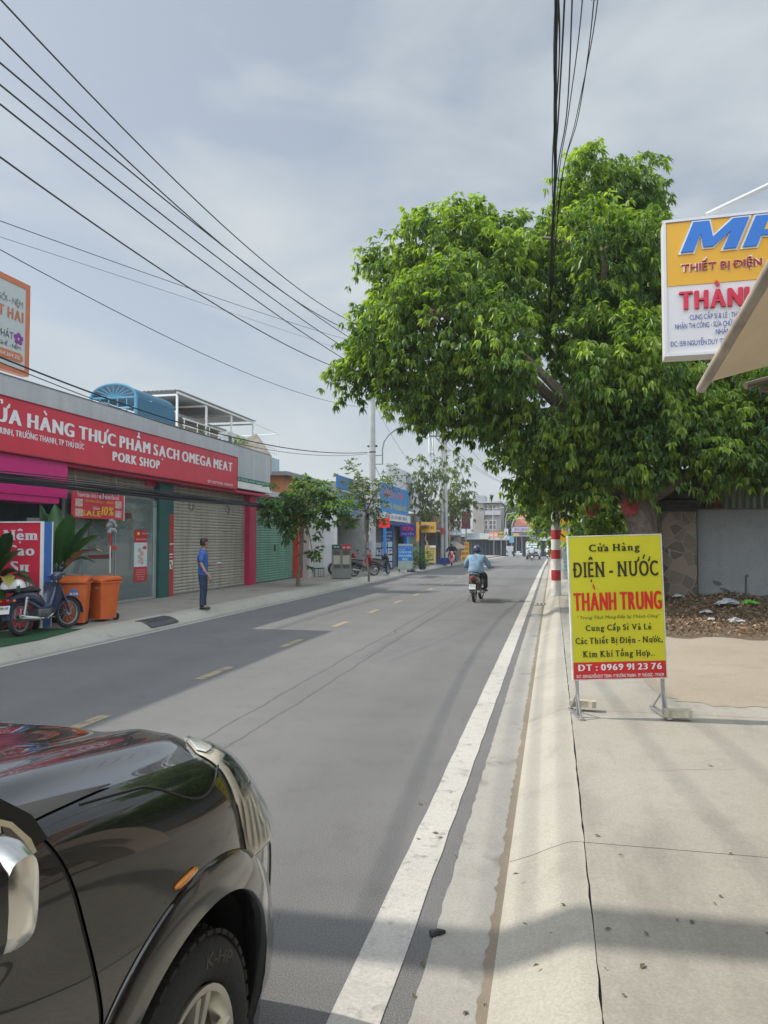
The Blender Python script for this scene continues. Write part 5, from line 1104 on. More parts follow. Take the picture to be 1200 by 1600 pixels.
# roof-top things behind the shop
bv = thing('roof_canopy', 'blue barrel vaulted roof canopy with fan shaped ribs above the shop', 'canopy', (-15, 22, 4.4))
cx0, cx1 = atY(143, 612, 21.5), atY(213, 612, 21.5); cxm = (cx0+cx1)/2; R_ = (cx1.x-cx0.x)/2; zb = 6.35; hgt = atY(185, 600, 21.5).z-zb
mb = MB(); mb.grid([[(cxm.x+R_*math.cos(a), y, zb+hgt*math.sin(a)) for a in np.linspace(0, math.pi, 17)] for y in (21.5, 24.0)]); mb.box(cx1.x-.05, cx1.x, 21.6, 24.0, 5.3, 6.34); W('vault', mb, pm('blue_sheet', (.012, .105, .185), .4, .15, 1.5), bv, True)
mb = MB()
for a in np.linspace(0, math.pi, 11): mb.tube([(cxm.x, 21.48, zb), (cxm.x+R_*math.cos(a), 21.48, zb+hgt*math.sin(a))], .018, 5)
mb.tube([(cxm.x+R_*math.cos(a), 21.47, zb+hgt*math.sin(a)) for a in np.linspace(0, math.pi, 17)], .035, 6)
for z in (6.33, 6.0, 5.6): mb.tube([(cx0.x, 21.48, z), (cx1.x, 21.48, z)], .03, 6)
for k in range(6): mb.tube([(cx0.x+(cx1.x-cx0.x)*k/5, 21.48, 5.2), (cx0.x+(cx1.x-cx0.x)*k/5, 21.48, 6.33)], .025, 6)
mb.tube([(cx1.x, 21.48, 4.4), (cx1.x, 21.48, 6.4)], .06, 6); mb.tube([(cx0.x, 21.48, 4.4), (cx0.x, 21.48, 6.4)], .06, 6); W('ribs', mb, pm('pale_blue_steel', (.07, .24, .36), .5, .1), bv)
mb = MB(); mb.box(cx0.x, cx1.x, 21.6, 21.63, 5.2, 7.2); 
fc = thing('roof_canopy', 'white steel framed canopy with corrugated grey sheet on the roof terrace', 'canopy', (-15, 29, 4.4))
z7 = 7.42
mb = MB(); n = 60; P = []
for i in range(n+1):
    x = -17.6+3.7*i/n; P.append([(x, y, z7+.12+.02*math.sin(i*2.1)) for y in (26.2, 34.0)])
mb.grid(P); W('sheet', mb, pm('grey_sheet', (.33, .35, .36), .5, .1, 1, metal=.2), fc)
mb = MB()
for x in (-17.5, -14.0): mb.box(x-.03, x+.03, 26.3, 33.9, z7-.0, z7+.07)
for y in (26.3, 28.8, 31.3, 33.8): mb.box(-17.5, -14.0, y-.03, y+.03, z7-.09, z7-.022); mb.box(-14.035, -13.965, y-.035, y+.035, 4.4, z7-.092)
for x in (-17.4, -16.3, -15.1): mb.box(x-.03, x+.03, 26.27, 26.33, 4.4, z7-.1)
for z in (6.7, 6.1): mb.box(-17.5, -14.06, 26.28, 26.32, z, z+.05)
W('frame', mb, white_paint, fc)
te = thing('roof_terrace', 'roof terrace parapet with white railing, pot plants and pale balusters above the shop', 'terrace', (-14, 30, 4.4))
mb = MB(); mb.box(-14.1, -13.85, 26.6, 37, 4.4, 6.0); W('parapet_wall', mb, pm('pale_blue_wall', (.32, .42, .46), .8, .1), te)
mb = MB()
for z in (6.25, 6.5): mb.tube([(-13.9, 26.6, z), (-13.9, 36.8, z)], .025, 6)
for k in range(10): mb.tube([(-13.9, 26.7+k*1.1, 6.0), (-13.9, 26.7+k*1.1, 6.5)], .02, 6)
mb.tube([(-13.95, 34, 7.4), (-13.95, 37, 7.35)], .018, 5); mb.tube([(-13.95, 37, 4.4), (-13.95, 37, 7.35)], .018, 5); mb.tube([(-16, 37, 7.3), (-13.95, 37, 7.35)], .018, 5); mb.tube([(-16, 34, 7.4), (-16, 37, 7.3)], .018, 5)
W('railing', mb, white_paint, te)
leaves_mesh('plants', fol_dark, te, lobes_to_clusters([((-13.8, 27.6+k*.55, 5.95+.1*(k % 2)), .22, .3, .22) for k in range(8)], 60, 6), L=.2, Wd=.04, whorls=2, per=6, spread=.15, droop=-.2, seed=9)
mb = MB(); mb.box(-17, -15.2, 27.8, 32.5, 5.0, 6.85); W('room', mb, pm('brick_room', (.34, .26, .2), .8, .2, 3), te)
mb = MB(); mb.box(-17.1, -14.9, 27.6, 32.8, 6.86, 6.98); W('room_roof', mb, pm('slab_pale', (.42, .42, .42)), te)
bl_ = thing('balustrade', 'pale balustrade with dark baluster openings above the shop parapet end', 'balustrade', (-13, 31, 4.4))
a, c = atX(352, 683, -13.2), atX(383, 694, -13.2); mb = MB(); mb.box(-13.3, -13.1, a.y, c.y+2, 5.0, 6.3); W('base', mb, pm('balustrade_white', (.5, .5, .48), .8), bl_)
mb = MB()
for k in range(6): y = a.y+.1+k*(c.y-a.y+1.2)/6; mb.box(-13.098, -13.09, y, y+.3, 5.6, 6.15)
W('openings', mb, pm('opening_shadow', (.1, .1, .1), .8), bl_)
gb = thing('gable_wall', 'stone faced gable end rising behind the right end of the parapet', 'wall', (-12.5, 29, 4.4))
a, b_, c = atY(380, 697, 28.2), atY(402, 679, 28.2), atY(424, 712, 28.2)
mb = MB(); pts = [(a.x-.4, 4.4), (a.x-.4, a.z), (b_.x, b_.z), (c.x, c.z), (c.x, 4.4)]; mb.add([(x, 28.0, z) for x, z in pts]+[(x, 28.25, z) for x, z in pts], [(4, 3, 2, 1, 0), (5, 6, 7, 8, 9)]+[(i, (i+1) % 5, (i+1) % 5+5, i+5) for i in range(5)])
W('wall', mb, pm('gable_stone', (.38, .33, .26), .85, .25, 5, bump=.3, bscale=20), gb)
leaves_mesh('creeper', fol_big, gb, lobes_to_clusters([((a.x+.1, 27.9, a.z+.25), .25, .2, .2)], 120, 7), L=.15, Wd=.06, whorls=2, per=6, spread=.12, droop=0, seed=3)

# ------------------------------------------------------------------ right side
ys = thing('pavement_sign', 'yellow standing shop sign with red band on two metal legs', 'sign', (.6, 7.3, .15))
q0, q1 = Vector((.185, 7.14, 0)), Vector((1.005, 7.31, 0))
ylw = pm('yellow_vinyl', (.56, .525, .022), .42, .09, 1.4)
o, ux, un, w, h = face_sign(ys, 'panel', q0, q1, .505, 1.80, .012, ylw)
plate(ys, 'red_band', o, ux, un, .001, w-.001, .0, h*.118, red_pl, .0015)
mb = MB()
for a_, b_ in ((o, o+ux*w), (o+ZZ*h, o+ux*w+ZZ*h)): mb.obox((a_+b_)/2-un*.02+ZZ*(.006 if a_.z > 1 else -.006), ux, un, ZZ, w/2+.01, .022, .005)
for a_ in (o-ux*.006, o+ux*(w+.006)): mb.obox(a_+ZZ*h/2-un*.02, ux, un, ZZ, .005, .022, h/2)
W('frame', mb, pm('worn_frame', (.6, .6, .55), .5, .2, 8), ys)
mb = MB(); mb.obox(o+ux*w/2+ZZ*h/2-un*.03, ux, un, ZZ, w/2-.01, .012, h/2-.01); W('backing', mb, steel, ys)
def yl(s, frac, cap, x0, x1, mbq, **k): text_on(mbq, s, o+ux*(w*(x0+x1)/2)+ZZ*(h*(1-frac)), ux, ZZ, un, w*(x1-x0), h*cap, **k)
mb = MB()
yl('Cửa Hàng', .105, .05, .215, .775, mb, bold=.045, serif=True); yl('ĐIỆN - NƯỚC', .285, .108, .04, .96, mb, bold=.04, serif=True)
yl('“ Trung Thực Mang Đến Sự Thành Công”', .578, .021, .05, .95, mb, bold=.012, serif=True, italic=.25)
yl('Cung Cấp Sỉ Và Lẻ', .662, .04, .145, .86, mb, bold=.036, serif=True); yl('Các Thiết Bị Điện - Nước,', .752, .042, .03, .975, mb, bold=.036, serif=True); yl('Kim Khí Tổng Hợp...', .845, .042, .105, .88, mb, bold=.036, serif=True)
W('sign_lettering', mb, black_ink, ys)
mb = MB(); yl('THÀNH TRUNG', .52, .128, .025, .985, mb, bold=.075, gap=.05); W('sign_lettering', mb, red_ink, ys)
mb = MB(); yl('ĐT : 0969 91 23 76', .94, .044, .05, .955, mb, bold=.05); yl('Đ/C : 1591 NGUYỄN DUY TRINH - P.TRƯỜNG THẠNH - TP. THỦ ĐỨC - TP.HCM', .99, .022, .03, .97, mb, bold=.02, gap=.07)
W('sign_lettering', mb, white_ink, ys)
for u in (.03, w-.03):
    mb = MB(); p = o+ux*u-un*.02; mb.obox(p+ZZ*-.16, ux, un, ZZ, .014, .014, .16); mb.tube([p+ZZ*-.12, p+ZZ*-.33+un*.12], .010, 5); mb.tube([p+ZZ*-.12, p+ZZ*-.33-un*.3], .010, 5)
    mb.obox(p+ZZ*-.338-un*.09, ux, un, ZZ, .02, .24, .014); W('leg', mb, steel, ys)
brick = pm('concrete_brick', (.40, .37, .28), .9, .25, 9, bump=.5, bscale=50)
def brk(label, c, rz):
    t = thing('brick', label, 'brick', c, rz, 'bricks holding down the yellow sign'); mb = MB()
    vs = [(-.12, -.05), (-.085, -.056), (-.05, -.04), (.05, -.04), (.085, -.056), (.12, -.05), (.12, .05), (.085, .056), (.05, .04), (-.05, .04), (-.085, .056), (-.12, .05)]
    n = len(vs); mb.add([(x, y, 0) for x, y in vs]+[(x, y, .06) for x, y in vs], [tuple(range(n))[::-1], tuple(range(n, 2*n))]+[(i, (i+1) % n, (i+1) % n+n, i+n) for i in range(n)]); mb.build('brick_body', brick, t); return t
brk('zigzag concrete brick lying on the left foot of the yellow sign', G(911, 1104, .19)+Vector((0, .0, .0)), rad(-4)); brk('zigzag concrete brick lying on the right foot of the yellow sign', G(1058, 1119, .19), rad(2))

ys.rotation_euler = (0, rad(-1.6), 0)
# blade sign on the shop at right
ms = thing('blade_sign', 'yellow and white projecting shop sign with raised blue letters high on the right', 'sign', (.77, 5.5, 3.03))
q0, q1 = Vector((.768, 5.5, 0)), Vector((2.25, 5.44, 0))
o, ux, un, w, h = face_sign(ms, 'panel', q0, q1, 3.03, 3.985, .16, pm('white_acrylic', (.66, .66, .68), .35, .04, 1))
plate(ms, 'yellow_field', o, ux, un, .022, w-.022, h*.515, h-.022, pm('amber_acrylic', (.72, .38, .008), .35, .04, 1), .003)
mb = MB()
for zz in (.008, h-.008): mb.obox(o+ux*w/2+ZZ*zz+un*.006, ux, un, ZZ, w/2+.004, .012, .009)
mb.obox(o+ux*.008+ZZ*h/2+un*.006, ux, un, ZZ, .009, .012, h/2-.018); W('frame', mb, pm('frame_white', (.62, .63, .66), .4, .05), ms)
def ml(s, x0, x1, v, cap, mbq, **k): text_on(mbq, s, o+ux*((x0+x1)/2)+ZZ*v, ux, ZZ, un, x1-x0, cap, **k)
def poly_off(P, d):                                  # grow a counter clockwise outline by d
    out = []; n = len(P)
    for i in range(n):
        a, b_, c = Vector(P[i-1]), Vector(P[i]), Vector(P[(i+1) % n]); n1 = Vector(((b_-a).y, -(b_-a).x)).normalized(); n2 = Vector(((c-b_).y, -(c-b_).x)).normalized(); k = n1+n2; k = k/max(.35, k.dot(n1)) if k.length > 1e-6 else n1; out.append(b_+k*d)
    return out
def block_letters(mbq, grow, thick, lift):
    M_ = [(0, 0), (.22, 0), (.22, .60), (.42, .10), (.58, .10), (.86, .60), (.80, .0), (1.04, 0), (1.04, 1), (.74, 1), (.50, .42), (.30, 1), (0, 1)]
    M_ = [(0, 0), (.24, 0), (.24, .58), (.40, .12), (.58, .12), (.80, .58), (.80, 0), (1.04, 0), (1.04, 1), (.74, 1), (.50, .44), (.30, 1), (0, 1)]
    P_ = [(0, 0), (.26, 0), (.26, .34), (.62, .34), (.78, .42), (.84, .56), (.84, .80), (.78, .94), (.64, 1), (0, 1)]
    E_ = [(0, 0), (.8, 0), (.8, .22), (.26, .22), (.26, .40), (.72, .40), (.72, .60), (.26, .60), (.26, .78), (.8, .78), (.8, 1), (0, 1)]
    for L_0, x0, sx in ((M_, .112, .34), (P_, .505, .34), (E_, .84, .34)):
        pts = [(x0+x*sx+y*.2*.42, .715+y*.205) for x, y in L_0]; q = poly_off(pts, grow); n = len(q)
        top = [o+ux*v.x+ZZ*v.y+un*(lift+thick) for v in q]; bot = [v-un*thick for v in top]
        mbq.add(top+bot, [tuple(range(n))]+[(i, (i+1) % n, (i+1) % n+n, i+n) for i in range(n)])
mb = MB(); block_letters(mb, .011, .010, .006); W('raised_letter_edge', mb, white_ink, ms)
mb = MB(); block_letters(mb, .0, .022, .006); W('raised_lettering', mb, pm('mpe_blue', (.012, .15, .55), .4, .04), ms)
mb = MB(); hq = [(.505+x*.34+y*.084, .715+y*.205) for x, y in ((.27, .52), (.58, .52), (.58, .80), (.27, .80))]; mb.add([o+ux*x+ZZ*y+un*.0285 for x, y in hq], [(0, 1, 2, 3)]); W('letter_counter', mb, MATS['amber_acrylic'], ms)
mb = MB(); ml('THIẾT BỊ ĐIỆN', .112, .632, .582, .056, mb, bold=.06, thick=.004, lift=.006); W('raised_letter_edge', mb, white_ink, ms)
mb = MB(); ml('THIẾT BỊ ĐIỆN', .117, .627, .585, .049, mb, bold=.03, thick=.008, lift=.006); W('raised_lettering', mb, pm('dark_red_lettering', (.35, .02, .015), .45), ms)
mb = MB(); ml('THÀNH TRUNG', .098, 1.14, .32, .125, mb, bold=.07, thick=.016, lift=.004); W('raised_lettering', mb, pm('crimson_lettering', (.58, .012, .05), .4), ms)
mb = MB()
for s, x0, x1, v in (('CUNG CẤP SỈ & LẺ : THIẾT BỊ ĐIỆN NƯỚC', .165, .70, .245), ('NHẬN THI CÔNG - SỬA CHỮA ĐIỆN NƯỚC', .07, .61, .188), ('NHẬN GIAO HÀNG TẬN NƠI', .33, .75, .135), ('ĐC: 1591 NGUYỄN DUY TRINH, P. TRƯỜNG THẠNH', .04, .73, .068)): ml(s, x0, x1, v, .036, mb, bold=.012)
W('sign_lettering', mb, pm('navy_lettering', (.03, .06, .32), .5), ms)
mb = MB(); mb.tube([atY(1103, 336, 5.55), Vector((1.62, 5.55, 4.26)), Vector((2.7, 5.55, 4.72))], .018, 8); W('stay_pipe', mb, pm('pale_pipe', (.55, .58, .6), .4, .08, metal=.3), ms)
mb = MB(); mb.box(2.25, 2.75, 5.46, 5.54, 3.2, 3.26); mb.box(2.25, 2.75, 5.46, 5.54, 3.75, 3.81); W('bracket', mb, steel, ms)
# canvas awning
aw2 = thing('awning', 'beige canvas awning sloping out from the shop on the right edge', 'awning', (1.5, 2, 2.3))
tip = atY(1097, 600, 3.0); e1 = atY(1200, 420, 2.2); e2 = atY(1200, 572, 3.05)
d1 = (e1-tip); far1 = tip+d1*4.2; d2 = (e2-tip).normalized(); top1 = tip+d2*2.3; top2 = far1+d2*2.3
mb = MB(); n = 14; P = []
for i in range(n+1):
    row = []
    for j in range(n+1):
        p = tip.lerp(far1, i/n).lerp(top1.lerp(top2, i/n), j/n); p = p+Vector((0, 0, .02*math.sin(i*.9+j*.4)-.05*math.sin(math.pi*j/n)*.6)); row.append(p)
    P.append(row)
mb.grid(P); W('canvas', mb, pm('beige_canvas', (.40, .32, .22), .85, .28, 2.2, bump=.6, bscale=9, trans=.18), aw2, True)
mb = MB()
for j_ in (4, 9): mb.tube([P[i_][j_]+Vector((0, 0, -.004)) for i_ in range(n+1)], .004, 4, False)
W('seam', mb, pm('canvas_seam', (.28, .22, .15), .9, .2), aw2)
mb = MB(); off = Vector((0, 0, -.012)); mb.tube([tip+d1*-.02+off, far1+off], .018, 10); W('front_bar', mb, pm('dirty_tube', (.36, .31, .26), .5, .3, 7), aw2, True)
mb = MB(); off = Vector((.05, .03, -.035)); mb.tube([tip+d2*.12+off, top1+off], .014, 8); mb.tube([tip+d2*.18+off+ZZ*-.03, top1+ZZ*-.6], .012, 8); W('arm', mb, pm('dark_arm', (.12, .10, .085), .5, .2), aw2, True)
# the shop itself at the right (seen only in reflections, and it carries sign and awning)
rb_ = thing('shop_building', 'shop with pale wall and open front on the near right', 'shop', (3, 2, .15))
mb = MB(); mb.box(2.7, 9, -9, 6.2, 3.0, 5.4); mb.box(2.7, 3.0, 5.5, 6.2, .14, 2.998); mb.box(2.7, 3.0, -.6, .0, .14, 2.998); mb.box(2.7, 3.0, -9, -6, .14, 2.998); mb.box(6, 6.2, -9, 6.2, .14, 2.998); W('wall', mb, pm('shop_tan_wall', (.42, .36, .29), .8, .12, .8), rb_)
mb = MB()
for r_ in range(5): mb.box(4.6, 5.2, -5.5, 5, .5+r_*.5, .53+r_*.5)
W('shelves', mb, pm('shelf_goods', (.3, .2, .14), .6, .8, 3, col2=(.35, .36, .4)), rb_)
# wall across the plot, pillar, tin fence
stone = pm('rubble_stone', (.12, .105, .085), .85, .45, 4, bump=.8, bscale=6)
N_ = stone.node_tree.nodes; L_ = stone.node_tree.links; vo = N_.new('ShaderNodeTexVoronoi'); vo.feature = 'DISTANCE_TO_EDGE'; vo.inputs['Scale'].default_value = 3.6; vc = N_.new('ShaderNodeTexVoronoi'); vc.inputs['Scale'].default_value = 3.6
tcx = N_.new('ShaderNodeTexCoord'); L_.new(tcx.outputs['Object'], vo.inputs['Vector']); L_.new(tcx.outputs['Object'], vc.inputs['Vector'])
hs_ = N_.new('ShaderNodeValToRGB'); hs_.color_ramp.elements[0].color = (.07, .055, .042, 1); hs_.color_ramp.elements[1].color = (.2, .15, .11, 1); sp_ = N_.new('ShaderNodeSeparateColor'); L_.new(vc.outputs['Color'], sp_.inputs[0]); L_.new(sp_.outputs[0], hs_.inputs[0])
mr_ = N_.new('ShaderNodeMapRange'); mr_.inputs[1].default_value = .01; mr_.inputs[2].default_value = .035; L_.new(vo.outputs['Distance'], mr_.inputs[0]); mx_ = N_.new('ShaderNodeMix'); mx_.data_type = 'RGBA'; mx_.inputs[6].default_value = (.2, .18, .15, 1); L_.new(mr_.outputs[0], mx_.inputs[0]); L_.new(hs_.outputs[0], mx_.inputs[7]); L_.new(mx_.outputs[2], N_['Principled BSDF'].inputs['Base Color'])
pw = thing('boundary_wall', 'weathered grey rendered wall at the back of the right plot', 'wall', (5, 19.3, .15))
wallm = ground_mat('weathered_render', (.225, .23, .23), (.19, .193, .193), (.26, .262, .262), .9, 40, stain=((.14, .13, .12), .8, .62), bump=.25, streak=((1.6, 1.6, .22), .8))
xl = atY(1088, 800, 19.2).x
mb = MB(); mb.box(xl+.02, 13, 19.22, 19.42, .0, 2.50); W('wall', mb, wallm, pw)
mb = MB(); mb.box(xl-.02, 13, 19.2, 19.44, 2.503, 2.53); W('wall_top', mb, pm('wall_top_dark', (.12, .11, .1), .9, .3), pw)
mb = MB(); rr = random.Random(6); xx = xl+.05; P0_, P1_ = [], []
while xx < 9: hgt = .1+.45*min(1, max(0, (xx-4.0)/1.6))**1.2+rr.uniform(0, .06); P0_.append((xx, 19.214, .1)); P1_.append((xx, 19.214, .15+hgt)); xx += .12
mb.grid([P0_, P1_]); W('foot_patch', mb, pm('dark_plinth', (.085, .08, .072), .95, .4, 5, bump=.6), pw)  # dark strip along the wall foot, taller to the right
for (cx_, cz_, s_) in ((3.78, .77, .16), (3.93, .62, .13)):
    mb = MB(); mb.add([(cx_+s_*math.cos(k*.7)*rr.uniform(.5, 1.2), 19.2165, cz_+s_*.4*math.sin(k*.7)*rr.uniform(.5, 1.2)-.25*s_*math.cos(k*.7)) for k in range(9)], [tuple(range(9))]); W('flaked_patch', mb, pm('bare_patch', (.1, .09, .08), .95, .4, 20), pw)
pr = thing('gate_pillar', 'dark rubble stone gate pillar with black moulded cap', 'pillar', (3, 19.2, .15))
x0, x1 = atY(1034, 800, 19.0).x, atY(1088, 800, 19.0).x
mb = MB(); mb.box(x0, x1, 19.0, 19.8, .1, 2.46); W('shaft', mb, stone, pr)
mb = MB()
for dz, ex in ((0, .05), (.09, .1), (.18, .19), (.30, .22)): mb.box(x0-ex, x1+ex, 19.0-ex, 19.8+ex, 2.462+dz, 2.55+dz+(.03 if dz > .2 else 0))
W('cap', mb, pm('blackened_cement', (.035, .032, .03), .9, .5, 8, bump=.6), pr)
mb = MB(); mb.box(x0-.02, x1-.12, 19.05, 19.7, 2.90, 3.42, .01); mb.box(x0+.1, x1-.2, 19.0, 19.049, 2.98, 3.34); mb.box(x0-.08, x1-.06, 19.0, 19.75, 3.422, 3.47); W('finial_box', mb, pm('soot_black', (.02, .02, .022), .8, .3), pr)
fn = thing('tin_fence', 'faded green corrugated metal fence above the grey wall', 'fence', (6, 19.5, 2.5))
mb = MB(); P = []; n = 300
for i in range(n+1):
    x = xl-.05+9.5*i/n; P.append([(x, 19.55+.025*math.sin(i*1.25), z) for z in (2.45, 3.9)])
mb.grid(P); W('sheet', mb, pm('faded_tin', (.10, .17, .14), .6, .3, 1.1, metal=.15, col2=(.20, .17, .12)), fn)
mb = MB(); mb.tube([(3.6, 19.5, 2.5), (3.6, 19.5, 3.9)], .03, 6); q = atY(1118, 780, 19.48); mb.add([(q.x-.07, 19.5, 3.2), (q.x+.07, 19.5, 3.2), (q.x+.09, 19.5, 2.9), (q.x+.16, 19.5, 2.56), (q.x-.05, 19.5, 2.56), (q.x-.06, 19.5, 2.85)], [tuple(range(6))]); W('rust_mark', mb, pm('rust_red', (.14, .05, .035), .8, .3), fn)
# heap of dead leaves and rubbish under the wall
rr = np.random.default_rng(4); mb = MB(); n = 40
hp = lambda x, y: .02+.26*math.exp(-((y-18.6)/1.9)**2)*(1+.3*math.sin(x*2.1)+.2*math.sin(x*5+y*3))*min(1, max(0, (x-1.3)*1.2))
mb.grid([[(1.3+9*i/n, 13.45+.25*math.sin(i*1.3)*(j == 0)+5.75*j/20, .15+hp(1.3+9*i/n, 13.45+5.75*j/20)*min(1, j/3)+.006) for j in range(21)] for i in range(n+1)])
tag(mb.build('litter_soil', pm('leaf_soil', (.10, .072, .045), .95, .5, 12, bump=1.0, bscale=40), None, True), kind='structure')
N0 = 9000; x = rr.uniform(1.3, 9.5, N0); y = 13.5+5.6*rr.beta(1.5, 1.2, N0); V = []; F = []
for i in range(N0):
    z = .16+hp(x[i], y[i])*min(1, (y[i]-13.4))+rr.uniform(0, .02); a = rr.uniform(0, 6.28); l = rr.uniform(.04, .11); wd = l*rr.uniform(.3, .5); t = rr.normal(0, .5, 2); d = np.array([math.cos(a), math.sin(a), t[0]]); s = np.array([-math.sin(a), math.cos(a), t[1]]); p = np.array([x[i], y[i], z+.015]); b0 = len(V)
    V += [p-d*l/2, p+s*wd/2+np.array([0, 0, .012]), p+d*l/2, p-s*wd/2+np.array([0, 0, .012])]; F += [(b0, b0+1, b0+2), (b0, b0+2, b0+3)]
me = bpy.data.meshes.new('dead_leaves'); me.from_pydata([tuple(v) for v in V], [], F); at = me.attributes.new('leaf_tone', 'FLOAT', 'POINT'); at.data.foreach_set('value', np.repeat(rr.uniform(0, 1, N0), 4).astype(np.float32))
tag(link_mesh('dead_leaves', me, foliage_mat('dead_leaf', (.07, .04, .022), (.27, .17, .09), .1)), 'dry brown fallen leaves heaped below the grey wall', 'leaf litter', None, 'stuff')
def scrap(label, px, py, Y, s, col, name='plastic_bag', cat='rubbish', seed=0):
    q = atY(px, py, Y); zz = .17+hp(q.x, Y); r = random.Random(seed); t = thing(name, label, cat, (q.x, Y, zz), 0, 'scraps of rubbish on the leaf heap'); mb = MB(); n = 7
    mb.grid([[(s*(i/n-.5)*2+r.uniform(-.2, .2)*s, s*(j/n-.5)*1.2+r.uniform(-.2, .2)*s, s*.55*max(0, math.cos((i/n-.5)*2.6)*math.cos((j/n-.5)*2.6))+r.uniform(0, .22)*s) for j in range(n+1)] for i in range(n+1)]); mb.build('crumpled_film', pm(label[:16], col, .4, .15, 10), t)
scrap('bright green crumpled plastic bag on the leaf heap', 1172, 974, 17.5, .17, (.08, .34, .02), seed=1); scrap('pale grey torn sheet of plastic in the middle of the leaf heap', 1138, 975, 17.2, .22, (.30, .32, .34), seed=2)
scrap('small white scrap of plastic on the left of the leaf heap', 1104, 982, 16.5, .12, (.38, .38, .37), seed=3); scrap('white scrap beside the foot of the stone pillar', 1060, 955, 18.6, .13, (.36, .36, .34), seed=4); scrap('flattened white wrapper low on the right of the leaf heap', 1150, 995, 15.5, .14, (.34, .34, .34), seed=5)
scrap('thin white curled strip of plastic on the leaf heap', 1112, 990, 15.8, .08, (.42, .42, .4), seed=6)
stk = thing('metal_stake', 'short rusty metal stake sticking up from the leaf heap', 'stake', (4.6, 18.3, .2)); q = atY(1166, 965, 18.3); mb = MB(); mb.tube([(q.x, 18.3, .2), (q.x+.01, 18.3, .98)], .025, 6); mb.tube([(q.x, 18.3, .95), (q.x+.05, 18.3, 1.0)], .035, 6); W('rod', mb, pm('rusty_steel', (.07, .06, .06), .7, .3), stk)
# twin warning signs, second pole, far right boards
wsn = thing('road_sign', 'two yellow triangular warning signs on a grey post behind the striped pole', 'road sign', (.45, 31, .15)); mb = MB(); mb.tube([(.62, 31.1, .1), (.62, 31.1, 3.4)], .045, 8); W('post', mb, steel, wsn)
for z in (2.75, 2.05):
    mb = MB(); mb.add([(.12, 31, z-.3), (.72, 31, z-.3), (.42, 31, z+.26), (.12, 31.03, z-.3), (.72, 31.03, z-.3), (.42, 31.03, z+.26)], [(0, 1, 2), (5, 4, 3), (0, 3, 4, 1), (1, 4, 5, 2), (2, 5, 3, 0)]); po = W('warning_triangle', mb, pm('sign_amber', (.75, .36, .01), .4, .05), wsn)
    mb = MB(); mb.obox((.43, 30.99, z-.1), (.8, 0, -.6), (0, 1, 0), (.6, 0, .8), .17, .004, .03); W('arrow', mb, black_ink, po)
p6 = thing('utility_pole', 'plain slim concrete pole beyond the warning signs', 'utility pole', (1.0, 38, .15)); mb = MB(); q = atY(894, 850, 38); mb.tube([(q.x, 38, .1), (q.x, 38, 8)], [.17, .11], 12); W('pole', mb, pm('cream_concrete', (.42, .39, .33), .85, .1), p6, True)
p7 = thing('utility_pole', 'weathered grey pole with torn notices just behind the striped pole', 'utility pole', (.75, 33, .15)); mb = MB(); q = atY(882, 850, 33); mb.tube([(q.x, 33, .1), (q.x, 33, 7.5)], [.15, .11], 12); W('pole', mb, conc_w, p7, True)
mb = MB(); mb.lathe((q.x, 33, .5), ZZ, [(0, .152), (1.2, .149)], 10, 3.6, 5.6); W('notices', mb, pm('teal_notices', (.2, .33, .34), .7, .5, 12), p7)
board('white board lettered in red above the blue board behind the yellow sign', 908, 935, 808, 823, 40, (.5, .48, .47), lines=('CỬA HÀNG', '~2'), lcol=pm('dusty_red_lettering', (.4, .08, .08))); board('dark blue board with a colourful corner behind the yellow sign', 903, 932, 818, 840, 40.4, (.03, .04, .22), lines=('', 'NƯỚC'), lcol=white_ink, posts=True)
board('small red kerbside board behind the striped pole', 876, 881, 855, 882, 45, (.4, .08, .07), posts=False, group=None)
for i, (px, py, r_, Y, col, lb_) in enumerate(((925, 795, .22, 20.6, (.45, .075, .02), 'large orange red paper fan hanging in the tree'), (932, 767, .12, 20.4, (.65, .07, .02), 'small bright orange flower ornament hanging in the tree'), (984, 792, .22, 18.2, (.28, .03, .03), 'dark red round fan hanging beside the tree trunk'), (920, 747, .14, 20.5, (.3, .04, .02), 'dull red ornament hanging high under the branch'), (952, 792, .11, 20.6, (.5, .4, .05), 'yellow round ornament hanging behind the yellow sign'))):
    q = atY(px, py, Y); t = thing('hanging_ornament', lb_, 'ornament', q, 0, 'festive ornaments hanging in the big tree'); mb = MB()
    mb.add([(0, -.02, 0)]+[(r_*(1 if k % 2 else .82)*math.cos(k*.314), .02*(k % 2), r_*(1 if k % 2 else .82)*math.sin(k*.314)) for k in range(20)], [(0, k+1, (k+1) % 20+1) for k in range(20)]); mb.sphere((0, -.02, 0), r_*.25, .03, r_*.25, 10, 6); mb.build('pleated_disc', pm('ornament_%d' % i if False else lb_[:18], col, .6, .25, 14), t)
    mb = MB(); mb.tube([(0, 0, r_*.8), (0, 0, r_*.8+.5)], .006, 4); mb.build('string', black_pl, t)
# kerb details: inlet and dropped object on the road
gi = thing('drain_cover', 'small slotted gully grate in the right gutter beside the striped pole', 'drain', (-.3, 19, 0)); q = G(853, 945); mb = MB(); mb.box(-.52, -.1, q.y-.35, q.y+.35, .012, .02); W('cover', mb, pm('worn_concrete', (.3, .28, .24), .9, .2), gi)
mb = MB()
for k in range(4): mb.box(-.46+k*.1, -.41+k*.1, q.y-.22, q.y+.22, .0205, .022)
W('slot', mb, dark_in, gi)
q = G(684, 1462); ob = thing('dropped_cap', 'small black plastic piece lying on the gutter beside the white line', 'litter', q); mb = MB(); mb.tube([q+Vector((-.022, -.012, .014)), q+Vector((.0, .0, .016)), q+Vector((.03, .02, .012))], [.012, .016, .007], 8); mb.tube([q+Vector((-.03, -.016, .01)), q+Vector((-.015, -.008, .012))], .018, 8); W('cap_body', mb, black_pl, ob, True)
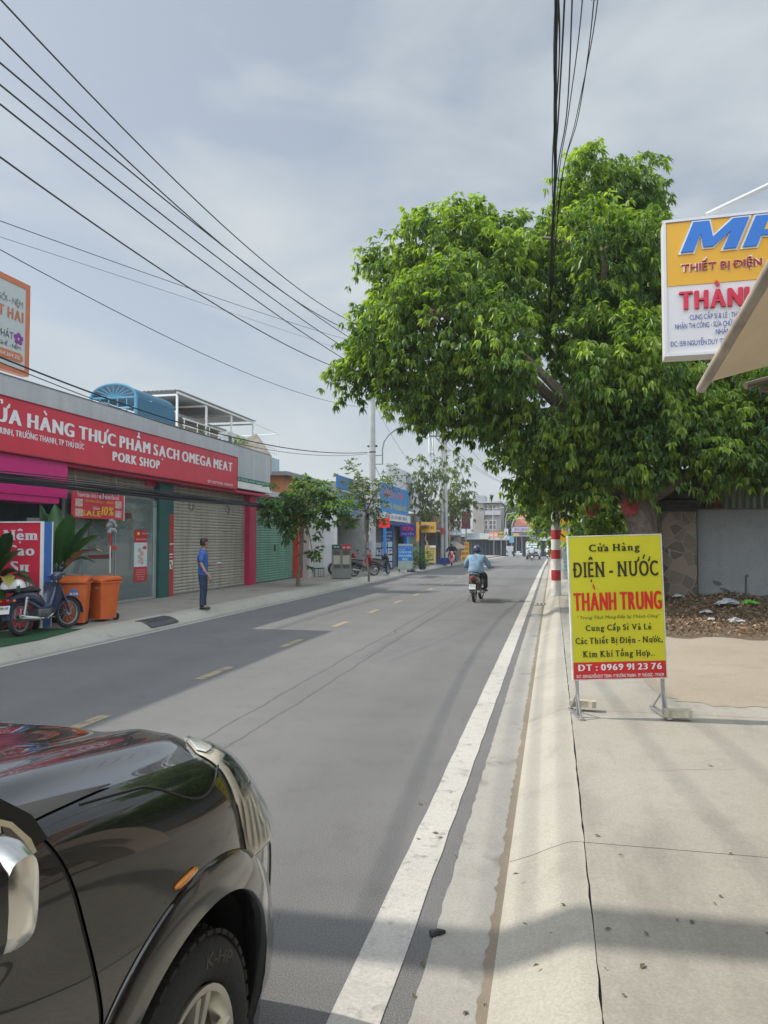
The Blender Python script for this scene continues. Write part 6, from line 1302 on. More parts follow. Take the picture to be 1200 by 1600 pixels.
# a few fallen leaves on road edge, kerb and pavement
mb = MB(); rr = random.Random(12)
for (px, py, z) in [(1125, 1401, .152), (806, 1367, .08), (820, 1445, .1), (862, 1460, .1), (880, 1415, .13), (838, 1510, .1), (753, 1075, .02), (1200, 1460, .152), (1010, 1460, .152), (1142, 1335, .152)]+[(rr.uniform(930, 1200), rr.uniform(1130, 1600), .152) for _ in range(10)]+[(rr.uniform(640, 760), rr.uniform(1100, 1600), .004) for _ in range(14)]+[(rr.uniform(100, 330), rr.uniform(950, 965), .15) for _ in range(5)]:
    p = G(px, py, z); a = rr.uniform(0, 6.28); l = rr.uniform(.008, .022); d = Vector((math.cos(a), math.sin(a), .1)); s = Vector((-math.sin(a), math.cos(a), .15)); mb.add([p-d*l+ZZ*.004, p+s*l*.45+ZZ*.008, p+d*l+ZZ*.004, p-s*l*.45+ZZ*.008], [(0, 1, 2, 3)])
tag(mb.build('fallen_leaves', pm('dry_leaf', (.10, .09, .045), .8, .5, 30)), 'scattered small dry leaves on the gutter and pavement', 'leaf litter', None, 'stuff')
# ------------------------------------------------------------------ people: one skinned body each, clothes over it
def skin(name, m, parent, chains, sub=2, smooth=True):
    """chains: list of [(x, y, z, r), ...]; points given twice are joined"""
    key = {}; vs = []; rs = []; es = []
    for ch in chains:
        prev = None
        for (x, y, z, r) in ch:
            k = (round(x, 4), round(y, 4), round(z, 4)); 
            if k not in key: key[k] = len(vs); vs.append((x, y, z)); rs.append(r)
            i = key[k]
            if prev is not None and prev != i: es.append((prev, i))
            prev = i
    me = bpy.data.meshes.new(name); me.from_pydata(vs, es, []); o = bpy.data.objects.new(name+'_tmp', me); COL.objects.link(o)
    md = o.modifiers.new('s', 'SKIN'); md.use_smooth_shade = True; sv = me.skin_vertices[0].data
    for i, r in enumerate(rs):
        rr = r if isinstance(r, tuple) else (r, r); sv[i].radius = rr; sv[i].use_root = (i == 0)
    sb = o.modifiers.new('u', 'SUBSURF'); sb.levels = sub; sb.render_levels = sub
    bpy.context.view_layer.update(); dg = bpy.context.evaluated_depsgraph_get(); nm = bpy.data.meshes.new_from_object(o.evaluated_get(dg)); nm.name = name
    nm.materials.clear(); bpy.data.objects.remove(o); nm.polygons.foreach_set('use_smooth', [True]*len(nm.polygons)); return link_mesh(name, nm, m, parent)
skin_m = pm('skin', (.34, .19, .13), .55, .08, 20)
hair_m = pm('black_hair', (.012, .010, .009), .5, .3, 60)
def hand_chains(w, d, side, grip=.5, k=1.0):
    """palm, four fingers and thumb from wrist w, along d, side = thumb side"""
    w, d, side = Vector(w), Vector(d).normalized(), Vector(side).normalized(); nrm = d.cross(side).normalized(); out = []
    pm_ = w+d*.05*k; P = lambda v, r: (v.x, v.y, v.z, r*k)
    out.append([P(w, .022), P(pm_, (.034, .018)[0]*.8), P(w+d*.085*k, .026)])
    for i, (off, ln) in enumerate(((.027, .072), (.009, .082), (-.009, .076), (-.026, .06))):
        a = w+d*.085*k; b = w+d*.10*k+side*off*k; c = b+d*ln*.5*k*math.cos(grip*.8)-nrm*ln*.5*k*math.sin(grip*.8); e = c+d*ln*.5*k*math.cos(grip*1.8)-nrm*ln*.5*k*math.sin(grip*1.8)
        out.append([P(a, .026), P(b, .0095), P(c, .0085), P(e, .007)])
    t0 = w+d*.03*k+side*.022*k; out.append([P(pm_, .0272), P(t0, .013), P(t0+side*.022*k+d*.03*k, .010), P(t0+side*.022*k+d*.058*k-nrm*.012*k, .008)])
    return out
def head_parts(t, c, yaw, face=True, hair=True, k=1.0):
    """head centred at c, facing local +y turned by yaw; returns chains-free mesh parts"""
    M = Matrix.Translation(Vector(c)) @ Matrix.Rotation(yaw, 4, 'Z') @ Matrix.Scale(k, 4)
    mb = MB(); mb.M = M
    prof = [(-.118, .035, .035, .052), (-.10, .05, .056, .035), (-.07, .062, .072, .018), (-.03, .069, .086, .006), (.01, .074, .092, -.002), (.05, .076, .094, -.006), (.085, .066, .082, -.008), (.108, .04, .05, -.008), (.117, .012, .014, -.008)]
    n = 18; P = []
    for z, rx, ry, oy in prof: P.append([(rx*math.cos(a), oy+ry*math.sin(a), z) for a in np.linspace(0, 2*math.pi, n+1)])
    mb.grid(P); mb.add([p for p in P[0][:-1]], [tuple(range(n))])
    if face:
        mb.loft([((0, .082, .025), (0, .5, -1), .010, .008), ((0, .098, -.004), (0, .3, -1), .013, .012), ((0, .096, -.022), (0, -.5, -1), .016, .012), ((0, .08, -.028), (0, -1, -.4), .012, .008)], 8, 2)
        for s in (-1, 1): mb.loft([((s*.074, -.012, -.03), (0, .1, 1), .006, .012), ((s*.082, -.014, .0), (0, -.1, 1), .008, .022), ((s*.079, -.016, .028), (0, -.2, 1), .007, .018)], 8, 2)
    h = mb.build('head', skin_m, t, True, ang=80)
    if face:
        mb = MB(); mb.M = M
        for s in (-1, 1): mb.sphere((s*.03, .083, .012), .011, .008, .006, 8, 6); mb.loft([((s*.012, .088, .033), (s, 0, .1), .005, .004), ((s*.05, .076, .033), (s, -.4, -.1), .004, .003)], 6)
        mb.build('eyes_and_brows', pm('eye_dark', (.02, .015, .012), .3, .1), t, True)
        mb = MB(); mb.M = M; mb.loft([((-.022, .078, -.057), (1, .2, 0), .003, .004), ((0, .088, -.056), (1, 0, 0), .005, .007), ((.022, .078, -.057), (1, -.2, 0), .003, .004)], 8); mb.build('mouth', pm('lips', (.28, .1, .08), .5, .1), t, True)
    if hair:
        mb = MB(); mb.M = M; P = []; r = random.Random(3)
        for z, rx, ry, oy in [(-.045, .066, .07, -.032), (-.01, .076, .084, -.02), (.03, .083, .095, -.014), (.065, .082, .094, -.010), (.095, .072, .084, -.010), (.12, .048, .055, -.010), (.13, .012, .014, -.010)]:
            P.append([((rx+r.uniform(0, .004))*math.cos(a), oy+(ry+r.uniform(0, .004))*math.sin(a)*(1 if not (math.sin(a) > .35 and z < .045) else .55), z+r.uniform(-.004, .004)) for a in np.linspace(0, 2*math.pi, 25)])
        mb.grid(P); mb.build('hair', hair_m, t, True, ang=70)
    return h
# --- man in blue on the left kerb: faces across the road, head turned away
man = thing('person', 'man in blue polo shirt and dark jeans standing by the beige shutter', 'person', tuple(G(317, 952, .151)), rad(-72))
shirt_m = pm('blue_polo', (.035, .10, .32), .8, .15, 14, bump=.3, bscale=18); jean_m = pm('dark_denim', (.022, .038, .075), .85, .25, 14, bump=.4, bscale=22)
lh = Vector((-.12, .34, 1.06)); rh = Vector((.235, .20, .76))
skin('body', skin_m, man, [[(0, 0, .86, .10), (0, 0, 1.05, .10), (0, .0, 1.22, .11), (0, -.01, 1.33, .07), (0, .0, 1.39, .05), (0, .012, 1.45, .048), (0, .015, 1.50, .045)],
    [(0, 0, 1.22, .11), (.16, -.01, 1.31, .055), (.205, -.03, 1.10, .042), (.225, .07, .90, .036), (rh.x, rh.y-.03, .80, .024)],
    [(0, 0, 1.22, .11), (-.16, -.01, 1.31, .055), (-.245, -.17, 1.12, .042), (-.20, .06, 1.03, .036), (lh.x-.02, lh.y-.1, 1.05, .025)],
    [(0, 0, .86, .10), (.09, 0, .80, .08), (.09, .015, .45, .055), (.09, -.01, .10, .038), (.09, .10, .05, .035)], [(0, 0, .86, .10), (-.09, 0, .80, .08), (-.085, .02, .45, .055), (-.085, .0, .10, .038), (-.085, .11, .05, .035)]]
    + hand_chains((rh.x, rh.y-.03, .80), (.02, .25, -1), (-.3, 1, .2), .5) + hand_chains((lh.x-.02, lh.y-.1, 1.05), (.2, 1, .05), (0, 0, 1), .7))
head_parts(man, (0, .02, 1.555), rad(42))
skin('shirt', shirt_m, man, [[(0, 0, .72, (.165, .12)), (0, 0, .80, (.17, .125)), (0, -.005, .95, (.165, .125)), (0, -.005, 1.12, (.175, .125)), (0, -.005, 1.27, (.18, .12)), (0, .0, 1.37, .085), (0, .006, 1.415, .062)],
    [(0, -.005, 1.27, (.18, .12)), (.165, -.01, 1.31, .082), (.195, -.02, 1.20, .076), (.207, -.03, 1.10, .072)], [(0, -.005, 1.27, (.18, .12)), (-.165, -.01, 1.31, .082), (-.21, -.09, 1.22, .076), (-.24, -.16, 1.14, .07)]])
skin('trousers', jean_m, man, [[(0, 0, .90, (.155, .115)), (0, -.01, .80, (.155, .12))], [(0, -.01, .80, (.155, .12)), (.09, 0, .70, .098), (.092, .015, .45, .075), (.095, -.005, .22, .068), (.095, .0, .06, .072)], [(0, -.01, .80, (.155, .12)), (-.088, 0, .70, .098), (-.087, .02, .45, .075), (-.088, .0, .22, .068), (-.088, .01, .06, .072)]])
for s in (-1, 1):
    mb = MB(); mb.loft([((s*.09, -.06, .045), (0, 1, 0), .036, .04), ((s*.09, .0, .05), (0, 1, 0), .042, .045), ((s*.092, .09, .035), (0, 1, 0), .046, .032), ((s*.092, .16, .022), (0, 1, -.1), .034, .02)], 12, 2.4); mb.build('shoe', pm('black_leather', (.015, .014, .014), .4, .2), man, True)
ph = thing('phone', 'small pale phone held in the left hand of the man in blue', 'phone', (0, 0, 0)); mb = MB()
Mm = Matrix.Translation(man.location) @ Matrix.Rotation(rad(-72), 4, 'Z'); hp_ = Mm @ Vector((-.105, .36, 1.075)); ph.location = hp_; ph.rotation_euler = (0, 0, rad(-72))
mb.box(-.035, .035, -.05, .05, -.005, .03, .006); mb.build('phone_body', pm('pale_phone', (.35, .42, .52), .3, .1), ph)
mb = MB(); mb.box(-.028, .028, -.042, .042, .0305, .032); mb.build('screen', black_pl, ph)

# ------------------------------------------------------------------ motorcycles (x forward, z up, rear axle at x = -.61)
tyre_m = pm('tyre_rubber', (.025, .025, .026), .8, .25, 20, bump=.3, bscale=90); alu = pm('cast_aluminium', (.38, .38, .38), .4, .15, 20, metal=.8); eng = pm('engine_grey', (.14, .14, .14), .5, .35, 14, metal=.5)
spoke_m = pm('spoke_steel', (.4, .4, .4), .35, 0, metal=.9)
def motorcycle(name, label, loc, rz, col, seat_c=(.02, .02, .022), style='cub', plate='', group=None, lean=0.0, steer=0.0, shield=None, scale=1.0, cat='motorcycle', tail=None):
    t = thing(name, label, cat, loc, rz, group); t.rotation_euler = (lean, 0, rz); t.scale = (scale,)*3
    body = pm('paint_%.2f_%.2f_%.2f' % col, col, .28, .06, 3, coat=.5); sh = body if shield is None else pm('shield_%.2f_%.2f_%.2f' % shield, shield, .35, .06)
    R = .285
    def wheel(x, y=0, parent=t, w=.045, ang=0):
        mb = MB(); c = Vector((x, y, R)); ax = Vector((math.sin(-ang), math.cos(ang), 0)); prof = [(-w*.5, R-.075), (-w*.95, R-.045), (-w*.8, R-.015), (-w*.3, R), (w*.3, R), (w*.8, R-.015), (w*.95, R-.045), (w*.5, R-.075)]; mb.lathe(c, ax, prof, 36); wo = mb.build('wheel', tyre_m, parent, True)
        mb = MB(); mb.lathe(c, ax, [(-.02, R-.085), (-.026, R-.068), (.026, R-.068), (.02, R-.085), (-.02, R-.085)], 36); mb.lathe(c, ax, [(-.05, .0), (-.05, .055), (.05, .055), (.05, .0)], 16); mb.build('rim', alu, wo, True)
        mb = MB(); u = ax.orthogonal().normalized(); v = ax.cross(u)
        for k in range(20 if style == 'cub' else 10):
            a = k*2*math.pi/(20 if style == 'cub' else 10); s = .03 if k % 2 else -.03
            p0 = c+ax*s+(u*math.cos(a+.25)+v*math.sin(a+.25))*.05; p1 = c+(u*math.cos(a)+v*math.sin(a))*(R-.08); mb.tube([p0, p1], .0035 if style == 'cub' else .011, 5)
        mb.build('spokes', spoke_m if style == 'cub' else alu, wo); return wo
    wheel(-.61)
    # steering group about the head
    head = Vector((.40, 0, .82)); fa = Vector((.62, 0, R)); rot = Matrix.Translation(head) @ Matrix.Rotation(steer, 4, 'Z') @ Matrix.Translation(-head)
    fw = rot @ fa; wheel(fw.x, fw.y, ang=steer)
    def sp(mb): mb.M = rot; return mb
    mb = sp(MB())
    for s in (-.07, .07): mb.tube([(.62, s, R), (.57, s, .45), (.43, s*.9, .78)], [.016, .024, .026], 8)
    mb.build('fork', body if style == 'cub' else eng, t, True)
    mb = sp(MB()); P = []
    for a in np.linspace(rad(-5), rad(125), 12): P.append([(.62+(R+.03)*math.cos(a), y, R+(R+.03)*math.sin(a)-abs(y)*.35) for y in (-.068, -.045, 0, .045, .068)])
    mb.grid(P); mb.build('front_fender', body, t, True)
    mb = sp(MB()); mb.tube([(.30, .33, .97), (.36, .24, 1.0), (.40, .08, .97), (.40, -.08, .97), (.36, -.24, 1.0), (.30, -.33, .97)], .012, 8); mb.tube([(.40, 0, .97), (.42, 0, .78)], .022, 8); mb.build('handlebar', steel, t, True)
    for s in (-1, 1):
        mb = sp(MB()); mb.tube([(.32, s*.30, .98), (.28, s*.385, .965)], .018, 8); mb.build('grip', black_rub, t, True)
        mb = sp(MB()); mb.tube([(.36, s*.24, 1.0), (.37, s*.28, 1.14)], .006, 6); mb.loft([((.36, s*.28, 1.14), (-1, 0, 0), .05, .03), ((.345, s*.28, 1.14), (-1, 0, 0), .058, .036)], 12); mb.build('mirror', black_pl, t, True)
    mb = sp(MB()); mb.loft([((.36, 0, .93), (1, 0, .2), .075, .06), ((.43, 0, .96), (1, 0, .1), .10, .08), ((.50, 0, .96), (1, 0, 0), .085, .075)], 14, 2.2); mb.build('headlight_housing', body, t, True)
    mb = sp(MB()); mb.sphere((.495, 0, .955), .03, .07, .062, 14, 8); mb.build('headlight', pm('lamp_lens', (.5, .52, .52), .1, .05, coat=1), t, True)
    mb = MB(); mb.tube([(.42, 0, .80), (.33, 0, .62), (.2, 0, .43), (-.05, 0, .40), (-.35, 0, .55), (-.72, 0, .66)], [.035, .04, .045, .045, .04, .03], 10); mb.build('frame', body if style == 'cub' else black_pl, t, True)
    # leg shield
    mb = MB(); P = []
    for z, x, hw, c in ((.86, .37, .10, .0), (.74, .36, .19, .03), (.6, .30, .22, .05), (.45, .22, .21, .06), (.32, .17, .16, .05)):
        P.append([(x+c-abs(y/hw)**2*.09, y, z) for y in np.linspace(-hw, hw, 9)])
    mb.grid(P); mb.grid([[(p[0]-.014, p[1], p[2]) for p in r] for r in P]); mb.build('leg_shield', sh, t, True)
    mb = MB(); mb.loft([((-.22, 0, .33), (1, 0, 0), .09, .09), ((-.02, 0, .31), (1, 0, 0), .12, .10), ((.16, 0, .33), (1, 0, .2), .08, .07), ((.28, 0, .36), (1, 0, .2), .05, .055)], 12, 3)
    for k in range(5): mb.lathe((.12+k*.03, 0, .345), (1, 0, .15), [(-.005, .085), (.005, .085)], 12)
    mb.build('engine', eng, t, True)
    if style == 'cub':
        mb = MB(); mb.loft([((-.86, 0, .62), (1, 0, .1), .06, .03), ((-.65, 0, .67), (1, 0, 0), .09, .06), ((-.35, 0, .66), (1, 0, -.1), .105, .085), ((-.1, 0, .58), (1, 0, -.5), .07, .08), ((.02, 0, .48), (1, 0, -.6), .05, .05)], 14, 2.4); mb.build('rear_body', body, t, True)
        mb = MB(); mb.loft([((-.80, 0, .755), (1, 0, .02), .10, .03), ((-.7, 0, .77), (1, 0, 0), .12, .045), ((-.3, 0, .765), (1, 0, 0), .13, .05), ((-.12, 0, .73), (1, 0, -.4), .08, .04)], 14, 3); mb.build('seat', pm('seat_vinyl', seat_c, .5, .1), t, True)
        mb = MB()
        for z in (.80,): 
            for s in (-.11, .11): mb.tube([(-.62, s, z), (-.98, s, z)], .008, 6)
            for k in range(4): mb.tube([(-.66-k*.1, -.11, z), (-.66-k*.1, .11, z)], .007, 6)
        mb.build('rack', steel, t)
    else:
        mb = MB(); mb.loft([((-.92, 0, .74), (1, 0, -.25), .05, .035), ((-.75, 0, .70), (1, 0, -.2), .115, .075), ((-.5, 0, .64), (1, 0, -.15), .15, .12), ((-.22, 0, .55), (1, 0, -.2), .14, .13), ((.0, 0, .40), (1, 0, -.3), .13, .08), ((.2, 0, .36), (1, 0, .1), .14, .06)], 16, 2.6); mb.build('rear_body', tail and pm('tail_%.2f' % tail[0], tail, .3, .1, coat=.4) or body, t, True)
        mb = MB(); mb.loft([((-.86, 0, .795), (1, 0, -.15), .08, .02), ((-.7, 0, .785), (1, 0, -.1), .12, .035), ((-.4, 0, .755), (1, 0, -.05), .135, .045), ((-.12, 0, .735), (1, 0, -.2), .10, .04), ((-.02, 0, .70), (1, 0, -.4), .05, .03)], 14, 3); mb.build('seat', pm('seat_vinyl', seat_c, .5, .1), t, True)
        mb = MB(); mb.tube([(-.55, .13, .80), (-.85, .10, .84), (-.93, 0, .845), (-.85, -.10, .84), (-.55, -.13, .80)], .013, 8); mb.build('grab_rail', pm('rail_grey', (.35, .35, .36), .4, .1), t, True)
        mb = MB(); mb.loft([((.30, 0, .88), (1, 0, .1), .12, .05), ((.45, 0, .83), (1, 0, -.2), .13, .1), ((.53, 0, .70), (1, 0, -.6), .09, .10), ((.5, 0, .56), (1, 0, -1), .06, .05)], 14, 2.3); mb.build('front_cowl', body, t, True)
    # rear fender, tail light, plate, silencer, springs, stand
    mb = MB(); P = []
    for a in np.linspace(rad(70), rad(178), 10): P.append([(-.61+(R+.035)*math.cos(a), y, R+(R+.035)*math.sin(a)-abs(y)*.3) for y in (-.07, -.045, 0, .045, .07)])
    mb.grid(P); mb.build('rear_fender', body if style == 'cub' else black_pl, t, True)
    mb = MB(); mb.loft([((-.90 if style == 'cub' else -.93, 0, .60 if style == 'cub' else .715), (-1, 0, -.1), .07, .045), ((-.95, 0, .60 if style == 'cub' else .70), (-1, 0, -.1), .05, .035)], 12, 2.4); mb.build('tail_light', pm('tail_red', (.28, .01, .012), .2, .05, coat=1), t, True)
    for s in (-1, 1):
        mb = MB(); mb.sphere((-.86, s*.12, .60), .025, .03, .022, 10, 6); mb.build('indicator', pm('indicator_amber', (.6, .22, .02), .2, .05), t, True)
    pz = .46; mb = MB(); mb.obox((-.955, 0, pz), (.3, 0, 1), (0, 1, 0), (1, 0, -.3), .07, .095, .003); mb.build('number_plate', pm('plate_white', (.68, .68, .66), .5, .06), t)
    if plate:
        mb = MB()
        for k, s in enumerate(plate): text_on(mb, s, (-.962-.018*(1-k)*0, 0, pz+.012-k*.055), (0, -1, 0), (.3, 0, 1), (-1, 0, .3), .15, .038, bold=.02)
        mb.build('plate_lettering', black_ink, t)
    mb = MB(); mb.tube([(.15, -.09, .3), (-.05, -.13, .24), (-.25, -.14, .25)], .018, 8); mb.tube([(-.25, -.14, .25), (-.32, -.145, .255), (-.75, -.15, .31), (-.83, -.15, .32)], [.022, .045, .05, .03], 12); mb.build('silencer', chrome if style == 'cub' else alu, t, True)
    for s in (-1, 1):
        mb = MB(); mb.tube([(-.61, s*.09, R), (-.52, s*.10, .64)], .018, 8)
        for k in range(7): mb.lathe((-.61+.013*k+.02, s*(.09+.0014*k), R+.09+.04*k), (.09, 0, .35), [(-.006, .03), (.006, .03)], 10)
        mb.build('shock_absorber', steel if style == 'cub' else eng, t)
    mb = MB(); mb.tube([(-.1, .1, .28), (-.2, .26, .02)], .012, 6); mb.tube([(-.15, -.2, .25), (-.15, .2, .25)], .014, 6); mb.tube([(.0, -.24, .25), (.0, .24, .25)], .016, 6); mb.build('stand_and_pegs', eng, t)
    mb = MB(); mb.obox((-.3, .085, .31), (1, 0, .05), (0, 1, 0), ZZ, .3, .015, .045); mb.build('chain_case', body if style == 'cub' else black_pl, t)
    return t
# old blue moped on the grass mat
A = G(34, 994, .157); B = G(100, 981, .157); d = (B-A); rz = math.atan2(d.y, d.x)
mop = motorcycle('moped', 'old blue grey moped parked on the green mat before the red sign box', tuple((A+B)/2+Vector((0, 0, .0))), rz-.05, (.040, .052, .095), seat_c=(.03, .035, .035), style='cub', plate=('59-X1', '163.61'), lean=rad(-5), steer=rad(-14), scale=min(1.12, d.length/1.23), cat='moped')
MMo = Matrix.Translation(mop.location) @ Euler(mop.rotation_euler).to_matrix().to_4x4() @ Matrix.Scale(mop.scale[0], 4)
for i, (x, y, lb) in enumerate(((-.88, -.04, 'white open face helmet on the moped rack, nearer the number plate'), (-.62, -.02, 'white open face helmet on the moped seat, nearer the handlebar'))):
    q = MMo @ Vector((x, y, .84)); t = thing('helmet', lb, 'helmet', q, rz, 'helmets on the old moped'); mb = MB(); mb.sphere((0, 0, -.02), .135, .12, .135, 18, 8, -.15); mb.build('shell', pm('helmet_white', (.66, .66, .66), .3, .05, coat=.4), t, True)
    mb = MB(); mb.lathe((0, 0, -.05), ZZ, [(-.008, .125), (.01, .13), (.02, .12)], 18); mb.build('edge_trim', black_rub, t, True)
# dark scooter and stuff half hidden behind the moped
dk = motorcycle('scooter', 'dark navy scooter with a yellow part half hidden behind the old moped', (-9.55, 12.55, .157), rad(-60), (.02, .025, .05), style='scooter', scale=1.0, steer=rad(15), cat='scooter')
mb = MB(); mb.loft([((.3, 0, 1.02), (0, 0, 1), .12, .08), ((.28, 0, 1.14), (0, 0, 1), .15, .10), ((.26, 0, 1.24), (0, 0, 1), .12, .06)], 12); mb.build('handlebar_cover', pm('mustard_cloth', (.5, .33, .05), .8, .1), dk, True)
# parked red and black motorcycle by the cabinet
A = G(567, 903, .15); B = G(600, 900, .15)
motorcycle('motorcycle', 'red and black motorcycle parked sideways beside the grey cabinet', (-8.55, 33.9, .152), rad(58), (.36, .012, .03), style='scooter', tail=(.03, .03, .032), lean=rad(-4), steer=rad(-18))
motorcycle('motorcycle', 'dark motorcycle with pale headlight parked beside the round concrete pole', (-8.05, 35.4, .152), rad(64), (.03, .03, .034), style='scooter', lean=rad(-4), steer=rad(20))
motorcycle('motorcycle', 'red fronted motorcycle deeper under the blue balcony', (-9.7, 35.8, .152), rad(75), (.4, .015, .03), style='scooter', lean=rad(-4))
# red scooter facing us at the twin poles, its rider sitting on it
sq = G(706, 884, .05)
def rider(label, loc, rz, jacket, trousers, helmet_c, legs=True, scale=1.0, skin_hands=True, flare=1.0, visor=False, group=None):
    t = thing('person', label, 'person', loc, rz, group); t.scale = (scale,)*3
    jm = pm('jacket_%.2f_%.2f_%.2f' % jacket, jacket, .85, .22, 9, bump=.5, bscale=14); tm = pm('trousers_%.2f_%.2f_%.2f' % trousers, trousers, .8, .2, 10)
    # local: +x forward, seat top at z .80
    H = lambda s: Vector((.24, s*.35, .985))
    ch = [[(-.34, 0, .86, .12), (-.33, 0, 1.02, .115), (-.27, 0, 1.2, .12), (-.22, 0, 1.32, .07), (-.19, 0, 1.40, .05), (-.17, 0, 1.46, .045)]]
    for s in (-1, 1):
        ch.append([(-.27, 0, 1.2, .12), (-.24, s*.17, 1.29, .06), (-.14, s*.31, 1.07, .045), (.10, s*.33, .985, .034), (H(s).x, H(s).y, H(s).z, .025)]); ch += hand_chains(H(s), (.6, s*.8, -.05), (0, 0, 1) if s > 0 else (0, 0, 1), 1.25)
        ch.append([(-.34, 0, .86, .12), (-.26, s*.12, .84, .085), (.10, s*.19, .74, .06), (.04, s*.21, .36, .045), (.12, s*.22, .30, .035)])
    skin('body', skin_m, t, ch); head_parts(t, (-.155, 0, 1.50), rad(-90))
    f = flare
    skin('jacket', jm, t, [[(-.36, 0, .80, (.15, .255*f)), (-.36, 0, .92, (.15, .235*f)), (-.33, 0, 1.06, (.15, .22)), (-.28, 0, 1.22, (.14, .21)), (-.23, 0, 1.33, .10), (-.20, 0, 1.39, .072)]]
        + [[(-.28, 0, 1.22, (.14, .21)), (-.24, s*.20, 1.285, .095), (-.20, s*.27, 1.18, .085), (-.13, s*.335, 1.06, .078), (.02, s*.345, 1.0, .068), (.17, s*.345, .985, .055)] for s in (-1, 1)])
    skin('trousers', tm, t, [[(-.36, 0, .90, (.14, .17)), (-.34, 0, .82, (.14, .17))]]+[[(-.34, 0, .82, (.14, .17)), (-.22, s*.13, .82, .105), (.10, s*.20, .74, .082), (.07, s*.215, .55, .07), (.03, s*.22, .36, .07)] for s in (-1, 1)])
    for s in (-1, 1):
        mb = MB(); mb.loft([((-.04, s*.22, .31), (1, 0, 0), .035, .035), ((.04, s*.225, .31), (1, 0, 0), .042, .045), ((.14, s*.235, .295), (1, 0, -.1), .046, .03), ((.22, s*.245, .285), (1, 0, -.1), .03, .018)], 12); mb.build('shoe', pm('black_leather', (.015, .014, .014), .4, .2), t, True)
    mb = MB(); mb.sphere((-.165, 0, 1.515), .138, .122, .135, 20, 10, -.55); mb.loft([((-.04, 0, 1.56), (1, 0, -.25), .10, .012), ((.03, 0, 1.54), (1, 0, -.3), .07, .008)], 12); mb.build('helmet', pm('helmet_%.2f_%.2f_%.2f' % helmet_c, helmet_c, .35, .06, coat=.3), t, True)
    mb = MB(); mb.lathe((-.165, 0, 1.445), ZZ, [(-.012, .128), (.012, .13)], 20); mb.build('helmet_trim', black_rub, t, True)
    return t
# main rider
rp = G(741, 941); 
mc = motorcycle('motor_scooter', 'dark grey scooter ridden away along the road by a rider in a denim jacket', (rp.x+.03, rp.y+.62, 0), rad(87), (.06, .055, .055), style='scooter', plate=('59-C2', '174.39'), steer=rad(-4), tail=(.10, .085, .085), cat='scooter')
rider('rider in a pale blue denim jacket and dark blue helmet, seen from behind', (rp.x+.05, rp.y+.62, 0), rad(87), (.21, .33, .45), (.02, .02, .024), (.045, .065, .13), flare=1.08)
motorcycle('motor_scooter', 'red and white scooter facing us on the left kerb by the twin poles', (sq.x, sq.y, sq.z), rad(-84), (.48, .02, .03), style='scooter', shield=(.5, .48, .47), cat='scooter')
rider('person in dark clothes and greenish helmet sitting on the red scooter', (sq.x, sq.y, sq.z), rad(-84), (.02, .02, .025), (.02, .02, .025), (.12, .2, .18))
for (px, py, Y, lbm, lbr, jk, hc, rzz) in ((831, 876, 82, 'small dark scooter just in front of the distant truck', 'distant rider in pale clothes and teal helmet before the truck', (.35, .42, .42), (.1, .25, .25), 92), (856, 872, 100, 'small dark scooter on the far right edge of the road', 'distant rider in a white shirt near the right edge line', (.62, .62, .6), (.5, .5, .5), 88)):
    q = atY(px, py, Y); zz = gz(Y)
    motorcycle('motor_scooter', lbm, (q.x, Y, zz), rad(rzz), (.05, .05, .05), style='scooter', cat='scooter', group='scooters far down the road'); rider(lbr, (q.x, Y, zz), rad(rzz), jk, (.05, .05, .06), hc, group='riders far down the road')
# distant light truck coming towards us
tk = thing('light_truck', 'small tarpaulin covered light truck coming towards us far down the road', 'truck', (atY(833, 872, 92).x, 92, gz(92)), 0)
cream = pm('truck_white', (.45, .46, .45), .4, .1)
mb = MB(); mb.loft([((0, -.0, .75), (0, 1, 0), .80, .40), ((0, .1, .8), (0, 1, 0), .84, .45), ((0, 1.35, .8), (0, 1, 0), .84, .45)], 20, 6); mb.loft([((0, .12, 1.45), (0, 1, .3), .72, .03), ((0, .35, 1.5), (0, 1, 0), .76, .34), ((0, 1.3, 1.52), (0, 1, 0), .78, .38)], 20, 6); mb.build('cab', cream, tk, True)
mb = MB(); mb.add([(-.68, .06, 1.22), (.68, .06, 1.22), (.62, .27, 1.78), (-.62, .27, 1.78)], [(0, 1, 2, 3)]); mb.build('windscreen', pm('truck_glass', (.10, .13, .14), .08, .05), tk)
mb = MB(); mb.box(-.70, .70, -.06, .02, .42, .62, .02); mb.box(-.55, .55, -.03, -.005, .7, .92); mb.build('bumper', black_pl, tk)
for s in (-1, 1):
    mb = MB(); mb.sphere((s*.62, -.01, .82), .13, .03, .09, 10, 6); mb.build('headlight', pm('lamp_lens', (.5, .52, .52), .1), tk, True)
    for y in (.75, 2.9):
        mb = MB(); mb.lathe((s*.72, y, .29), (1, 0, 0), [(-.1, .17), (-.1, .28), (.1, .28), (.1, .17)], 18); wq = mb.build('wheel', tyre_m, tk, True); mb = MB(); mb.lathe((s*.72, y, .29), (1, 0, 0), [(-.08, 0), (-.09, .165), (.09, .165), (.08, 0)], 14); mb.build('rim', alu, wq, True)
    mb = MB(); mb.box(s*.92-.06, s*.92+.06, .05, .1, 1.25, 1.5, .01); mb.build('mirror', black_pl, tk)
mb = MB(); mb.box(-.9, .9, 1.4, 3.8, .55, .7); mb.build('bed', pm('truck_bed', (.08, .09, .1), .7), tk)
mb = MB(); mb.loft([((0, 1.4, 1.42), (0, 1, 0), .90, .72), ((0, 1.6, 1.44), (0, 1, 0), .93, .76), ((0, 3.7, 1.43), (0, 1, 0), .92, .75)], 20, 6); mb.build('tarpaulin', pm('tarp_cream', (.42, .39, .30), .8, .15, 2, bump=.4, bscale=6), tk, True)
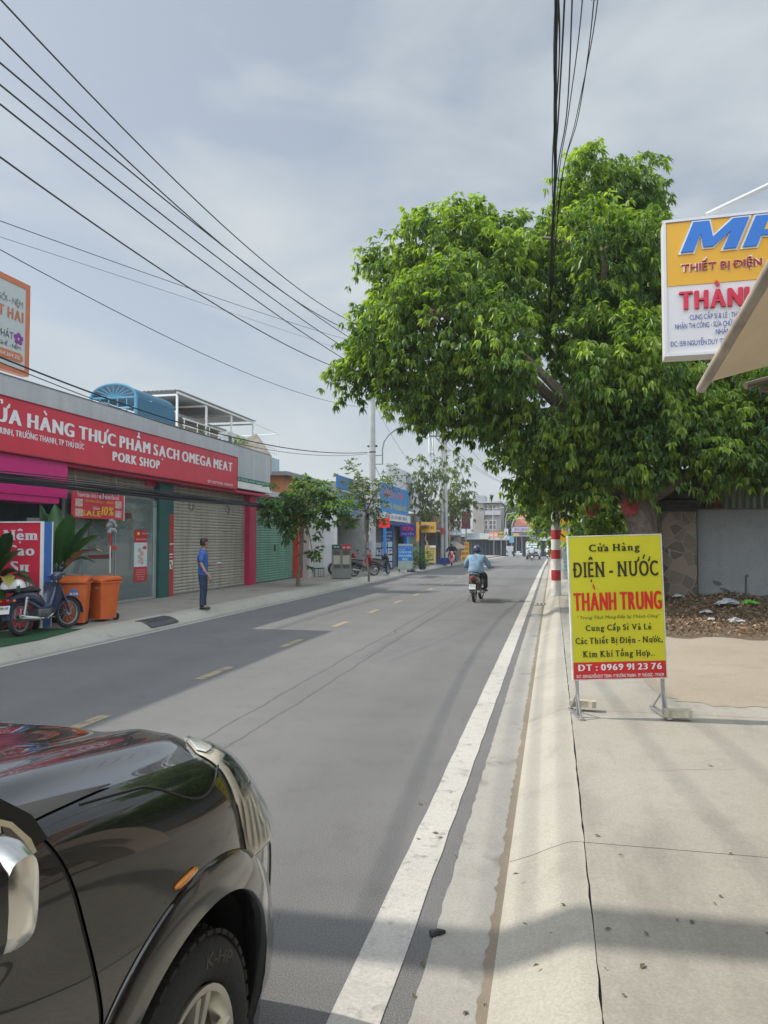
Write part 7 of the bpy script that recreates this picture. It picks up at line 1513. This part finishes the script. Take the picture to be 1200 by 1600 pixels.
# a few parked scooters far off under the trees at the right, and things by the sheds
for i, (px, Y) in enumerate(((872, 112), (866, 118))):
    motorcycle('motor_scooter', ('dark scooter parked far off beside the right kerb, nearer one', 'dark scooter parked far off beside the right kerb, farther one')[i], (atY(px, 870, Y).x, Y, gz(Y)+.02), rad(200), (.1, .1, .11), style='scooter', cat='scooter', group='scooters far down the road')
for i, (px, lb_, c_) in enumerate(((797, 'pale person like bundle of white goods standing before the far sheds', (.36, .36, .37)), (811, 'low heap of white sacks before the far sheds', (.5, .5, .5)))):
    q = atY(px, 866, 126); t = thing('goods_stack', lb_, 'goods', (q.x, 126, gz(126))); mb = MB(); r = random.Random(i)
    for k in range(6): mb.box(q.x-.5+r.uniform(-.25, .25), q.x+.3+r.uniform(-.2, .3), 125.7+r.uniform(-.2, .2), 126.3, gz(126)+k*.28*(1 if i == 0 else .5), gz(126)+(k*.28+.3)*(1 if i == 0 else .5), .04)
    W('sacks', mb, pm('white_sacks_%d' % i, c_, .8, .2, 2), t)

# ------------------------------------------------------------------ the black car at the lower left
def bspline(C, nu, nv):
    C = np.array(C, float); n, m = C.shape[:2]
    def basis(n, k, t):
        kn = np.concatenate([np.zeros(k), np.linspace(0, 1, n-k+1), np.ones(k)]); t = min(max(t, 0), 1-1e-9); N = np.array([1.0 if kn[i] <= t < kn[i+1] else 0.0 for i in range(len(kn)-1)])
        for d in range(1, k+1):
            N2 = np.zeros(len(kn)-1-d)
            for i in range(len(N2)):
                a = (t-kn[i])/(kn[i+d]-kn[i])*N[i] if kn[i+d] > kn[i] else 0; b = (kn[i+d+1]-t)/(kn[i+d+1]-kn[i+1])*N[i+1] if kn[i+d+1] > kn[i+1] else 0; N2[i] = a+b
            N = N2
        return N
    Bu = np.array([basis(n, 3, t) for t in np.linspace(0, 1, nu)]); Bv = np.array([basis(m, 3, t) for t in np.linspace(0, 1, nv)])
    return np.einsum('ui,ijc,vj->uvc', Bu, C, Bv)
car = thing('parked_car', 'glossy black car parked in the foreground, front wheel, headlight and chrome mirror showing', 'car', (-1.83, .5, 0))
paint = bpy.data.materials.new('black_car_paint'); paint.use_nodes = True; pb = paint.node_tree.nodes['Principled BSDF']
pb.inputs['Base Color'].default_value = (.006, .006, .0065, 1); pb.inputs['Roughness'].default_value = .22; pb.inputs['Coat Weight'].default_value = 1.0; pb.inputs['Coat Roughness'].default_value = .015; pb.inputs['Coat IOR'].default_value = 1.48; pb.inputs['Specular IOR Level'].default_value = .22
XC = -1.83
ST = [(.90, -2.05), (.925, -1.6), (.945, -.8), (.945, .1), (.935, .75), (.935, 1.05), (.938, 1.30), (.953, 1.55), (.964, 1.80), (.962, 2.05), (.948, 2.27), (.905, 2.44), (.81, 2.58), (.62, 2.69), (.32, 2.76), (0, 2.77)]
ROWS = [(.26, .055), (.34, .02), (.50, .004), (.66, .0), (.80, .0), (.89, .004), (.96, .012), (1.02, .028), (1.058, .058), (1.075, .105)]
def ztop(Y): return float(np.interp(Y, (-2.1, 0, 1.0, 1.3, 1.55, 1.8, 2.05, 2.25, 2.45, 2.6, 2.77), (1.19, 1.22, 1.235, 1.222, 1.198, 1.168, 1.138, 1.108, 1.065, 1.03, 1.0)))
side_c = []
for i, (w, Y) in enumerate(ST):
    a, b = ST[max(0, i-1)], ST[min(len(ST)-1, i+1)]; tx, ty = b[0]-a[0], b[1]-a[1]; L_ = math.hypot(tx, ty) or 1; nx, ny = ty/L_, -tx/L_
    if i == len(ST)-1: nx, ny = 0, 1
    col = []
    for j, (z, ins) in enumerate(ROWS):
        zz = .26+(z-.26)*(ztop(Y)-.26)/(1.075-.26); flare = .0
        if 3 <= j <= 6: flare = .012*math.exp(-((Y-1.85)/.5)**2)-.022*math.exp(-((Y-1.1)/.45)**2)*(1 if j < 6 else .3)
        k = 1.0; ins = ins+max(0, min(1, (Y-2.08)/.4))*max(0, z-.80)*.60
        ww = w-ins*k*nx+flare*nx; yy = Y-ins*k*ny+flare*ny-(.03 if (j == 0 and Y > 2.2) else 0)
        if i == len(ST)-1: ww = 0
        col.append((XC+ww, yy, zz))
    side_c.append(col)
NU, NV = 421, 91
SB = bspline(side_c, NU, NV)
def surf(u, v):
    i = min(max(u, 0), NU-1.001); j = min(max(v, 0), NV-1.001); i0, j0 = int(i), int(j); a, b = i-i0, j-j0
    return Vector(SB[i0, j0]*(1-a)*(1-b)+SB[i0+1, j0]*a*(1-b)+SB[i0, j0+1]*(1-a)*b+SB[i0+1, j0+1]*a*b)
def snorm(u, v):
    d1 = surf(u+1, v)-surf(u-1, v); d2 = surf(u, v+1)-surf(u, v-1); n = d1.cross(d2); n.normalize()
    return n if n.dot(Vector((surf(u, v).x-XC, surf(u, v).y-.2, 0))) > 0 else -n
WC = Vector((XC+.948, 1.80, .362)); AR = .470
mid = NV//2
def u_at_Y(Y, v=mid):
    lo, hi = 0, NU-1
    for _ in range(40):
        m_ = (lo+hi)/2
        if surf(m_, v).y < Y: lo = m_
        else: hi = m_
    return (lo+hi)/2
# door gap follows a leaning line; the grid is split there into door panel and fender
def gapY(z): return 1.395-.0*(z) - .10*max(0, (z-.80)/.33)**1.3 - .03*max(0, (.5-z)/.3)
ud = [u_at_Y(gapY(surf(u_at_Y(1.25), v).z), v) for v in range(NV)]
def panel(name, u0f, u1f, n, cut=False, v0=0, v1=NV-1, mir=False, grp=None):
    P = []
    for i in range(n+1):
        row = []
        for v in range(v0, v1+1): p = surf(u0f[v]+(u1f[v]-u0f[v])*i/n, v); row.append(p)
        P.append(row)
    vs = [p for r in P for p in r]; m = v1-v0+1; fs = []
    for i in range(n):
        for j in range(m-1):
            q = (i*m+j, i*m+j+1, (i+1)*m+j+1, (i+1)*m+j)
            if cut and sum(1 for k in q if (Vector((0, vs[k].y, vs[k].z))-Vector((0, WC.y, WC.z))).length < AR and vs[k].x > XC+.6) >= 2: continue
            fs.append(q)
    if cut:                                            # snap the ragged edge of the arch to its circle
        for k, p in enumerate(vs):
            d = Vector((0, p.y-WC.y, p.z-WC.z))
            if d.length < AR+.001 and p.x > XC+.6: d = d.normalized()*AR; vs[k] = Vector((p.x, WC.y+d.y, WC.z+d.z))
    mb = MB(); mb.add(vs, fs); return W(name, mb, paint, car, True)
zero = [0]*NV; end = [NU-1]*NV
rear_u = [u_at_Y(.12, v) for v in range(NV)]
gap = .9
door = panel('door', [r+gap for r in rear_u], [u-gap for u in ud], 70); panel('rear_door', zero, [r-gap for r in rear_u], 60); fend = panel('fender', [u+gap for u in ud], end, 260, cut=True)
# the far side, mirrored, in one simple skin
mb = MB(); mb.grid([[(2*XC-SB[i, j][0], SB[i, j][1], SB[i, j][2]) for j in range(0, NV, 3)] for i in range(0, NU, 4)]); W('far_side', mb, paint, car, True)
# inner dark liner behind the gaps
mb = MB(); mb.grid([[surf(u, v)-snorm(u, v)*.02 for v in range(2, NV-2, 4)] for u in np.linspace(2, u_at_Y(1.30)+4, 60)]); W('liner', mb, black_rub, car)
# bonnet: fan from the fender line to the centre, ridged
HB = []
us = np.linspace(u_at_Y(.80), NU-1, 150)
def bonnet_rise(s, w, Y):
    k = min(1, w/.62); r = .036*math.sin(min(1, s/.55)*math.pi/2)+.014*math.exp(-((s-.30)/.10)**2)-.012*math.exp(-((s-.52)/.12)**2)+.012*math.exp(-((s-.17)/.06)**2)
    return r*k
for u in us:
    e = surf(u, NV-1); w = e.x-XC; row = []
    for s in np.linspace(0, 1, 61):
        z = e.z+bonnet_rise(s, w, e.y); x = XC+w*(1-s); yb = e.y+.06*math.sin(s*math.pi/2)*min(1, max(0, (2.6-e.y)))*min(1, w)
        row.append((x, yb, z))
    HB.append(row)
mb = MB(); mb.grid(HB); W('bonnet', mb, paint, car, True)
mb = MB(); mb.grid([[(2*XC-x, y, z) for x, y, z in r] for r in HB]); W('bonnet_far_half', mb, paint, car, True)
hz = lambda u, s: Vector((XC+(surf(u, NV-1).x-XC)*(1-s), surf(u, NV-1).y+.06*math.sin(s*math.pi/2)*min(1, max(0, (2.6-surf(u, NV-1).y)))*min(1, surf(u, NV-1).x-XC), surf(u, NV-1).z+bonnet_rise(s, surf(u, NV-1).x-XC, 0)))
# shut line of the bonnet: runs along the fender top, dips and meets the headlamp
mb = MB(); pts = []
uA, uB = u_at_Y(1.42), u_at_Y(2.02)
for t in np.linspace(0, 1, 26):
    u = uA+(uB-uA)*t; v = NV-1-2-20*math.sin(math.pi*min(1, max(0, (t-.35)/.65)))**1.5*(.55)-4*t; p = surf(u, v); pts.append(p+snorm(u, v)*.0005)
mb.tube(pts, .0032, 6); W('shut_line', mb, black_rub, car, True)
# cowl strip and black scuttle between bonnet and windscreen
mb = MB(); mb.grid([[hz(u, s)+Vector((0, 0, .006+.012*k)) for s in np.linspace(.02, .98, 20)] for k, u in enumerate((u_at_Y(.84), u_at_Y(1.0), u_at_Y(1.12)))]); W('scuttle', mb, black_pl, car, True)
mb = MB(); uu = [u_at_Y(y) for y in (1.10, 1.2, 1.32, 1.44, 1.55)]; mb.grid([[surf(u, NV-1-(3-.7*k))+snorm(u, NV-2)*.002+Vector((0, 0, .003)), surf(u, NV-1)+Vector((0, 0, .004)), hz(u, .022*(4-k))+Vector((0, 0, .006))] for k, u in enumerate(uu)]); W('cowl_trim', mb, black_rub, car, True)
# headlamp wrapped round the corner
uh0, uh1 = u_at_Y(2.0, NV-6), None
for i in range(NU):
    if SB[i, NV-10][1] > 2.2 and SB[i, NV-10][0] < XC+.60: uh1 = i; break
uh1 = uh1 or NU*.9
def v_at_z(u, z):
    i = int(min(NU-1, max(0, u))); return float(np.interp(z, SB[i, :, 2], np.arange(NV)))
def lampP(a, b, off):                                # b 0..1 up the side, 1..2 over the top edge onto the bonnet corner
    u = uh0+(uh1-uh0)*a; zt = surf(u, NV-1).z; zl = zt-.03-.27*min(1, a/.07)**.75+.04*max(0, a-.5)
    if b <= 1: v = v_at_z(u, zl+(zt-zl)*b); return surf(u, v)+snorm(u, min(v, NV-3))*off
    s = (b-1)*.11*min(1, a/.22)**.7*(1-.4*a); return hz(u, s)+(snorm(u, NV-3)*.4+Vector((0, 0, .8))).normalized()*off
silver = pm('lamp_silver', (.7, .66, .56), .25, .08, metal=.15)
AA = np.linspace(0, .97, 48); BB = lambda p, q, n: np.linspace(p, q, n)
mb = MB(); mb.grid([[lampP(a, b, .003) for b in BB(0, 2, 22)] for a in AA]); hl = W('headlight', mb, pm('lamp_bowl', (.55, .50, .40), .3, .25, 9), car, True)
mb = MB(); mb.grid([[lampP(a, b, .008) for b in BB(1.0, 1.95, 9)] for a in AA[2:]]); W('chrome_strip', mb, pm('lamp_chrome', (.62, .64, .64), .2, .06, metal=.25), hl, True)
mb = MB(); mb.grid([[lampP(a, b, .009) for b in BB(.66, .93, 5)] for a in AA[4:]]); W('dark_strip', mb, pm('lamp_dark', (.02, .045, .03), .15, .1, coat=.5), hl, True)
mb = MB(); mb.grid([[lampP(a, b, .011) for b in BB(.58, .65, 3)] for a in AA[4:]]); W('chrome_strip', mb, chrome, hl, True)
mb = MB()
for a in (.05, .12, .19, .27, .36, .48): mb.grid([[lampP(a+da, b, .010) for b in BB(.08, .55, 6)] for da in (0, .03)])
W('reflector_fin', mb, silver, hl, True)
mb = MB(); mb.tube([lampP(a, 0, .001) for a in AA], .0025, 6); mb.tube([lampP(a, 2, .001) for a in AA], .002, 6); W('seal', mb, black_rub, hl, True)
mb = MB(); mb.grid([[lampP(a, b, .018) for b in BB(.02, 1.98, 22)] for a in AA[1:]]); W('lens', mb, glass_mat('lamp_glass', (.97, .97, .96), ior=1.12), hl, True)
# bumper seam below the lamp
ub = uh0+(uh1-uh0)*.42; mb = MB(); mb.tube([surf(ub-.5*k, v_at_z(ub, .86-.022*k))+snorm(ub, 40)*.0005 for k in range(12)], .003, 6); W('shut_line', mb, black_rub, car, True)
mb = MB(); mb.tube([surf(ud[v], v)-snorm(ud[v], min(v, NV-3))*.008 for v in range(0, NV, 2)], .006, 6); W('door_seal', mb, black_rub, car, True)
# wheel-arch cladding, liner, wheel
clad = pm('gloss_black_cladding', (.012, .012, .012), .18, .1, coat=.8)
def side_x(Y, z):
    u = u_at_Y(Y); v = min(range(0, NV), key=lambda q: abs(SB[int(u), q][2]-z)); return surf(u_at_Y(Y, v), v).x
mb = MB(); P = []
for a in np.linspace(rad(-16), rad(196), 60):
    row = []
    for r_, off in ((AR-.012, -.05), (AR-.008, .006), (AR, .016), (AR+.045, .017), (AR+.088, .012), (AR+.098, .006), (AR+.101, -.004)):
        Y = WC.y+r_*math.cos(a); z = WC.z+r_*math.sin(a); row.append((side_x(min(Y, 2.30), max(.27, z))+off, Y, z))
    P.append(row)
mb.grid(P); W('arch_cladding', mb, clad, car, True)
mb = MB(); mb.lathe((XC+.55, WC.y, WC.z), (1, 0, 0), [(0, .3), (0, AR), (.36, AR)], 40); W('arch_liner', mb, pm('liner_black', (.008, .008, .008), .95, .2), car, True)
tw = WC+Vector((-.005, 0, 0)); mb = MB(); RT = .362
mb.lathe(tw, (1, 0, 0), [(-.235, .245), (-.25, .30), (-.235, .342), (-.21, .357), (-.19, RT), (-.05, RT), (-.03, .357), (-.008, .342), (.004, .318), (.006, .30), (.001, .268), (-.012, .246), (-.03, .238)], 72); wh_ = W('wheel', mb, tyre_m, car, True)
mb = MB()
for k in range(44):
    a = k*2*math.pi/44
    for (h0, h1, r_) in ((-.06, -.012, .3575), (-.14, -.075, .364), (-.22, -.155, .362)):
        c = tw+Vector(((h0+h1)/2, r_*math.cos(a), r_*math.sin(a))); mb.obox(c, (1, .12, .12), (0, -math.sin(a), math.cos(a)), (0, math.cos(a), math.sin(a)), (h1-h0)/2, .017, .006)
W('tread', mb, pm('tread_rubber', (.028, .027, .026), .85, .2, 30), wh_)
# sidewall lettering, partly worn away
mb = MB(); vs, fs, w_ = layout('K-HiP', bold=.0); kx = .17/w_; q = []
for x, y, l_ in vs: a = rad(82)-(x*kx)/.305; r_ = .288+y*.05; q.append(tw+Vector((.0075+l_*.0001, r_*math.cos(a), r_*math.sin(a))))
mb.add(q, fs); W('tyre_lettering', mb, pm('worn_tyre_lettering', (.10, .085, .07), .8, .4, 30), wh_)
mb = MB(); mb.lathe(tw, (1, 0, 0), [(-.2, .225), (-.035, .228), (-.012, .240), (-.004, .240), (-.006, .222), (-.03, .215), (-.05, .20)], 72)
for k in range(5):
    a0 = k*2*math.pi/5+rad(78)
    for da in (-.13, .13):
        a = a0+da; c0, c1 = Vector((0, math.cos(a0+da*2.0), math.sin(a0+da*2.0)))*.05, Vector((0, math.cos(a), math.sin(a)))*.222
        p0, p1 = tw+c0+Vector((-.03, 0, 0)), tw+c1+Vector((-.014, 0, 0)); d_ = (p1-p0).normalized(); mb.obox((p0+p1)/2, d_, Vector((1, 0, 0)), d_.cross(Vector((1, 0, 0))), (p1-p0).length/2, .013, .0135)
mb.lathe(tw, (1, 0, 0), [(-.05, .07), (-.02, .065), (-.012, .03), (-.012, .0)], 24); W('rim', mb, pm('alloy_champagne', (.66, .62, .52), .3, .06, metal=.75), wh_, True)
mb = MB(); mb.lathe(tw, (1, 0, 0), [(-.12, .0), (-.12, .20), (-.1, .2), (-.1, .0)], 36); W('brake_disc', mb, eng, wh_, True)
# side repeater on the fender
ur, vr = u_at_Y(1.70, 58), None
vr = min(range(NV), key=lambda q: abs(SB[int(ur), q][2]-.945)); mb = MB()
mb.loft([(surf(ur+k*1.0, vr-abs(k)*0+.35*k*.5)+snorm(ur, vr)*.002, surf(ur+3, vr+.5)-surf(ur-3, vr-.5), .010*f, .008*f) for k, f in ((-6.5, .3), (-5, .85), (0, .95), (5, .85), (6.2, .35))], 12, 3); W('side_repeater', mb, pm('amber_lens', (.62, .20, .01), .15, .08, coat=1), car, True)
# wing mirror
mq = Vector((-.878, 1.03, 1.20)); mb = MB(); MK = .72
mb.loft([(mq+Vector((.118, .0, -.01))*MK, (1, 0, 0), .03*MK, .06*MK), (mq+Vector((.108, .005, -.005))*MK, (1, 0, 0), .052*MK, .092*MK), (mq+Vector((.07, .008, .0))*MK, (1, 0, 0), .066*MK, .112*MK), (mq+Vector((-.02, .01, .005))*MK, (1, 0, 0), .075*MK, .122*MK), (mq+Vector((-.12, .015, -.0))*MK, (1, 0, 0), .07*MK, .105*MK), (mq+Vector((-.15, .02, -.03))*MK, (1, 0, 0), .05*MK, .07*MK)], 24, 3.2)
mi_ = W('mirror', mb, pm('mirror_satin_chrome', (.72, .71, .68), .2, .03, metal=1), car, True)
mb = MB(); mb.loft([(mq+Vector((-.01, -.05, .0))*MK, (0, -1, 0), .128*MK, .122*MK), (mq+Vector((-.012, -.085, .0))*MK, (0, -1, 0), .126*MK, .12*MK), (mq+Vector((-.012, -.088, .0))*MK, (0, -1, 0), .112*MK, .106*MK)], 24, 3.6); W('mirror_bezel', mb, pm('gloss_black_plastic', (.012, .012, .013), .2, .05, coat=.4), mi_, True)
mb = MB(); mb.loft([(mq+Vector((-.012, -.0885, .0))*MK, (0, -1, 0), .110*MK, .104*MK), (mq+Vector((-.012, -.090, .0))*MK, (0, -1, 0), .108*MK, .102*MK)], 24, 3.6); W('mirror_glass', mb, chrome, mi_)
mb = MB(); mb.loft([(mq+Vector((.085, .055, -.066))*MK, (.6, -.8, 0), .012, .018), (mq+Vector((.098, .02, -.066))*MK, (.4, -1, 0), .012, .020), (mq+Vector((.100, -.03, -.066))*MK, (0, -1, 0), .011, .020), (mq+Vector((.092, -.05, -.066))*MK, (-.3, -1, 0), .008, .018)], 12, 3); W('indicator', mb, pm('clear_indicator', (.62, .62, .60), .12, .08, metal=.2, coat=1), mi_, True)
mb = MB(); mb.loft([(Vector((-.96, 1.07, 1.17)), (-1, 0, -.2), .05*MK, .03*MK), (Vector((-1.06, 1.08, 1.15)), (-1, 0, -.2), .06*MK, .035*MK)], 12, 3); W('mirror_arm', mb, black_pl, mi_, True)
mb = MB(); pv_ = [(1.22, 1.215), (1.175, 1.272), (1.09, 1.33), (.96, 1.39), (.6, 1.55), (.6, 1.15)]; n = len(pv_)
mb.add([(-.895, y, z) for y, z in pv_]+[(-.97, y+.03, z) for y, z in pv_], [tuple(range(n))]+[(i, (i+1) % n, (i+1) % n+n, i+n) for i in range(n)]); W('pillar', mb, pm('satin_black', (.008, .008, .009), .5, .1, spec=.25), car)
mb = MB(); q = [atX(px, py, -.892) for px, py in ((-6, 1279), (14, 1284), (44, 1310), (53, 1330), (44, 1337), (20, 1322), (-6, 1304))]; n = len(q)
mb.add(q+[p+Vector((.006, 0, 0)) for p in q], [tuple(range(n)), tuple(range(n, 2*n))]+[(i, (i+1) % n, (i+1) % n+n, i+n) for i in range(n)]); W('chrome_trim', mb, pm('vent_gold_chrome', (.6, .55, .42), .2, .05, metal=.9), car)
mb = MB(); q = [atX(px, py, -.884) for px, py in ((4, 1291), (16, 1294), (38, 1315), (44, 1328), (34, 1327), (6, 1306))]; mb.add(q, [tuple(range(len(q)))]); W('quarter_glass', mb, pm('brown_glass', (.10, .075, .06), .2, .1), car)
# cabin (behind the camera's edge of view; it shows in the mirror and closes the car)
mb = MB(); zb = 1.21
sec = lambda y, hw, zt, tw_: [(XC+s*hw*k, y, z) for s, k, z in ((1, 1, zb), (1, .93, zb+(zt-zb)*.55), (1, tw_, zt-.03), (1, tw_*.7, zt), (-1, tw_*.7, zt), (-1, tw_, zt-.03), (-1, .93, zb+(zt-zb)*.55), (-1, 1, zb))]
secs = [sec(-2.0, .80, zb+.02, .85), sec(-1.75, .83, 1.5, .82), sec(-1.45, .85, 1.66, .80), sec(-.6, .86, 1.72, .80), sec(.0, .86, 1.69, .79), sec(.35, .855, 1.56, .82), sec(.75, .85, 1.31, .88), sec(1.0, .85, zb+.03, .95)]
mb.grid(secs); W('windows', mb, pm('tinted_glass', (.012, .014, .015), .05, .05, coat=1), car, True)
mb = MB(); mb.grid([[Vector(p)+Vector((0, 0, .012)) for p in s[2:6]] for s in secs[1:6]]); W('roof', mb, paint, car, True)
mb = MB(); mb.box(XC-.86, XC+.86, -2.0, 2.3, .22, .30); mb.box(XC-.8, XC+.52, 2.3, 2.55, .24, .5); mb.box(XC-.9, XC+.9, -2.12, -2.0, .28, 1.1, .03); W('underbody', mb, black_pl, car)
for (x, y) in ((XC-.82, 1.8), (XC-.82, -1.2), (XC+.84, -1.2)):
    mb = MB(); mb.lathe((x, y, .375), (1, 0, 0), [(-.12, .22), (-.12, .35), (-.08, .375), (.08, .375), (.12, .35), (.12, .22)], 32); w2 = W('wheel', mb, tyre_m, car, True); mb = MB(); mb.lathe((x, y, .375), (1, 0, 0), [(-.1, 0), (-.11, .225), (.11, .225), (.1, 0)], 24); W('rim', mb, alu, w2, True)
bpy.data.objects.remove(_fo)

# ------------------------------------------------------------------ the hazy air of the street
mb = MB(); mb.box(-80, 80, -45, 260, -3.0, 45); hzo = mb.build('haze', None)
hm = bpy.data.materials.new('haze_air'); hm.use_nodes = True; hn_ = hm.node_tree.nodes; hn_.remove(hn_['Principled BSDF']); pv = hn_.new('ShaderNodeVolumePrincipled')
pv.inputs['Color'].default_value = (.86, .92, 1.0, 1); pv.inputs['Density'].default_value = .0006; pv.inputs['Anisotropy'].default_value = .2
hm.node_tree.links.new(pv.outputs[0], hn_['Material Output'].inputs['Volume']); hzo.data.materials.append(hm); tag(hzo, kind='stuff')
